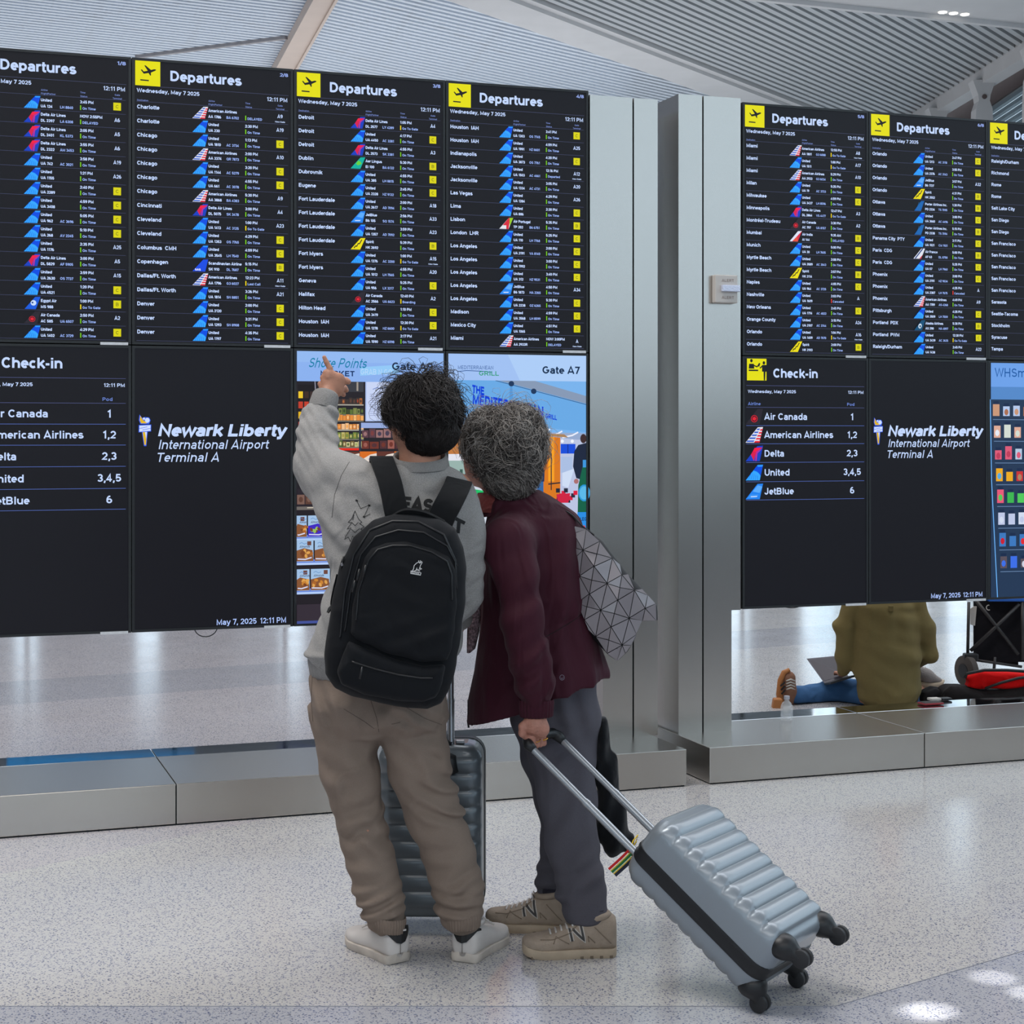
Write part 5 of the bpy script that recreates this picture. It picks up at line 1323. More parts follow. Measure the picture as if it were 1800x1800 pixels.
for pth in ([(652, 1232), (662, 1262), (667, 1292)], [(688, 1273), (698, 1271), (709, 1268)], [(549, 1190), (547, 1230), (550, 1268), (557, 1268)], [(712, 1242), (745, 1262), (782, 1276)], [(604, 1246), (640, 1268), (662, 1284)]):
    tube_on('seam', trs, pth, .0009, M_SEAM, man)
tube_on('sleeve_seam', sweat, [(614, 812), (600, 836), (588, 870), (583, 915)], .0014, mat('dark_grey_thread', (104, 102, 100), .9), man)
# hair
M_HAIRD = mat('dark_brown_hair', (24, 16, 14), 0.5, spec=0.5, var=0.35, vscale=25)
fm = Fld(P3(650, 830)-np.array([0, .16, 0]), P3(840, 640)+np.array([0, .2, 0]), 0.0055)
fm.ell(P3(744, 716, YM-.005), (.112, .112, .098), .02); fm.ell(P3(758, 755, YM-.035), (.078, .072, .060), .03); fm.ell(P3(752, 776, YM-.055), (.066, .04, .038), .03); fm.ell(P3(712, 700, YM+.03), (.060, .07, .060), .03)
fm.ell(P3(684, 768, YM+.01), (.046, .09, .052), sub=True)
fm.disp(lambda X, Y, Z: .008*wob(X, Y, Z, 60, .2)+.004*wob(X, Y, Z, 150, 1.1))
hair = fm.build('hair', M_HAIRD, man)
rn_ = random.Random(11)
hair_locks('hair_lock', man, M_HAIRD, P3(744, 720, YM-.012), (.108, .108, .104), 5200, .095, .0060, .0013, rn_, lambda v: not (v[1] > .45 and v[2] < .25) and v[2] > -.55 and not (v[0] < -.45 and v[2] < .10), .012, spread=.16, seg=9, sides=3, flow=1.1)
hair_locks('hair_lock', man, M_HAIRD, P3(758, 762, YM-.042), (.084, .074, .064), 1400, .05, .003, .0013, rn_, lambda v: v[1] < .25 and v[2] > -.8 and v[0] > -.75, .0, spread=.18, sides=3, flow=.7)
hair_locks('hair_lock', man, M_HAIRD, P3(754, 778, YM-.052), (.068, .045, .040), 900, .03, .003, .0013, rn_, lambda v: v[1] < .2, .0, spread=.18, sides=3, flow=.5)
hair_locks('hair_lock', man, M_HAIRD, P3(744, 716, YM-.012), (.110, .110, .106), 420, .085, .009, .0012, rn_, lambda v: not (v[1] > .45 and v[2] < .25) and v[2] > -.1 and not (v[0] < -.45 and v[2] < .2), .032, spread=.7, seg=9, sides=3, flow=1.2)
for o in COL.objects:
    if o.name.startswith('hair_lock'): o['kind'] = 'stuff'
# shoes
M_WSHOE = mat('white_leather', (206, 200, 196), 0.5, var=0.05, vscale=20)
M_WSOLE = mat('dirty_white_rubber', (196, 186, 176), 0.6, var=0.18, vscale=14)
M_BLK = mat('black_leather', (18, 18, 20), 0.5)
def shoe(name, label, heel, toe, L, m_up, m_sole, parent, h=.075, opening=.055, sole_h=.028, w=.048, flare=1.0):
    "heel, toe: ground points (x,y); built along that line"
    o = np.array([heel[0], heel[1], 0.0]); d = np.array([toe[0]-heel[0], toe[1]-heel[1], 0.0]); d /= np.linalg.norm(d); s = np.array([d[1], -d[0], 0.0]); zz = np.array([0, 0, 1.0])
    prof = [(0.0, .26, .74, .006), (.008, .50, .88, .003), (.022, .68, .95, .001), (.05, .82, 1.0, 0), (.12, .86, 1.0, 0), (.25, .84, .98, 0), (.40, .86, .86, 0), (.52, .95, .70, 0), (.66, 1.06, .56, 0), (.80, 1.06, .48, 0), (.89, .92, .43, .003), (.95, .74, .37, .007), (.985, .50, .28, .012), (1.0, .26, .18, .017)]
    up = MB(); so = MB(); R1 = []; R2 = []
    for (t_, ww, hh, rise) in prof:
        hw = w*ww; H_ = h*hh; c = o+d*(L*t_)
        ring = []
        for i in range(20):
            a = 2*math.pi*i/20; x_ = math.cos(a); y_ = math.sin(a)
            ring.append(c+s*hw*.985*math.copysign(abs(x_)**.75, x_)+zz*(sole_h*.5+rise+(H_)*(0.5+0.5*math.copysign(abs(y_)**.8, y_))*1.0))
        R1.append(ring)
        R2.append([c+s*(hw*1.03*sx_)+zz*(z_+rise) for sx_, z_ in ((-.92, 0.0), (-1.0, sole_h*.3), (-1.0, sole_h*.9), (-.95, sole_h), (.95, sole_h), (1.0, sole_h*.9), (1.0, sole_h*.3), (.92, 0.0))])
    U = up.loft(R1).build('upper', m_up, parent, smooth=True); S_ = so.loft(R2).build('sole', m_sole, parent, smooth=True, auto=40)
    return o, d, s, zz
def heelxy(px, py): Y = HC*F/(py-CY); return ((px-CX)/F*Y, Y)
def shoe_thing(name, label, parent, **k):
    # a shoe is a part of the person: an empty holding upper, sole and trim
    e = bpy.data.objects.new(name, None); e.empty_display_size = .05; COL.objects.link(e); e.parent = parent; PLOC[e.name] = wloc(parent)
    if label: e['label'] = label
    return e
for (hp, tp, cx_, cz_) in (((703, 1694), (637, 1662), 712, 1664), ((813, 1693), (855, 1664), 808, 1663)):
    e = shoe_thing('sneaker', None, man)
    h_, t_ = heelxy(*hp), heelxy(*tp)
    o, d, s, zz = shoe('sneaker', '', h_, t_, .275, M_WSHOE, M_WSOLE, e, h=.090, sole_h=.027, w=.053)
    # padded collar, black heel tab, stitched seam
    q = MB(); q.tube([o+d*(.055+.048*math.cos(a))+s*.036*math.sin(a)+zz*(.112+.006*math.cos(a)*-1) for a in [2*math.pi*i/20 for i in range(21)]], .009, 8); q.build('padded_collar', M_WSHOE, e, smooth=True)
    q = MB(); tab = []
    for j in range(9):
        a = math.radians(-72+18*j); u = j/8*2-1
        top = .116-.014*abs(u)**2; bot = .096-.034*max(0, 1-(u/.62)**2)**.8
        rr = .0025
        base = o+d*(.052-.057*math.cos(a))+s*(.047*math.sin(a))
        n_ = -d*math.cos(a)+s*math.sin(a)
        tab.append((base+n_*rr+zz*top, base+n_*(rr+.0015)+zz*bot))
    for j in range(8): q.add([tab[j][0], tab[j+1][0], tab[j+1][1], tab[j][1]], [(0, 1, 2, 3)])
    q.build('heel_tab', M_BLK, e, smooth=True)
    q = MB(); q.box(o-d*.0085+zz*.102, (.034, .0012, .005), np.array([[s[0], d[0], 0], [s[1], d[1], 0], [0, 0, 1]])); q.build('heel_logo', M_WSHOE, e)
    q = MB(); q.tube([o-d*.0035+zz*z for z in (.030, .045, .060)], .0012, 5); q.build('heel_seam', mat('seam_grey', (120, 116, 112), .8), e)
    q = MB()
    for j in range(4): q.tube([o+d*(.12+.022*j)+s*a_*.024+zz*(.112-.012*j-abs(a_)*.006) for a_ in (-1, -.4, .4, 1)], .0028, 6)
    tag(q.build('laces', M_WSHOE, e, smooth=True), kind='stuff')
def ribbon(name, path, width, th, m, parent, wdir=(1, 0, 0), sub=6):
    P_ = [np.array(p, float) for p in path]
    # Catmull-Rom
    Q_ = []
    for i in range(len(P_)-1):
        p0, p1, p2, p3 = P_[max(i-1, 0)], P_[i], P_[i+1], P_[min(i+2, len(P_)-1)]
        for j in range(sub):
            t_ = j/sub; Q_.append(.5*((2*p1)+(-p0+p2)*t_+(2*p0-5*p1+4*p2-p3)*t_**2+(-p0+3*p1-3*p2+p3)*t_**3))
    Q_.append(P_[-1]); rings = []
    for i, p in enumerate(Q_):
        d = Q_[min(i+1, len(Q_)-1)]-Q_[max(i-1, 0)]; d /= np.linalg.norm(d); w = np.array(wdir, float); w -= d*(w@d); w /= np.linalg.norm(w); nn = np.cross(w, d)
        ww = width[min(i*len(width)//len(Q_), len(width)-1)]/2 if hasattr(width, '__len__') else width/2
        rings.append([p+w*ww*.96+nn*th/2, p+w*ww, p+w*ww*.96-nn*th/2, p-w*ww*.96-nn*th/2, p-w*ww, p-w*ww*.96+nn*th/2])
    q = MB(); q.loft(rings); return q.build(name, m, parent, smooth=True, auto=50)
def pillow(outline, Yc, th, r, h=0.006, bulge=0.0, k=1.0, extra=None, slope=0.0):
    "rounded cushion from a picture outline at depth Yc"
    P_ = [at(p[0], p[1], Yc) for p in outline]; O_ = [(p[0], p[2]) for p in P_]
    xs = [p[0] for p in O_]; zs = [p[1] for p in O_]
    f = Fld((min(xs)-.03, Yc-th/2-.04-bulge-abs(slope)*.3, min(zs)-.03), (max(xs)+.03, Yc+th/2+.04+bulge+abs(slope)*.3, max(zs)+.03), h)
    X, Y, Z = np.meshgrid(*f.ax, indexing='ij', sparse=True)
    d2 = sd_poly(O_, X[:, :, 0], Z[0, :, :].reshape(1, -1))[:, None, :]
    zm = sum(zs)/len(zs)
    b_ = bulge*np.clip(1-(1+d2/.10).clip(0, 1)**2, 0, 1)
    dy = np.abs(Y-Yc-slope*(Z-zm))-th/2-b_
    a = d2+r; c = dy+r
    f.d = np.sqrt(np.maximum(a, 0)**2+np.maximum(c, 0)**2)+np.minimum(np.maximum(a, c), 0)-r
    if extra is not None: f.d = f.d+extra(X, Y, Z)
    return f

# ------------------------------------------------------------------ backpack
M_PACK = fabric('black_nylon', (17, 19, 23), 1200, .22, 8, .12, rough=.8, sheen=.03)
M_PACK2 = fabric('black_webbing', (15, 17, 20), 900, .1, 12, .12, rough=.85, sheen=.03)
M_ZIP = mat('black_zip', (14, 15, 18), .4)
M_METAL = mat('grey_metal', (150, 152, 156), .3, 1.0)
bp = thing('backpack', 'black nylon backpack with small white animal logo on the young man back', 'backpack', P3(700, 1240, 4.9))
body = pillow([(692, 904), (735, 903), (772, 911), (800, 930), (814, 962), (819, 1000), (817, 1060), (809, 1120), (801, 1172), (790, 1212), (776, 1233), (752, 1243), (718, 1241), (668, 1233), (620, 1221), (590, 1206), (574, 1182), (571, 1150), (580, 1090), (590, 1030), (602, 985), (624, 943), (655, 914)], 4.885, .16, .055, bulge=.012, extra=lambda X, Y, Z: .0022*wob(X, Y, Z, 45, .7)).build('body', M_PACK, bp)
fpk = pillow([(640, 980), (652, 962), (678, 951), (715, 950), (760, 962), (790, 978), (801, 1000), (803, 1060), (796, 1130), (786, 1160), (740, 1162), (690, 1150), (640, 1130), (616, 1112), (622, 1050)], 4.80, .05, .024, bulge=.006, slope=.05,
             extra=lambda X, Y, Z: .003*np.sin((Z-X*.35)*95)*np.exp(-((Z-P3(0, 1125, 4.8)[2])/.05)**2)+.0015*wob(X, Y, Z, 60, 1.7)).build('front_pocket', M_PACK, bp)
lpk = pillow([(612, 1126), (650, 1142), (700, 1160), (745, 1170), (783, 1168), (778, 1200), (766, 1226), (745, 1234), (700, 1232), (640, 1220), (600, 1203), (592, 1180)], 4.79, .05, .024, bulge=.004, extra=lambda X, Y, Z: .0015*wob(X, Y, Z, 60, 1.7)).build('lower_pocket', M_PACK, bp)
tube_on('zip', body, [(598, 1120), (606, 1040), (622, 975), (650, 932), (690, 916), (735, 917), (780, 940), (800, 985), (803, 1040)], .0035, M_ZIP, bp, .001)
tube_on('zip', body, [(606, 1110), (616, 1040), (634, 975), (660, 944), (700, 932), (745, 936), (786, 960), (806, 1000)], .003, M_ZIP, bp, .001)
tube_on('pocket_seam', fpk, [(626, 1090), (630, 1040), (648, 984), (664, 966), (690, 959), (720, 959), (758, 970), (786, 987), (794, 1010), (795, 1060)], .0028, M_ZIP, bp, .001)
tube_on('pocket_zip', lpk, [(618, 1163), (660, 1176), (700, 1186), (740, 1192), (766, 1192)], .0030, M_ZIP, bp, .001)
for (x, y, yy) in ((604, 978, 4.86), (632, 1000, 4.79), (643, 993, 4.78), (624, 1020, 4.79), (637, 1172, 4.755)):
    q = MB(); p = P3(x, y, yy-.03); q.tube([p, p+np.array([-.004, -.002, -.018]), p+np.array([-.007, -.002, -.034])], [.003, .0045, .0035], 6); q.build('zip_puller', M_ZIP, bp, smooth=True)
q = MB(); q.tube([P3(601, 991, 4.80), P3(601, 993, 4.795)], .004, 8); q.build('puller_ring', M_METAL, bp)
ribbon('grab_handle', [P3(694, 911, 4.87), P3(715, 901, 4.85), P3(745, 905, 4.85), P3(778, 921, 4.87)], .026, .010, M_PACK2, bp, wdir=(0, -.6, .8))
M_LOGO = mat('white_logo', (214, 214, 214), .6)
kang = [[(724, 1005), (730, 1003), (735, 1001), (738, 1004), (734, 1003)], [(724, 1005), (727, 1000), (728, 994), (732, 990), (736, 988), (738, 990), (741, 987), (742, 989), (739, 994), (738, 998), (741, 1000), (738, 1001), (737, 998)], [(736, 988), (736, 985)], [(738, 989), (739, 985)], [(731, 1003), (733, 998)],
        [(722.5, 1003.5), (740, 1007), (739, 1011), (722, 1008), (722.5, 1003.5)]]
print_on('logo', fpk, kang, 1.1, M_LOGO, 4.8, bp)
print_on('logo_lettering', fpk, px_text('KANGOL', 723.6, 1007.6, 3.0, 14.0, .3, 0, .18), .55, M_LOGO, 4.8, bp)
tag(ribbon('shoulder_strap', [P3(700, 915, 4.93), P3(695, 893, 4.935), P3(686, 850, 4.965), P3(674, 816, 5.02), P3(670, 806, 5.10), P3(668, 818, 5.20), P3(660, 880, 5.27), P3(640, 1000, 5.29)], .070, .016, M_PACK2, bp))
tag(ribbon('shoulder_strap', [P3(768, 930, 4.93), P3(778, 905, 4.935), P3(791, 880, 4.95), P3(802, 858, 5.00), P3(807, 846, 5.08), P3(806, 858, 5.20), P3(798, 920, 5.27), P3(780, 1020, 5.29)], .080, .016, M_PACK2, bp, wdir=(1, 0, -.25)))
ribbon('side_strap', [P3(594, 1010, 4.93), P3(585, 1050, 4.95), P3(584, 1068, 4.95), P3(590, 1110, 4.93)], .010, .003, M_PACK2, bp)
q = MB(); q.tube([P3(587, 1062, 4.94), P3(580, 1070, 4.935), P3(576, 1077, 4.93)], [.004, .006, .004], 6); q.build('strap_buckle', M_ZIP, bp)
q = MB(); a_, c_ = P3(806, 1088, 4.90), P3(794, 1132, 4.90); q.prism([a_+np.array([-.012, 0, 0]), a_, c_, c_+np.array([-.012, 0, 0])], (0, .02, 0)); q.build('side_pocket_tablet', mat('grey_plastic', (92, 98, 104), .5), bp)

# ------------------------------------------------------------------ hard suitcases
M_SILV = mat('silver_polycarbonate', (140, 149, 157), .36, .4, coat=.3)
M_SILVD = mat('dark_silver_polycarbonate', (98, 106, 112), .36, .35, coat=.3)
M_BLKP = mat('black_plastic', (22, 24, 27), .42)
M_ALU = mat('aluminium_tube', (172, 178, 184), .3, .8)
def suitcase(T, o, w, l, n, W_, D_, L_, msh, ribs, wheel_dl, wb, handles, hlen, hb, seam=.5):
    o, w, l, n = [np.array(v, float) for v in (o, w, l, n)]
    def P_(a, b_, t_): return o+w*a+n*b_+l*t_
    rc = .05; NS = 16
    p0, p1 = .035, L_-.035
    def ring(t_, half):
        e = 0.0
        dd = min(t_, L_-t_)
        if dd < rc: e = rc-math.sqrt(max(rc*rc-(rc-dd)**2, 0))
        u = ((t_-p0)/(p1-p0)*ribs) % 1.0 if p0 < t_ < p1 else 0.0
        vall = -.0072*abs(2*u-1)**2.8 if p0 <= t_ <= p1 else -.0072*min(1, max(0, dd/.03))
        hw = W_/2-e; hn = D_*(.5) - e*.75; r = .045
        pts = []
        m_ = D_*seam
        top = (D_-m_) if half > 0 else m_
        pts.append((hw, 0.0)); pts.append((hw, (top-e*.75-r)*.5))
        for i in range(8):
            a = math.pi/2*i/7; pts.append((hw-r+r*math.cos(a), top-e*.75-r+r*math.sin(a)))
        for i in range(1, 6): pts.append(((hw-r)*(1-i/3.0), top-e*.75))
        for i in range(8):
            a = math.pi/2+math.pi/2*i/7; pts.append((-hw+r+r*math.cos(a), top-e*.75-r+r*math.sin(a)))
        pts.append((-hw, (top-e*.75-r)*.5)); pts.append((-hw, 0.0))
        out = []
        for (a, b_) in pts:
            k_ = max(0, (b_-(top-e*.75-r))/r); k_ = min(1, k_)
            bb = b_+vall*k_*1.0
            aa = a*(1+vall*.25*k_/hw)
            out.append(P_(W_/2+aa, m_+(bb if half > 0 else -bb), t_))
        return out
    ts = sorted(set([0, .004, .012, .024, .036]+[L_-v for v in (0, .004, .012, .024, .036)]+[p0+(p1-p0)*i/(ribs*8) for i in range(ribs*8+1)]))
    for half, nm in ((1, 'front_shell'), (-1, 'back_shell')):
        q = MB(); R_ = [ring(t_, half) for t_ in ts]
        q.loft(R_ if half < 0 else [x[::-1] for x in R_], closed=False, cap=False)
        for rr in (R_[0], R_[-1]): q.add(rr, [tuple(range(len(rr)))])
        q.build(nm, msh, T, smooth=True, auto=60)
    # black zip band round the edge
    q = MB(); path = []
    rr = .05
    for (ca, ct, a0) in ((W_-rr, L_-rr, 0), (rr, L_-rr, 90), (rr, rr, 180), (W_-rr, rr, 270)):
        for i in range(7):
            a = math.radians(a0+15*i); path.append((ca, ct, math.cos(a), math.sin(a)))
    m_ = D_*seam; R_ = []
    for (ca, ct, cx_, cy_) in path+path[:1]:
        R_.append([P_(ca+cx_*(rr+e_), m_+b_, ct+cy_*(rr+e_)) for e_, b_ in ((-.006, -.0235), (.0025, -.021), (.0045, -.010), (.0012, 0), (.0045, .010), (.0025, .021), (-.006, .0235))])
    q.loft(R_, closed=True, cap=False); q.build('zip_band', M_BLKP, T, smooth=True, auto=50)
    # wheels
    for a in (.045, W_-.045):
        for b_, dl in wb:
            hub = P_(a, b_, -.0+dl)
            corner = P_(a, min(max(b_, .035), D_-.035), .012)
            e = bpy.data.objects.new('wheel', None); e.empty_display_size = .03; COL.objects.link(e); e.parent = T; PLOC[e.name] = wloc(T)
            f = Fld(np.minimum(hub, corner)-.06, np.maximum(hub, corner)+.06, .0045)
            f.ell(corner+l*.004, (.042, .042, .036), .01); f.cap(corner-l*.012, hub+(corner-hub)*.12, .026, .020, .012); f.cap(hub+(corner-hub)*.5+w*.012, hub+w*.012+l*.004, .016, .014, .006)
            f.build('wheel_fork', M_BLKP, e)
            q = MB()
            for sgn in (-1, 1):
                c_ = hub+w*.0115*sgn; q.tube([c_-w*.0075, c_-w*.0055, c_+w*.0055, c_+w*.0075], [.022, .0255, .0255, .022], 22)
            q.build('wheel_disc', mat('wheel_rubber', (34, 35, 38), .6), e, smooth=True, auto=45)
    # telescopic handle
    ends = []
    for a in handles:
        q = MB(); q.tube([P_(a, hb, L_-.05), P_(a, hb, L_+hlen*.48)], .0122, 12); q.build('handle_tube', M_ALU, T, smooth=True, auto=40)
        q = MB(); q.tube([P_(a, hb, L_+hlen*.46), P_(a, hb, L_+hlen)], .0105, 12); q.build('handle_tube', M_ALU, T, smooth=True, auto=40)
        q = MB(); q.tube([P_(a, hb, L_+hlen*.445), P_(a, hb, L_+hlen*.465)], .0130, 12); q.build('tube_collar', M_ALU, T, smooth=True, auto=40)
    q = MB(); a0, a1 = handles
    q.tube([P_(a0, hb, L_+hlen-.012), P_(a0-.001, hb, L_+hlen+.012), P_(a0+.012, hb, L_+hlen+.030), P_((a0+a1)/2, hb, L_+hlen+.033), P_(a1-.012, hb, L_+hlen+.030), P_(a1+.001, hb, L_+hlen+.012), P_(a1, hb, L_+hlen-.012)], [.0125, .017, .0165, .0135, .0165, .017, .0125], 12)
    q.build('grip', M_BLKP, T, smooth=True)
    q = MB(); q.tube([P_(a0-.0, hb, L_-.012), P_((a0+a1)/2, hb, L_+.006), P_(a1, hb, L_-.012)], [.024, .022, .024], 10); q.build('handle_socket', M_BLKP, T, smooth=True)
    return P_
t1 = thing('suitcase', 'silver ribbed hard suitcase tilted on its wheels, pulled by the grey-haired woman', 'suitcase', (0.70, 4.63, 0))
w_, l_, n_ = (.5544, .8322, 0), (-.66747, .44466, .5973), (.49709, -.33116, .80202)
PS = suitcase(t1, (.6365, 4.6333, .034), w_, l_, n_, .344, .224, .5055, M_SILV, 9, 0, ((.014, -.030), (.205, -.045)), (.065, .235), .455, .055, seam=.42)
M_RED, M_GRN, M_YL, M_NAVY = mat('red_ribbon', (200, 20, 24), .7), mat('green_ribbon', (20, 110, 50), .7), mat('yellow_ribbon', (226, 190, 40), .7), mat('navy_ribbon', (22, 30, 50), .7)
tg = thing('luggage_tag', 'red, yellow and green striped ribbon tag tied to the tilted silver suitcase', 'tag', at(1095, 1510, 4.90))
for k_, (m_, off) in enumerate(((M_RED, 0), (M_YL, .0075), (M_GRN, .0125), (M_YL, .0195), (M_NAVY, .026))):
    wd = (.0075, .003, .008, .003, .010)[k_]; dx = np.array([.72, 0, -.69])
    a_, c_ = at(1108, 1492, 4.90)+dx*off, at(1070, 1528, 4.89)+dx*off
    ribbon('ribbon_stripe', [a_, (a_+c_)/2+np.array([.004, -.002, .003]), c_], wd, .002, m_, tg, wdir=(.72, 0, -.69))
q = MB(); q.tube([at(1108, 1494, 4.90), at(1113, 1478, 4.92), at(1121, 1468, 4.95), at(1118, 1480, 4.93), at(1110, 1492, 4.90)], .0022, 6); q.build('tag_loop', M_YL, tg, smooth=True)
t2 = thing('suitcase', 'dark silver ribbed hard suitcase standing upright behind the young man legs', 'suitcase', (-.25, 5.44, 0))
u0 = np.array([at(667, 1600, 5.36)[0], 5.60, .052]); wv = np.array([math.cos(-.03), math.sin(-.03), 0]); nv = np.cross(wv, [0, 0, 1])
PU = suitcase(t2, u0, wv, (0, 0, 1), nv, .335, .24, .555, M_SILVD, 9, 0, ((.035, -.028), (.205, -.028)), (.115, .232), .30, .19, seam=.30)
q = MB(); q.tube([PU(.19, .225, .53), PU(.232, .236, .505), PU(.25, .236, .47)], [.02, .028, .012], 10); q.build('handle_recess', M_BLKP, t2, smooth=True)
q = MB(); q.box(PU(.262, .19, .562), (.03, .02, .012)); q.build('lock', M_METAL, t2, bevel=.003)

# ------------------------------------------------------------------ the grey-haired woman
YW = 5.33
wl = (P3(985, 0, YW)[0], YW, 0)
Q3 = lambda px, py, Y=YW: at(px, py, Y)
fh = Fld(Q3(795, 905)-np.array([0, .18, 0]), Q3(960, 705)+np.array([0, .24, 0]), 0.0045)
fh.ell(Q3(880, 785), (.088, .095, .100), .02); fh.ell(Q3(850, 812, YW+.025), (.064, .068, .080), .03); fh.ell(Q3(840, 838, YW+.05), (.036, .034, .030), .02)
fh.cap(Q3(829, 800, YW+.085), Q3(822, 812, YW+.105), .010, .013, .012); fh.chain([Q3(828, 826, YW+.085), Q3(832, 832, YW+.085)], [.012, .013], .01)
fh.chain([Q3(872, 830, YW+.01), Q3(885, 875, YW), Q3(890, 920, YW)], [.054, .050, .055], .03)
vh = fh.mesh()
fb = Fld((wl[0]-.40, YW-.35, 0.05), (wl[0]+.35, YW+.4, 1.6), 0.014)
fb.stack([(Q3(0, 900)[2], Q3(905, 0)[0], YW, .08, .08), (Q3(0, 1000)[2], Q3(940, 0)[0], YW, .11, .11), (Q3(0, 1220)[2], Q3(962, 0)[0], YW+.06, .08, .05)], .03)
fb.chain([Q3(985, 1230, YW+.06), Q3(990, 1330, 5.38), Q3(999, 1400, 5.34), Q3(1030, 1622, 5.19)], [.045, .040, .040, .032], .03); fb.chain([Q3(950, 1230, YW+.08), Q3(979, 1400, 5.44), Q3(968, 1600, 5.44)], [.06, .035, .028], .03)
fb.chain([Q3(912, 985, 5.17), Q3(920, 1090, 5.10), Q3(945, 1240, 5.12)], [.05, .042, .030], .02)
vb = fb.mesh()
g0 = PS(.133, .055, .5055+.455+.030)
fl = Fld(g0+np.array([-.125, -.10, -.06]), g0+np.array([.075, .07, .13]), .0026)
wv3 = np.array(w_); tt = np.array([-.25, .0, .97]); 
ctr = Q3(943, 1252, 5.115)
fl.chain([ctr+np.array([0, 0, .04]), ctr, Q3(938, 1273, 5.105)], [.024, .025, .030], .01, (1, .8, 1)); fl.chain([Q3(946, 1262, 5.11), Q3(950, 1282, 5.115)], [.024, .026], .012, (1, .8, 1))
for j in range(4):
    kc = g0+wv3*(-.030+.0205*j)
    top = kc+np.array([-.006-.001*j, -.014, .028-.002*j]); out_ = kc+np.array([.001, -.029, .008]); und = kc+np.array([.003, -.022, -.018]); tip = kc+np.array([.0, .004, -.021])
    fingers_on(fl, [([top, out_, und, tip], .0120-.0008*(j == 3), .0090)], .003)
fl.chain([Q3(938, 1274, 5.10), g0+wv3*(-.01)+np.array([-.004, -.010, .026])], [.026, .017], .012); fl.chain([Q3(950, 1280, 5.115), g0+wv3*(.025)+np.array([-.004, -.010, .022])], [.024, .015], .012)
fingers_on(fl, [([Q3(931, 1266, 5.10), Q3(919, 1277, 5.095), Q3(918, 1289, 5.10), Q3(925, 1296, 5.11)], .014, .0095)], .006)
vl = fl.mesh()
V, Q = join_np([vh, vb, vl])
wom = mesh_np('person', V, Q, M_SKIN2); wom.data.transform(Matrix.Translation(-Vector(wl))); wom.location = wl; PLOC[wom.name] = Vector(wl)
tag(wom, 'person with curly grey hair in a burgundy jacket, seen from behind, holding a suitcase handle', 'person')
# rings on her fingers are things worn on the hand
M_GOLD = mat('gold', (214, 160, 80), .25, 1.0)
for j, lab in ((1, 'thin gold ring on the middle of the woman hand holding the suitcase grip'), (3, 'broad gold ring on the outer finger of the hand on the suitcase grip')):
    kc = g0+wv3*(-.030+.0205*j); c_ = kc+np.array([.002, -.0262, -.003]); dr = np.array([.08, .25, -.95]); dr /= np.linalg.norm(dr); e1 = np.cross(dr, wv3); e1 /= np.linalg.norm(e1); e2 = np.cross(dr, e1)
    q = MB(); rr = .0132 if j == 1 else .0126
    q.tube([c_+e1*rr*math.cos(a)+e2*rr*math.sin(a) for a in [2*math.pi*i/24 for i in range(25)]], .0014 if j == 1 else .0028, 6)
    tag(q.build('ring', M_GOLD, smooth=True), lab, 'ring')
# jacket
M_BURG = fabric('burgundy_shell', (60, 19, 34), 1100, .4, 5, .08, rough=.7, sheen=.04, stretch=(2.2, 2.2, .7))
fj = Fld((Q3(800, 0)[0], YW-.34, Q3(0, 1290)[2]), (Q3(1100, 0)[0], YW+.26, Q3(0, 860)[2]), .0068)
fj.stack([(Q3(0, 1290)[2], Q3(950, 0)[0], YW+.02, .236, .185), (Q3(0, 1230)[2], Q3(951, 0)[0], YW+.02, .232, .180), (Q3(0, 1180)[2], Q3(954, 0)[0], YW+.02, .218, .172), (Q3(0, 1110)[2], Q3(945, 0)[0], YW+.01, .184, .150), (Q3(0, 1085)[2], Q3(942, 0)[0], YW+.01, .176, .146),
          (Q3(0, 1050)[2], Q3(941, 0)[0], YW, .178, .152), (Q3(0, 985)[2], Q3(940, 0)[0], YW, .166, .150), (Q3(0, 940)[2], Q3(938, 0)[0], YW, .148, .14), (Q3(0, 910)[2], Q3(930, 0)[0], YW, .128, .125), (Q3(0, 885)[2], Q3(914, 0)[0], YW, .100, .09), (Q3(0, 868)[2], Q3(900, 0)[0], YW, .072, .065)], .02, 2.1)
fj.cap(Q3(985, 930, YW), Q3(950, 900, YW), .070, .06, .05); fj.cap(Q3(880, 945, YW-.04), Q3(905, 900, YW-.01), .050, .05, .05)
hk = (Q3(822, 1272)[2]-Q3(1080, 1188)[2])/(Q3(822, 0)[0]-Q3(1080, 0)[0]); hx0, hz0 = Q3(1080, 1190)[0], Q3(0, 1190)[2]
armx = Q3(941, 0)[0]
fj.cut(lambda X, Y, Z: (hz0+hk*(X-hx0)-.004*np.sin((X-hx0)*7))-Z+.0*Y)
fj.chain([Q3(908, 940, 5.26), Q3(893, 955, 5.18), Q3(906, 1010, 5.14), Q3(918, 1090, 5.105), Q3(932, 1150, 5.105), Q3(941, 1196, 5.11), Q3(943, 1238, 5.12)], [.085, .078, .068, .064, .064, .062, .044], .028)
wz, wx = Q3(0, 1085)[2], Q3(1000, 0)[0]
fj.disp(lambda X, Y, Z: .0055*np.sin((X*.9+Y*.5)*105)*np.exp(-(np.abs(Z-wz-.30*(X-wx))/.06)**1.5)*(X > Q3(945, 0)[0]))
fj.disp(lambda X, Y, Z: .0105*np.abs(np.sin((X*1.0+Y*.4)*33+2.0*np.sin(Z*6)))*np.clip((wz-Z+.02)/.15, 0, 1)*(X > Q3(950, 0)[0]))
fj.disp(lambda X, Y, Z: .006*np.exp(-((Z-wz-.30*(X-wx))/.010)**2)*(X > Q3(950, 0)[0]))
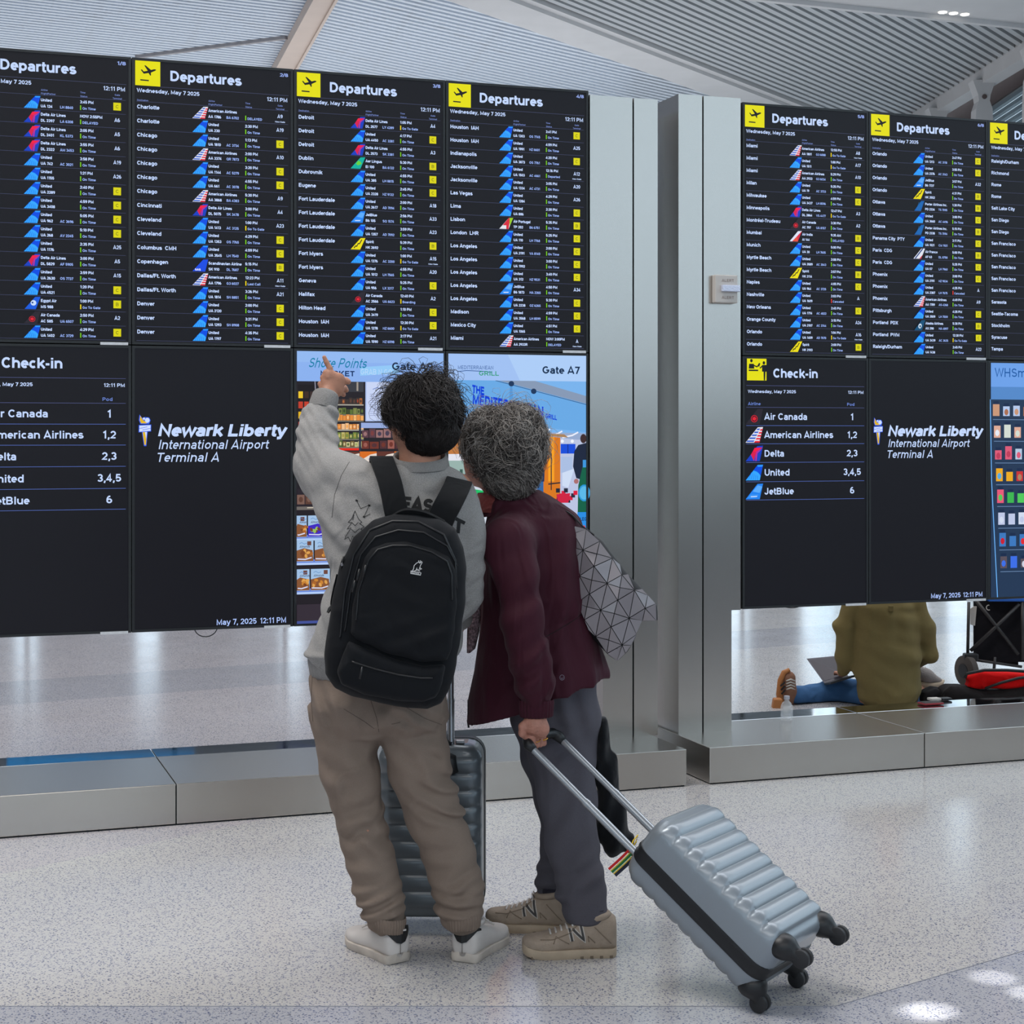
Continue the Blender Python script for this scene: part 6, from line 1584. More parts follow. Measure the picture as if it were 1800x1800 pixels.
fj.disp(lambda X, Y, Z: .0085*np.sin((X*1.0+Y*.5)*42+2*np.sin(Z*7))*np.clip((Z-wz)/.08, 0, 1)*np.clip((Q3(0, 915)[2]-Z)/.1, 0, 1))
sx_, sz_ = Q3(925, 0)[0], Q3(0, 1150)[2]
fj.disp(lambda X, Y, Z: .0065*np.sin((Z*.75-(X-sx_)*.7)*105+2*np.sin(X*20))*np.exp(-(((X-sx_)/.10)**2+((Z-sz_)/.13)**2))*(Y < 5.2))
fj.disp(lambda X, Y, Z: .005*np.sin((Z*.9-(X-sx_)*.5)*70+1)*np.exp(-(((X-sx_)/.08)**2+((Z-Q3(0, 1040)[2])/.1)**2))*(Y < 5.2))
jk = fj.build('jacket', M_BURG, wom)
cuffring('jacket_cuff', Q3(943, 1244, 5.12), .050, .044, .050, .02, M_BURG, wom, 26)
q = MB(); c0 = Q3(893, 872)
rg = lambda k, z, dx: [c0+np.array([dx+k*.078*math.cos(a), k*.072*math.sin(a), z-.28*k*.078*math.cos(a)*-.6]) for a in [2*math.pi*i/36 for i in range(36)]]
q.loft([rg(1.22, -.052, .0), rg(1.12, -.02, -.003), rg(.98, .008, -.008), rg(.90, .008, -.01), rg(.9, -.02, -.008)], cap=False); q.build('jacket_collar', M_BURG, wom, smooth=True)
q = MB(); rg = lambda k, z, dx: [c0+np.array([dx+k*.070*math.cos(a), k*.065*math.sin(a), z+.0*k*math.cos(a)]) for a in [2*math.pi*i/36 for i in range(36)]]
q.loft([rg(1.15, -.05, -.025), rg(1.05, -.01, -.028), rg(.95, .010, -.03), rg(.85, .0, -.03)], cap=False); q.build('shirt_collar', fabric('rust_shirt', (120, 58, 56), 700, .3, 20), wom, smooth=True)
M_SCARF = fabric('speckled_scarf', (150, 128, 134), 160, .6, 40, .5)
q = MB(); rs = []
for i, (x, y, w) in enumerate(((846, 925, 10), (842, 960, 9), (838, 1010, 9), (836, 1060, 10), (832, 1110, 10), (828, 1140, 7), (824, 1147, 3))):
    c = Q3(x, y, YW+.02); rs.append([c+np.array([w*.0018*math.cos(a)*1.1, .02*math.sin(a), 0]) for a in [2*math.pi*j/10 for j in range(10)]])
q.loft(rs); q.build('scarf', M_SCARF, wom, smooth=True)
tube_on('hem_zip', jk, [(826, 1180), (823, 1225), (823, 1262)], .0025, M_ZIP, wom); q = MB(); q.tube([Q3(822, 1266), Q3(824, 1279)], .0035, 6); q.build('zip_end', M_ZIP, wom)
M_REFL = mat('grey_reflective_logo', (120, 108, 124), .4)
tube_on('waist_seam', jk, [(958, 1120), (980, 1108), (1005, 1093), (1030, 1074), (1046, 1062)], .0016, mat('dark_burgundy_thread', (34, 12, 20), .9), wom)
print_on('jacket_logo', jk, [[(988+4*math.cos(a), 1191+4.6*math.sin(a)) for a in [2*math.pi*i/14 for i in range(15)]], [(986, 1191), (987, 1193.5), (989, 1193.5), (990, 1190)]], 1.0, M_REFL, YW, wom)
# trousers
M_GREYP = fabric('charcoal_trousers', (86, 84, 92), 700, .4, 5, .1, sheen=.03, stretch=(1, 1, .6))
fp = Fld((Q3(880, 0)[0], YW-.22, Q3(0, 1640)[2]), (Q3(1090, 0)[0], YW+.32, Q3(0, 1160)[2]), .0068)
fp.chain([Q3(985, 1190, 5.37), Q3(990, 1260, 5.38), Q3(988, 1320, 5.37), Q3(997, 1400, 5.32), Q3(1005, 1480, 5.27), Q3(1022, 1560, 5.22), Q3(1031, 1612, 5.18)], [.112, .116, .106, .090, .080, .072, .066], .03, (1, .78, 1))
fp.chain([Q3(955, 1190, 5.42), Q3(950, 1260, 5.42), Q3(960, 1330, 5.43), Q3(978, 1400, 5.44), Q3(984, 1470, 5.44), Q3(974, 1540, 5.44), Q3(969, 1602, 5.43)], [.098, .092, .078, .068, .060, .056, .054], .02, (1, .8, 1))
fp.cut(lambda X, Y, Z: np.maximum(Z-1.0, (.098 if False else 0)-Z+Q3(0, 1620, 5.19)[2]-.25*(X-Q3(1030, 0)[0])*0))
for (cx_, cy_, a, L1, L2, fr_, amp, Yo) in ((1005, 1270, -1.1, .12, .06, 80, .008, -.1), (985, 1330, .5, .08, .08, 90, .005, -.1), (1020, 1560, .3, .08, .08, 100, .005, -.08), (965, 1570, .1, .06, .06, 120, .006, .12), (1000, 1430, 1.3, .14, .05, 70, .005, -.06)):
    fp.disp(creases(cx_, cy_, a, L1, L2, fr_, amp, Yo))
fp.disp(lambda X, Y, Z: .003*wob(X, Y, Z, 38, 2.3))
pt = fp.build('trousers', M_GREYP, wom)
# hair and glasses
M_HG1 = mat('mid_grey_hair', (100, 94, 90), .5, var=.3, vscale=30); M_HG2 = mat('light_grey_hair', (156, 150, 144), .45, var=.15, vscale=30); M_HG3 = mat('dark_grey_hair', (44, 38, 36), .5, var=.3, vscale=30)
fm = Fld(Q3(800, 890)-np.array([0, .18, 0]), Q3(975, 700)+np.array([0, .22, 0]), .0055)
fm.ell(Q3(889, 778, YW-.01), (.108, .115, .106), .02); fm.ell(Q3(898, 828, YW-.035), (.080, .080, .068), .04); fm.ell(Q3(866, 745, YW+.02), (.070, .08, .05), .03); fm.ell(Q3(912, 840, YW-.03), (.050, .060, .056), .03)
fm.disp(lambda X, Y, Z: .009*wob(X, Y, Z, 85, .5)+.004*wob(X, Y, Z, 170, 1.1))
fm.build('hair', M_HG3, wom)
kp = lambda v: not (v[0] < -.5 and v[1] > -.35 and v[2] < .25) and not (v[1] > .55 and v[2] < .1) and v[2] > -.85
for m_, n_l, sd in ((M_HG1, 520, 21), (M_HG2, 330, 22), (M_HG3, 220, 23)):
    o = hair_locks('hair_curl', wom, m_, Q3(888, 780, YW-.015), (.110, .115, .110), int(n_l*7.0), .10, .011, .0012, random.Random(sd), kp, .020, spread=.22, seg=11, sides=3, flow=1.5); o['kind'] = 'stuff'
    o = hair_locks('hair_curl', wom, m_, Q3(898, 828, YW-.04), (.082, .080, .080), int(n_l*3.6), .06, .009, .0012, random.Random(sd+5), lambda v: v[1] < .3 and v[2] < .4 and v[0] > -.75, .008, spread=.22, seg=11, sides=3, flow=1.5); o['kind'] = 'stuff'
o = hair_locks('hair_curl', wom, M_HG2, Q3(886, 778, YW-.01), (.114, .116, .112), 420, .085, .013, .0011, random.Random(77), lambda v: v[2] > -.1 and not (v[0] < -.5 and v[1] > -.35 and v[2] < .25), .042, spread=.9, seg=11, sides=3, flow=1.5); o['kind'] = 'stuff'
gl_ = thing('glasses', 'thin dark glasses on the face of the grey-haired woman', 'glasses', Q3(815, 790, YW+.10))
q = MB(); q.tube([Q3(812, 792, YW+.11)+np.array([.012*math.cos(a)*.7, .016*math.cos(a), .020*math.sin(a)]) for a in [2*math.pi*i/20 for i in range(21)]], .0016, 6); q.build('lens_rim', M_BLKP, gl_, smooth=True)
q = MB(); q.tube([Q3(818, 786, YW+.09), Q3(838, 790, YW+.05), Q3(856, 794, YW+.0)], .0018, 6); q.build('temple', M_BLKP, gl_, smooth=True)
# trainers
M_TSH = mat('beige_suede', (164, 148, 132), .85, var=.08, vscale=40, bump=.2, bscale=200); M_TSOLE = mat('tan_midsole', (182, 164, 142), .7, var=.12, vscale=20); M_TSEAM = mat('tan_thread', (132, 116, 100), .8); M_TLOW = mat('beige_panel', (120, 106, 90), .85, var=.06); M_NGREY = mat('charcoal_emblem', (62, 60, 60), .6); M_OUTL = mat('cream_piping', (196, 190, 182), .6)
M_SOCK = fabric('dark_sock', (40, 38, 48), 600, .2, 30)
for (hp, tp, L_, lab) in (((1083, 1677), (925, 1680), .29, None), ((1002, 1638), (885, 1632), .275, None)):
    e = shoe_thing('trainer', lab, wom)
    h_, t_ = heelxy(*hp), heelxy(*tp)
    o, d, s, zz = shoe('trainer', '', h_, t_, L_, M_TSH, M_TSOLE, e, h=.112, sole_h=.028, w=.050)
    q = MB(); q.tube([o+d*(.066+.042*math.cos(a))+s*.031*math.sin(a)+zz*(.119-.006*math.cos(a)) for a in [2*math.pi*i/20 for i in range(21)]], .010, 8); q.build('padded_collar', M_TSH, e, smooth=True)
    q = MB(); q.tube([o+d*.064+zz*.08, o+d*.064+zz*.14], [.030, .029], 14); q.build('sock', M_SOCK, e, smooth=True)
    sd = s if s[1] < 0 else -s
    bvl = bvh_of([c_ for c_ in e.children if c_.name.startswith('upper')][0])
    for k_ in range(6):
        c = o+d*(.120+.017*k_)+zz*.3; pts_ = []
        for u_ in (-.026, -.013, 0, .013, .026):
            h_r = bvl.ray_cast(Vector(c+s*u_), Vector((0, 0, -1)))
            if h_r[0] is not None: pts_.append(np.array(h_r[0])+zz*.002)
        q = MB(); q.tube(pts_, .0032, 6); q.build('lace', M_WSHOE, e, smooth=True)
    for kk in (-1, 1):
        hb_ = bvl.ray_cast(Vector(o+d*.118+zz*.3), Vector((0, 0, -1))); c = (np.array(hb_[0]) if hb_[0] is not None else o+d*.118+zz*.12)+zz*.003; q = MB(); q.tube([c, c+s*.014*kk+zz*.012+d*.004, c+s*.026*kk+zz*.004, c+s*.016*kk-zz*.006+d*.006, c], .0026, 6); q.build('lace_bow', M_WSHOE, e, smooth=True)
    # N emblem on the visible side, cast on the upper
    up = [c_ for c_ in e.children if c_.name.startswith('upper')][0]; bv = bvh_of(up)
    def side(u, z):
        p = o+d*u+zz*z+sd*.2; hh_ = bv.ray_cast(Vector(p), Vector(-sd)); return None if hh_[0] is None else np.array(hh_[0])+sd*.0018
    for (wt_, m_, nm, lf) in ((.013, M_OUTL, 'emblem_border', 0), (.0068, M_NGREY, 'emblem', .0012)):
        q = MB()
        N_ = [(.098, .052), (.122, .092), (.094, .054+.0), ] and [(.104, .050), (.124, .094), (.088, .052), (.108, .096)]
        N_ = [(.140, .056), (.150, .102), (.104, .058), (.114, .104)]
        ND = []
        for a_, c_ in zip(N_[:-1], N_[1:]): ND += [(a_[0]+(c_[0]-a_[0])*i/8, a_[1]+(c_[1]-a_[1])*i/8) for i in range(8)]
        ND.append(N_[-1])
        for Q4 in thick(ND, wt_):
            hs = [side(*p) for p in Q4]
            if all(h is not None for h in hs): q.add([h+sd*lf for h in hs], [(0, 1, 2, 3)])
        if q.v: q.build(nm, m_, e)
    for path in ([(.02, .045), (.05, .075), (.075, .10)], [(.10, .118), (.15, .078), (.20, .062), (.245, .060)], [(.15, .048), (.19, .070), (.20, .046)], [(.07, .048), (.092, .070), (.088, .048)]):
        hs = []
        for a_, c_ in zip(path[:-1], path[1:]):
            for i in range(6):
                h = side(a_[0]+(c_[0]-a_[0])*i/6, a_[1]+(c_[1]-a_[1])*i/6)
                if h is not None: hs.append(h)
        if len(hs) > 2: q = MB(); q.tube(hs, .0014, 5); q.build('seam', M_TSEAM, e, smooth=True)
    q = MB()
    for k_ in range(9): q.box(o+d*(.02+.03*k_)+zz*.005+sd*.0, (.010, .088, .008), np.stack([d, s, zz], 1))
    tag(q.build('outsole_lugs', M_TLOW, e), kind='stuff')
# geometric tote bag
M_TOTE = mat('grey_vinyl_facet', (134, 128, 132), .22, .15, coat=.6); M_TOTEB = mat('black_mesh', (20, 20, 24), .7)
OUT = [(1010, 925), (1030, 930), (1058, 950), (1075, 973), (1098, 1003), (1133, 1040), (1155, 1064), (1156, 1091), (1122, 1091), (1118, 1118), (1104, 1144), (1085, 1162), (1070, 1152), (1040, 1120), (1015, 1060), (1005, 990)]
YT = 5.30
tote = thing('tote_bag', 'silver-grey tote bag of shiny triangular facets hanging at the woman side', 'bag', at(1080, 1160, YT))
pillow(OUT, YT, .07, .03, bulge=.02).build('lining', M_TOTEB, tote)
def depthY(x, y):
    e = -sd_poly(OUT, np.array([[float(x)]]), np.array([[float(y)]]))[0, 0]
    return YT-.036-.03*min(1, max(0, e)/45)
OUTC = [p for p in OUT]
def nod(i, j):
    rj = random.Random(i*97+j*31); return (1075+19.5*i-29*j+rj.uniform(-2, 2), 980+29.5*i+17*j+rj.uniform(-2, 2))
def clip_poly(P, O_):
    "clip convex P by polygon O_ edges only when O_ locally convex: keep inside points, slide outside points to the border"
    out = []
    for p in P:
        d = sd_poly(O_, np.array([[p[0]]]), np.array([[p[1]]]))[0, 0]
        if d > 0:
            best = None
            for a, c in zip(O_, O_[1:]+O_[:1]):
                ex, ey = c[0]-a[0], c[1]-a[1]; t_ = max(0, min(1, ((p[0]-a[0])*ex+(p[1]-a[1])*ey)/(ex*ex+ey*ey))); qx, qy = a[0]+t_*ex, a[1]+t_*ey; dd = math.hypot(p[0]-qx, p[1]-qy)
                if best is None or dd < best[0]: best = (dd, qx, qy)
            p = (best[1], best[2])
        out.append(p)
    return out
for i in range(-3, 8):
    for j in range(-3, 5):
        n00, n10, n01, n11 = nod(i, j), nod(i+1, j), nod(i, j+1), nod(i+1, j+1); cc = ((n00[0]+n11[0])/2, (n00[1]+n11[1])/2)
        tris = [(n00, n10, cc), (n10, n11, cc), (n11, n01, cc), (n01, n00, cc)] if (i+j) % 2 else [(n00, n10, n11), (n00, n11, n01)]
        for T_ in tris:
            g = (sum(p[0] for p in T_)/3, sum(p[1] for p in T_)/3)
            if sd_poly(OUT, np.array([[g[0]]]), np.array([[g[1]]]))[0, 0] > 6: continue
            T2 = clip_poly([(g[0]+(p[0]-g[0])*.925, g[1]+(p[1]-g[1])*.925) for p in T_], OUT)
            ar = abs((T2[1][0]-T2[0][0])*(T2[2][1]-T2[0][1])-(T2[2][0]-T2[0][0])*(T2[1][1]-T2[0][1]))/2
            if ar < 30: continue
            rj = random.Random(int(g[0]*7+g[1]*13)); pts = [at(p[0], p[1], depthY(*p)-.006+rj.uniform(-.004, .004)) for p in T2]
            q = MB(); q.prism(pts, (0, .0025, 0)); q.build('facet', M_TOTE, tote)
ribbon('bag_handle', [at(1044, 940, YT-.02), at(1024, 925, YT-.03), at(1005, 905, YT-.02), at(985, 893, YT)], .012, .004, M_TOTEB, tote, wdir=(0, 1, .2))
# black cloth bag on the far side
clo = pillow([(1050, 1250), (1062, 1262), (1075, 1300), (1083, 1345), (1090, 1370), (1098, 1420), (1112, 1468), (1108, 1495), (1085, 1504), (1058, 1498), (1050, 1470), (1046, 1400), (1044, 1320)], 5.40, .10, .04, bulge=.01, extra=lambda X, Y, Z: .008*np.sin((X-Z*.28)*95)).build('cloth_bag', fabric('black_cloth', (20, 22, 26), 700, .4, 8), None)
tag(clo, 'black cloth bag hanging behind the grey-haired woman legs', 'bag')
# ------------------------------------------------------------------ the seated person and things behind the right bank
YS = 9.88
S3 = lambda px, py, dy=0.0: at(px, py, YS+dy)
sl = (S3(1560, 0)[0], YS, 0)
fb = Fld(S3(1350, 1250)-np.array([.05, .3, .02]), S3(1665, 975)+np.array([.05, .75, .15]), .012)
fb.ell(S3(1565, 985, .10), (.078, .095, .11), .02); fb.ell(S3(1562, 1003, .17), (.055, .05, .06), .03); fb.cap(S3(1558, 1010, .05), S3(1555, 1050, 0), .055, .06, .03)
fb.stack([(.02, sl[0], YS+.02, .16, .12), (.3, sl[0], YS, .15, .10), (.58, sl[0]-.01, YS, .12, .07)], .03)
fb.chain([S3(1505, 1085), S3(1486, 1150, .02), S3(1481, 1180, .10)], [.03, .032, .028], .02); fb.chain([S3(1605, 1085), S3(1630, 1150, .02), S3(1604, 1168, .22)], [.03, .032, .028], .02)
fb.chain([S3(1530, 1222, .08), S3(1462, 1210, .32), S3(1395, 1228, .12)], [.06, .05, .035], .03); fb.chain([S3(1590, 1222, .08), S3(1640, 1205, .50), S3(1628, 1212, .42)], [.06, .05, .035], .03)
vb = fb.mesh()
hc = S3(1480, 1184, .10)
fl = Fld(hc-.10, hc+.10, .004)
fl.chain([hc+np.array([.01, -.04, .03]), hc], [.026, .028], .01, (1, 1, .7))
fingers_on(fl, [([hc+np.array([-.018+.013*j, .01, 0]), hc+np.array([-.03+.012*j, .05, .0]), hc+np.array([-.03+.012*j, .07, -.014])], .009, .007) for j in range(4)]+[([hc+np.array([.02, 0, 0]), hc+np.array([.03, .03, -.004])], .011, .009)], .004)
V, Q = join_np([vb, fl.mesh()])
sit = mesh_np('person', V, Q, M_SKIN); sit.data.transform(Matrix.Translation(-Vector(sl))); sit.location = sl; PLOC[sit.name] = Vector(sl)
tag(sit, 'person in olive shirt and blue jeans sitting on the floor behind the plinth', 'person')
M_OLIVE = fabric('olive_cotton', (120, 106, 68), 500, .6, 4, .08, sheen=.03)
fo = Fld(S3(1455, 1262)-np.array([.05, .30, 0]), S3(1665, 1025)+np.array([.05, .45, .05]), .0105)
fo.stack([(S3(0, 1243)[2], S3(1566, 0)[0], YS, .140, .13), (S3(0, 1228)[2], S3(1562, 0)[0], YS, .178, .155), (S3(0, 1180)[2], S3(1560, 0)[0], YS, .200, .155), (S3(0, 1120)[2], S3(1558, 0)[0], YS-.01, .195, .14), (S3(0, 1065)[2], S3(1552, 0)[0], YS-.01, .205, .125), (S3(0, 1042)[2], S3(1552, 0)[0], YS, .14, .10), (S3(0, 1032)[2], S3(1552, 0)[0], YS, .08, .08)], .03)
fo.chain([S3(1500, 1062), S3(1486, 1100), S3(1487, 1150, .02), S3(1484, 1176, .08)], [.068, .066, .058, .046], .02); fo.chain([S3(1608, 1062), S3(1625, 1105), S3(1632, 1150, .02), S3(1605, 1165, .20)], [.068, .06, .052, .046], .02)
fo.disp(lambda X, Y, Z: .007*wob(X, Y, Z, 24, .9)+.004*wob(X, Y, Z, 44, 1.9)+.005*np.sin((X-S3(1560, 0)[0])*60)*np.exp(-((Z-S3(0, 1090)[2])/.1)**2))
fo.build('shirt', M_OLIVE, sit)
q = MB(); q.box(S3(1566, 1070, -.145), (.03, .012, .035)); q.build('back_loop', M_OLIVE, sit, bevel=.004)
M_JEAN = fabric('blue_denim', (64, 102, 146), 500, .5, 6, .15, sheen=.03)
fj2 = Fld(S3(1375, 1258)-np.array([.05, .1, .0]), S3(1660, 1175)+np.array([.05, .7, .05]), .0105)
fj2.chain([S3(1575, 1232, .02), S3(1525, 1222, .12), S3(1470, 1213, .26), S3(1430, 1222, .20), S3(1398, 1222, .12)], [.10, .092, .078, .062, .056], .03); fj2.chain([S3(1575, 1232, .02), S3(1602, 1224, .25), S3(1630, 1212, .5)], [.10, .085, .07], .03)
fj2.disp(lambda X, Y, Z: .004*wob(X, Y, Z, 42, .3)); fj2.cut(lambda X, Y, Z: -Z+.003+0*X+0*Y)
fj2.build('jeans', M_JEAN, sit)
M_BROWNS = mat('brown_suede', (134, 94, 74), .9, var=.1, vscale=40); M_GUM = mat('gum_rubber', (170, 108, 56), .6)
e = shoe_thing('sneaker', 'brown suede sneaker with three dark stripes', sit)
f = Fld(S3(1362, 1250)-np.array([.05, .1, 0]), S3(1402, 1170)+np.array([.05, .15, .05]), .006)
f.chain([S3(1384, 1237, .10), S3(1385, 1215, .08), S3(1386, 1192, .07)], [.036, .046, .042], .03, (1, .9, 1)); f.build('upper', M_BROWNS, e)
q = MB(); P_ = [S3(1374, 1244, .07), S3(1370, 1220, .06), S3(1372, 1196, .05), S3(1378, 1182, .05), S3(1388, 1177, .05)]; q.tube(P_, [.022, .020, .018, .016, .012], 8); q.build('sole', M_GUM, e, smooth=True)
for i in range(3): q = MB(); q.tube([S3(1372+1*i, 1206+7*i, .03), S3(1380, 1199+7*i, .02)], .0055, 6); q.build('stripe', M_BLK, e)
for i in range(4): q = MB(); q.tube([S3(1382, 1197+5*i, .03), S3(1390, 1194+5*i, .03), S3(1397, 1197+5*i, .05)], .005, 6); q.build('lace', M_OUTL, e, smooth=True)
q = MB(); q.prism([S3(1358, 1250, -.05), S3(1376, 1250, -.05), S3(1376, 1229, -.05), S3(1361, 1229, -.05)], (0, .07, 0)); q.build('heel_block', M_GUM, e, bevel=.008)
e = shoe_thing('sneaker', 'beige and grey sneaker on the right', sit)
f = Fld(S3(1610, 1215)-np.array([.05, .2, 0]), S3(1662, 1165)+np.array([.05, .7, .05]), .006)
f.chain([S3(1616, 1182, .25), S3(1628, 1188, .25), S3(1650, 1198, .25)], [.042, .038, .024], .03); f.build('upper', mat('grey_beige_mesh', (138, 130, 126), .9, bump=.4, bscale=120), e)
q = MB(); q.tube([S3(1612, 1202, .23), S3(1635, 1205, .23), S3(1654, 1203, .23), S3(1658, 1196, .25)], [.018, .018, .016, .01], 8); q.build('sole', M_TSOLE, e, smooth=True)
for i in range(4): q = MB(); q.tube([S3(1622+6*i, 1177+4*i, .22), S3(1626+6*i, 1172+4*i, .25)], .005, 6); q.build('lace', M_OUTL, e, smooth=True)
# laptop on the lap
lp = thing('laptop', 'dark grey open laptop on the lap of the seated person', 'laptop', S3(1449, 1201, .12))
A_, B_, C_, D_ = S3(1418, 1158, .34), S3(1472, 1153, .34), S3(1491, 1188, .16), S3(1449, 1201, .16)
MB().prism([A_, B_, C_, D_], (.0, .008, .0)).build('lid', mat('dark_lid', (62, 58, 70), .4), lp)
mm = lambda u, v: A_*(1-u)*(1-v)+B_*u*(1-v)+C_*u*v+D_*(1-u)*v+np.array([0, -.002, .001])
q = MB(); q.add([mm(.06, .06), mm(.96, .06), mm(.96, .92), mm(.06, .92)], [(0, 1, 2, 3)]); q.build('display', emit('laptop_display', (58, 52, 66), .5), lp)
q = MB(); q.add([mm(.5, .2)+np.array([0, -.001, 0]), mm(.95, .2)+np.array([0, -.001, 0]), mm(.95, .8)+np.array([0, -.001, 0]), mm(.55, .8)+np.array([0, -.001, 0])], [(0, 1, 2, 3)]); q.build('window_on_display', emit('laptop_window', (86, 84, 100), .5), lp)
MB().prism([D_, C_, C_+np.array([.02, -.10, .02]), D_+np.array([.02, -.10, .02])], (0, 0, -.012)).build('keyboard_base', M_BLKP, lp)
# water bottle on the ledge
YBt = 8.42; bb = at(1383, 1269, YBt); bb[2] = .172
m, t, b = nt('clear_plastic'); M_PET = m
b.inputs['Base Color'].default_value = (.9, .95, 1, 1); b.inputs['Roughness'].default_value = .05; b.inputs['Alpha'].default_value = .28; b.inputs['Specular IOR Level'].default_value = .8
bt = thing('water_bottle', 'small clear plastic water bottle standing on the right steel ledge', 'bottle', bb)
q = MB(); pr = [(0, .026), (.004, .031), (.03, .031), (.034, .029), (.038, .031), (.062, .031), (.072, .029), (.086, .022), (.094, .013), (.108, .012)]
q.loft([[bb+np.array([r_*math.cos(a), r_*math.sin(a), z_]) for a in [2*math.pi*i/24 for i in range(24)]] for z_, r_ in pr], cap=False); q.build('bottle_body', M_PET, bt, smooth=True)
q = MB(); q.tube([bb+np.array([0, 0, .104]), bb+np.array([0, 0, .120])], .0145, 18); q.build('cap', mat('white_cap', (190, 190, 200), .4, alpha=.8), bt, smooth=True, auto=40)
# phones on the ledge
def ledge(px, py): Y = (HC-.172)*F/(py-CY); return np.array([(px-CX)/F*Y, Y, .172])
c = ledge(1636, 1238); T = thing('phone', 'red phone lying on the right steel ledge beside the seated person', 'phone', c)
MB().box(c+np.array([0, 0, .006]), (.12, .07, .010), rotz(.3)).build('case', mat('red_case', (150, 24, 36), .4), T, bevel=.003); MB().box(c+np.array([0, 0, .0125]), (.108, .058, .002), rotz(.3)).build('glass', M_BLK, T)
c = ledge(1652, 1231); T = thing('power_bank', 'white and black slab lying behind the red phone on the ledge', 'power bank', c)
MB().box(c+np.array([-.03, 0, .007]), (.06, .05, .013), rotz(.3)).build('white_end', M_OUTL, T, bevel=.003); MB().box(c+np.array([.03, 0.01, .007]), (.06, .05, .012), rotz(.3)).build('black_end', M_BLK, T, bevel=.003)
# folding wagon
YG = 10.6; G3 = lambda px, py, dy=0.0: at(px, py, YG+dy)
wg = thing('folding_wagon', 'black folding wagon with crossed braces at the right picture edge', 'wagon', G3(1760, 1210))
M_WF = fabric('wagon_fabric', (24, 22, 26), 400, .3, 6, sheen=.02); M_WBAR = mat('wagon_frame', (52, 50, 50), .45, .3); M_WH = mat('wagon_tyre', (64, 58, 54), .8)
q = MB(); q.loft([[G3(1711, y, -.02+dy), G3(1830, y+1, -.02+dy), G3(1830, y+1, .45+dy), G3(1711, y, .45+dy)] for y, dy in ((1163, 0), (1148, 0), (1100, 0), (1056, 0), (1030, 0))]); q.build('fabric_body', M_WF, wg)
q = MB(); q.loft([[G3(1722, 1163, 0), G3(1790, 1172, 0), G3(1790, 1172, .4), G3(1722, 1163, .4)], [G3(1722, 1148, 0), G3(1790, 1148, 0), G3(1790, 1148, .4), G3(1722, 1148, .4)]]); q.build('lower_skirt', M_WF, wg)
for nm, a_, c_, r_ in (('post', (1703, 1058), (1701, 1150), .010), ('post', (1797, 1055), (1797, 1160), .012), ('brace', (1716, 1056), (1790, 1150), .012), ('brace', (1706, 1144), (1792, 1062), .012), ('lower_bar', (1749, 1155), (1747, 1180), .010), ('axle_bar', (1700, 1158), (1796, 1172), .009)):
    q = MB(); q.tube([G3(a_[0], a_[1], -.06), G3(c_[0], c_[1], -.06)], r_, 8); q.build(nm, M_WBAR, wg, smooth=True)
c = G3(1699, 1179, -.08); wdd = np.array([.92, .38, 0]); 
e_ = bpy.data.objects.new('wheel', None); COL.objects.link(e_); e_.parent = wg; PLOC[e_.name] = wloc(wg)
q = MB(); q.tube([c-wdd*.026, c-wdd*.02, c+wdd*.02, c+wdd*.026], [.083, .096, .096, .083], 26); q.build('tyre', M_WH, e_, smooth=True, auto=40)
q = MB(); q.tube([c-wdd*.03, c+wdd*.03], .045, 18); q.build('wheel_hub', M_BLKP, e_, smooth=True, auto=40)
q = MB(); q.box(G3(1706, 1155, -.08), (.09, .06, .05)); q.build('wheel_bracket', M_BLKP, wg, bevel=.01)
q = MB(); qq = thick([(1738+4.2*math.cos(math.radians(a)), 1068+4.4*math.sin(math.radians(a))) for a in range(60, 310, 25)], 1.7)
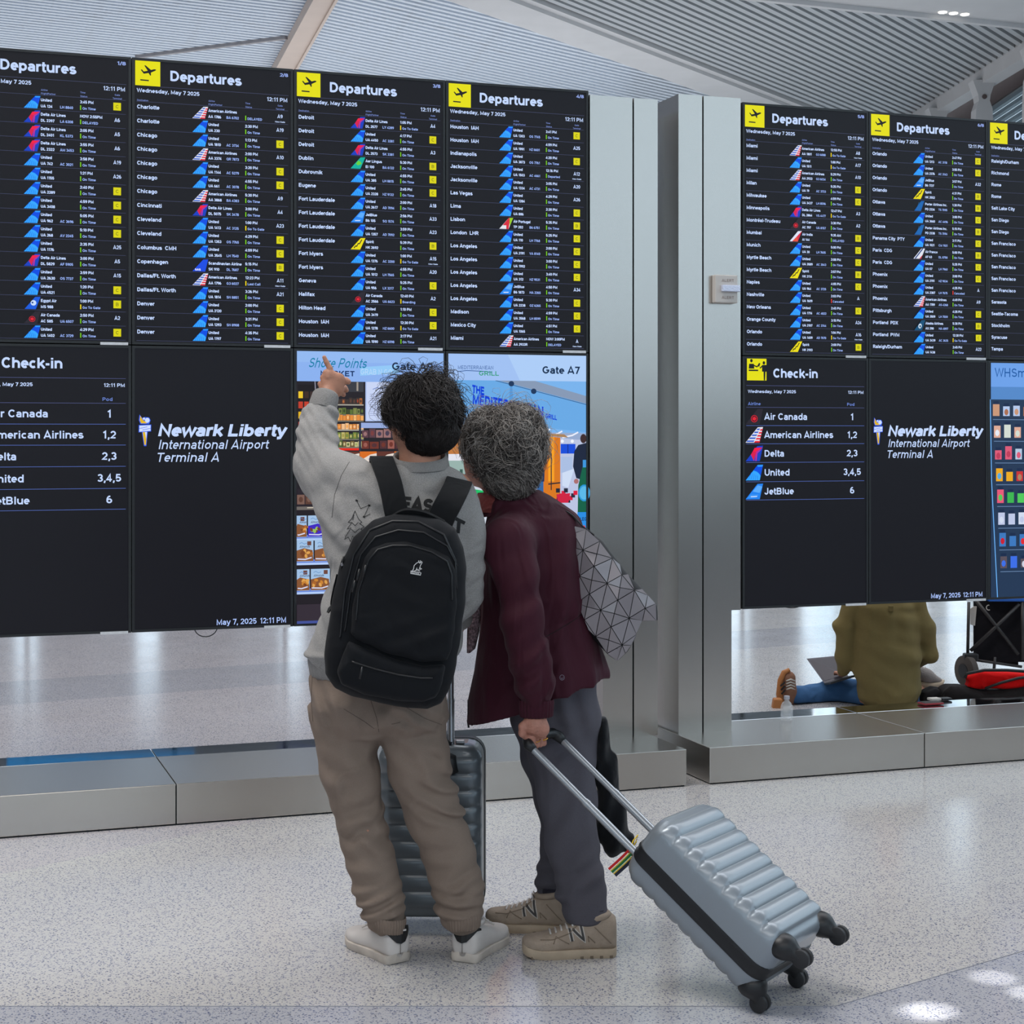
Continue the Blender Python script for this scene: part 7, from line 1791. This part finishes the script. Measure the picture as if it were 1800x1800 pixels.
for Q4 in qq: q.add([G3(p[0], p[1], -.028) for p in Q4], [(0, 1, 2, 3)])
q.build('crescent_logo', M_OUTL, wg)
q = MB(); q.box(G3(1775, 1054, -.05), (.28, .05, .02)); q.build('blue_trim', mat('blue_trim', (20, 90, 180), .6), wg, bevel=.005)
q = MB(); q.prism([G3(1712, 1066, -.03), G3(1717, 1066, -.03), G3(1714, 1100, -.03), G3(1706, 1098, -.03), G3(1706, 1070, -.03)], (0, .01, 0)); q.build('pale_strap', M_OUTL, wg)
# black bag with red lining
YK = 9.75; K3 = lambda px, py, dy=0.0: at(px, py, YK+dy)
bg_ = thing('open_bag', 'black bag lying open with bright red lining, right of the seated person', 'bag', K3(1740, 1240))
pillow([(1655, 1238), (1653, 1212), (1665, 1203), (1690, 1204), (1720, 1212), (1750, 1212), (1790, 1204), (1830, 1196), (1850, 1230), (1800, 1243), (1700, 1245)], YK, .26, .06, h=.012, extra=lambda X, Y, Z: .006*wob(X, Y, Z, 22, .4)).build('bag_body', fabric('black_bag_cloth', (30, 27, 27), 300, .6, 6, sheen=.02), bg_)
pillow([(1696, 1190), (1706, 1183), (1730, 1179), (1770, 1180), (1830, 1184), (1850, 1196), (1800, 1206), (1760, 1210), (1720, 1211), (1697, 1206), (1701, 1198)], YK-.03, .12, .03, h=.010, extra=lambda X, Y, Z: .006*wob(X, Y, Z, 30, .9)).build('red_lining', fabric('red_lining', (214, 12, 12), 300, .6, 8, sheen=.02), bg_)
q = MB(); q.tube([K3(x, y, -.10) for x, y in ((1696, 1192), (1700, 1184), (1730, 1178), (1770, 1178), (1830, 1182))], .009, 8); q.build('zip_edge', M_BLK, bg_, smooth=True)
q = MB(); q.tube([K3(x, y, -.11) for x, y in ((1732, 1210), (1760, 1200), (1790, 1192), (1830, 1187))], .008, 8); q.build('zip_edge', M_BLK, bg_, smooth=True)
pillow([(1620, 1236), (1622, 1216), (1640, 1208), (1665, 1212), (1670, 1236)], YK+.1, .2, .04, h=.012).build('side_flap', fabric('black_flap', (26, 24, 26), 300, .6, 6, sheen=.02), bg_)
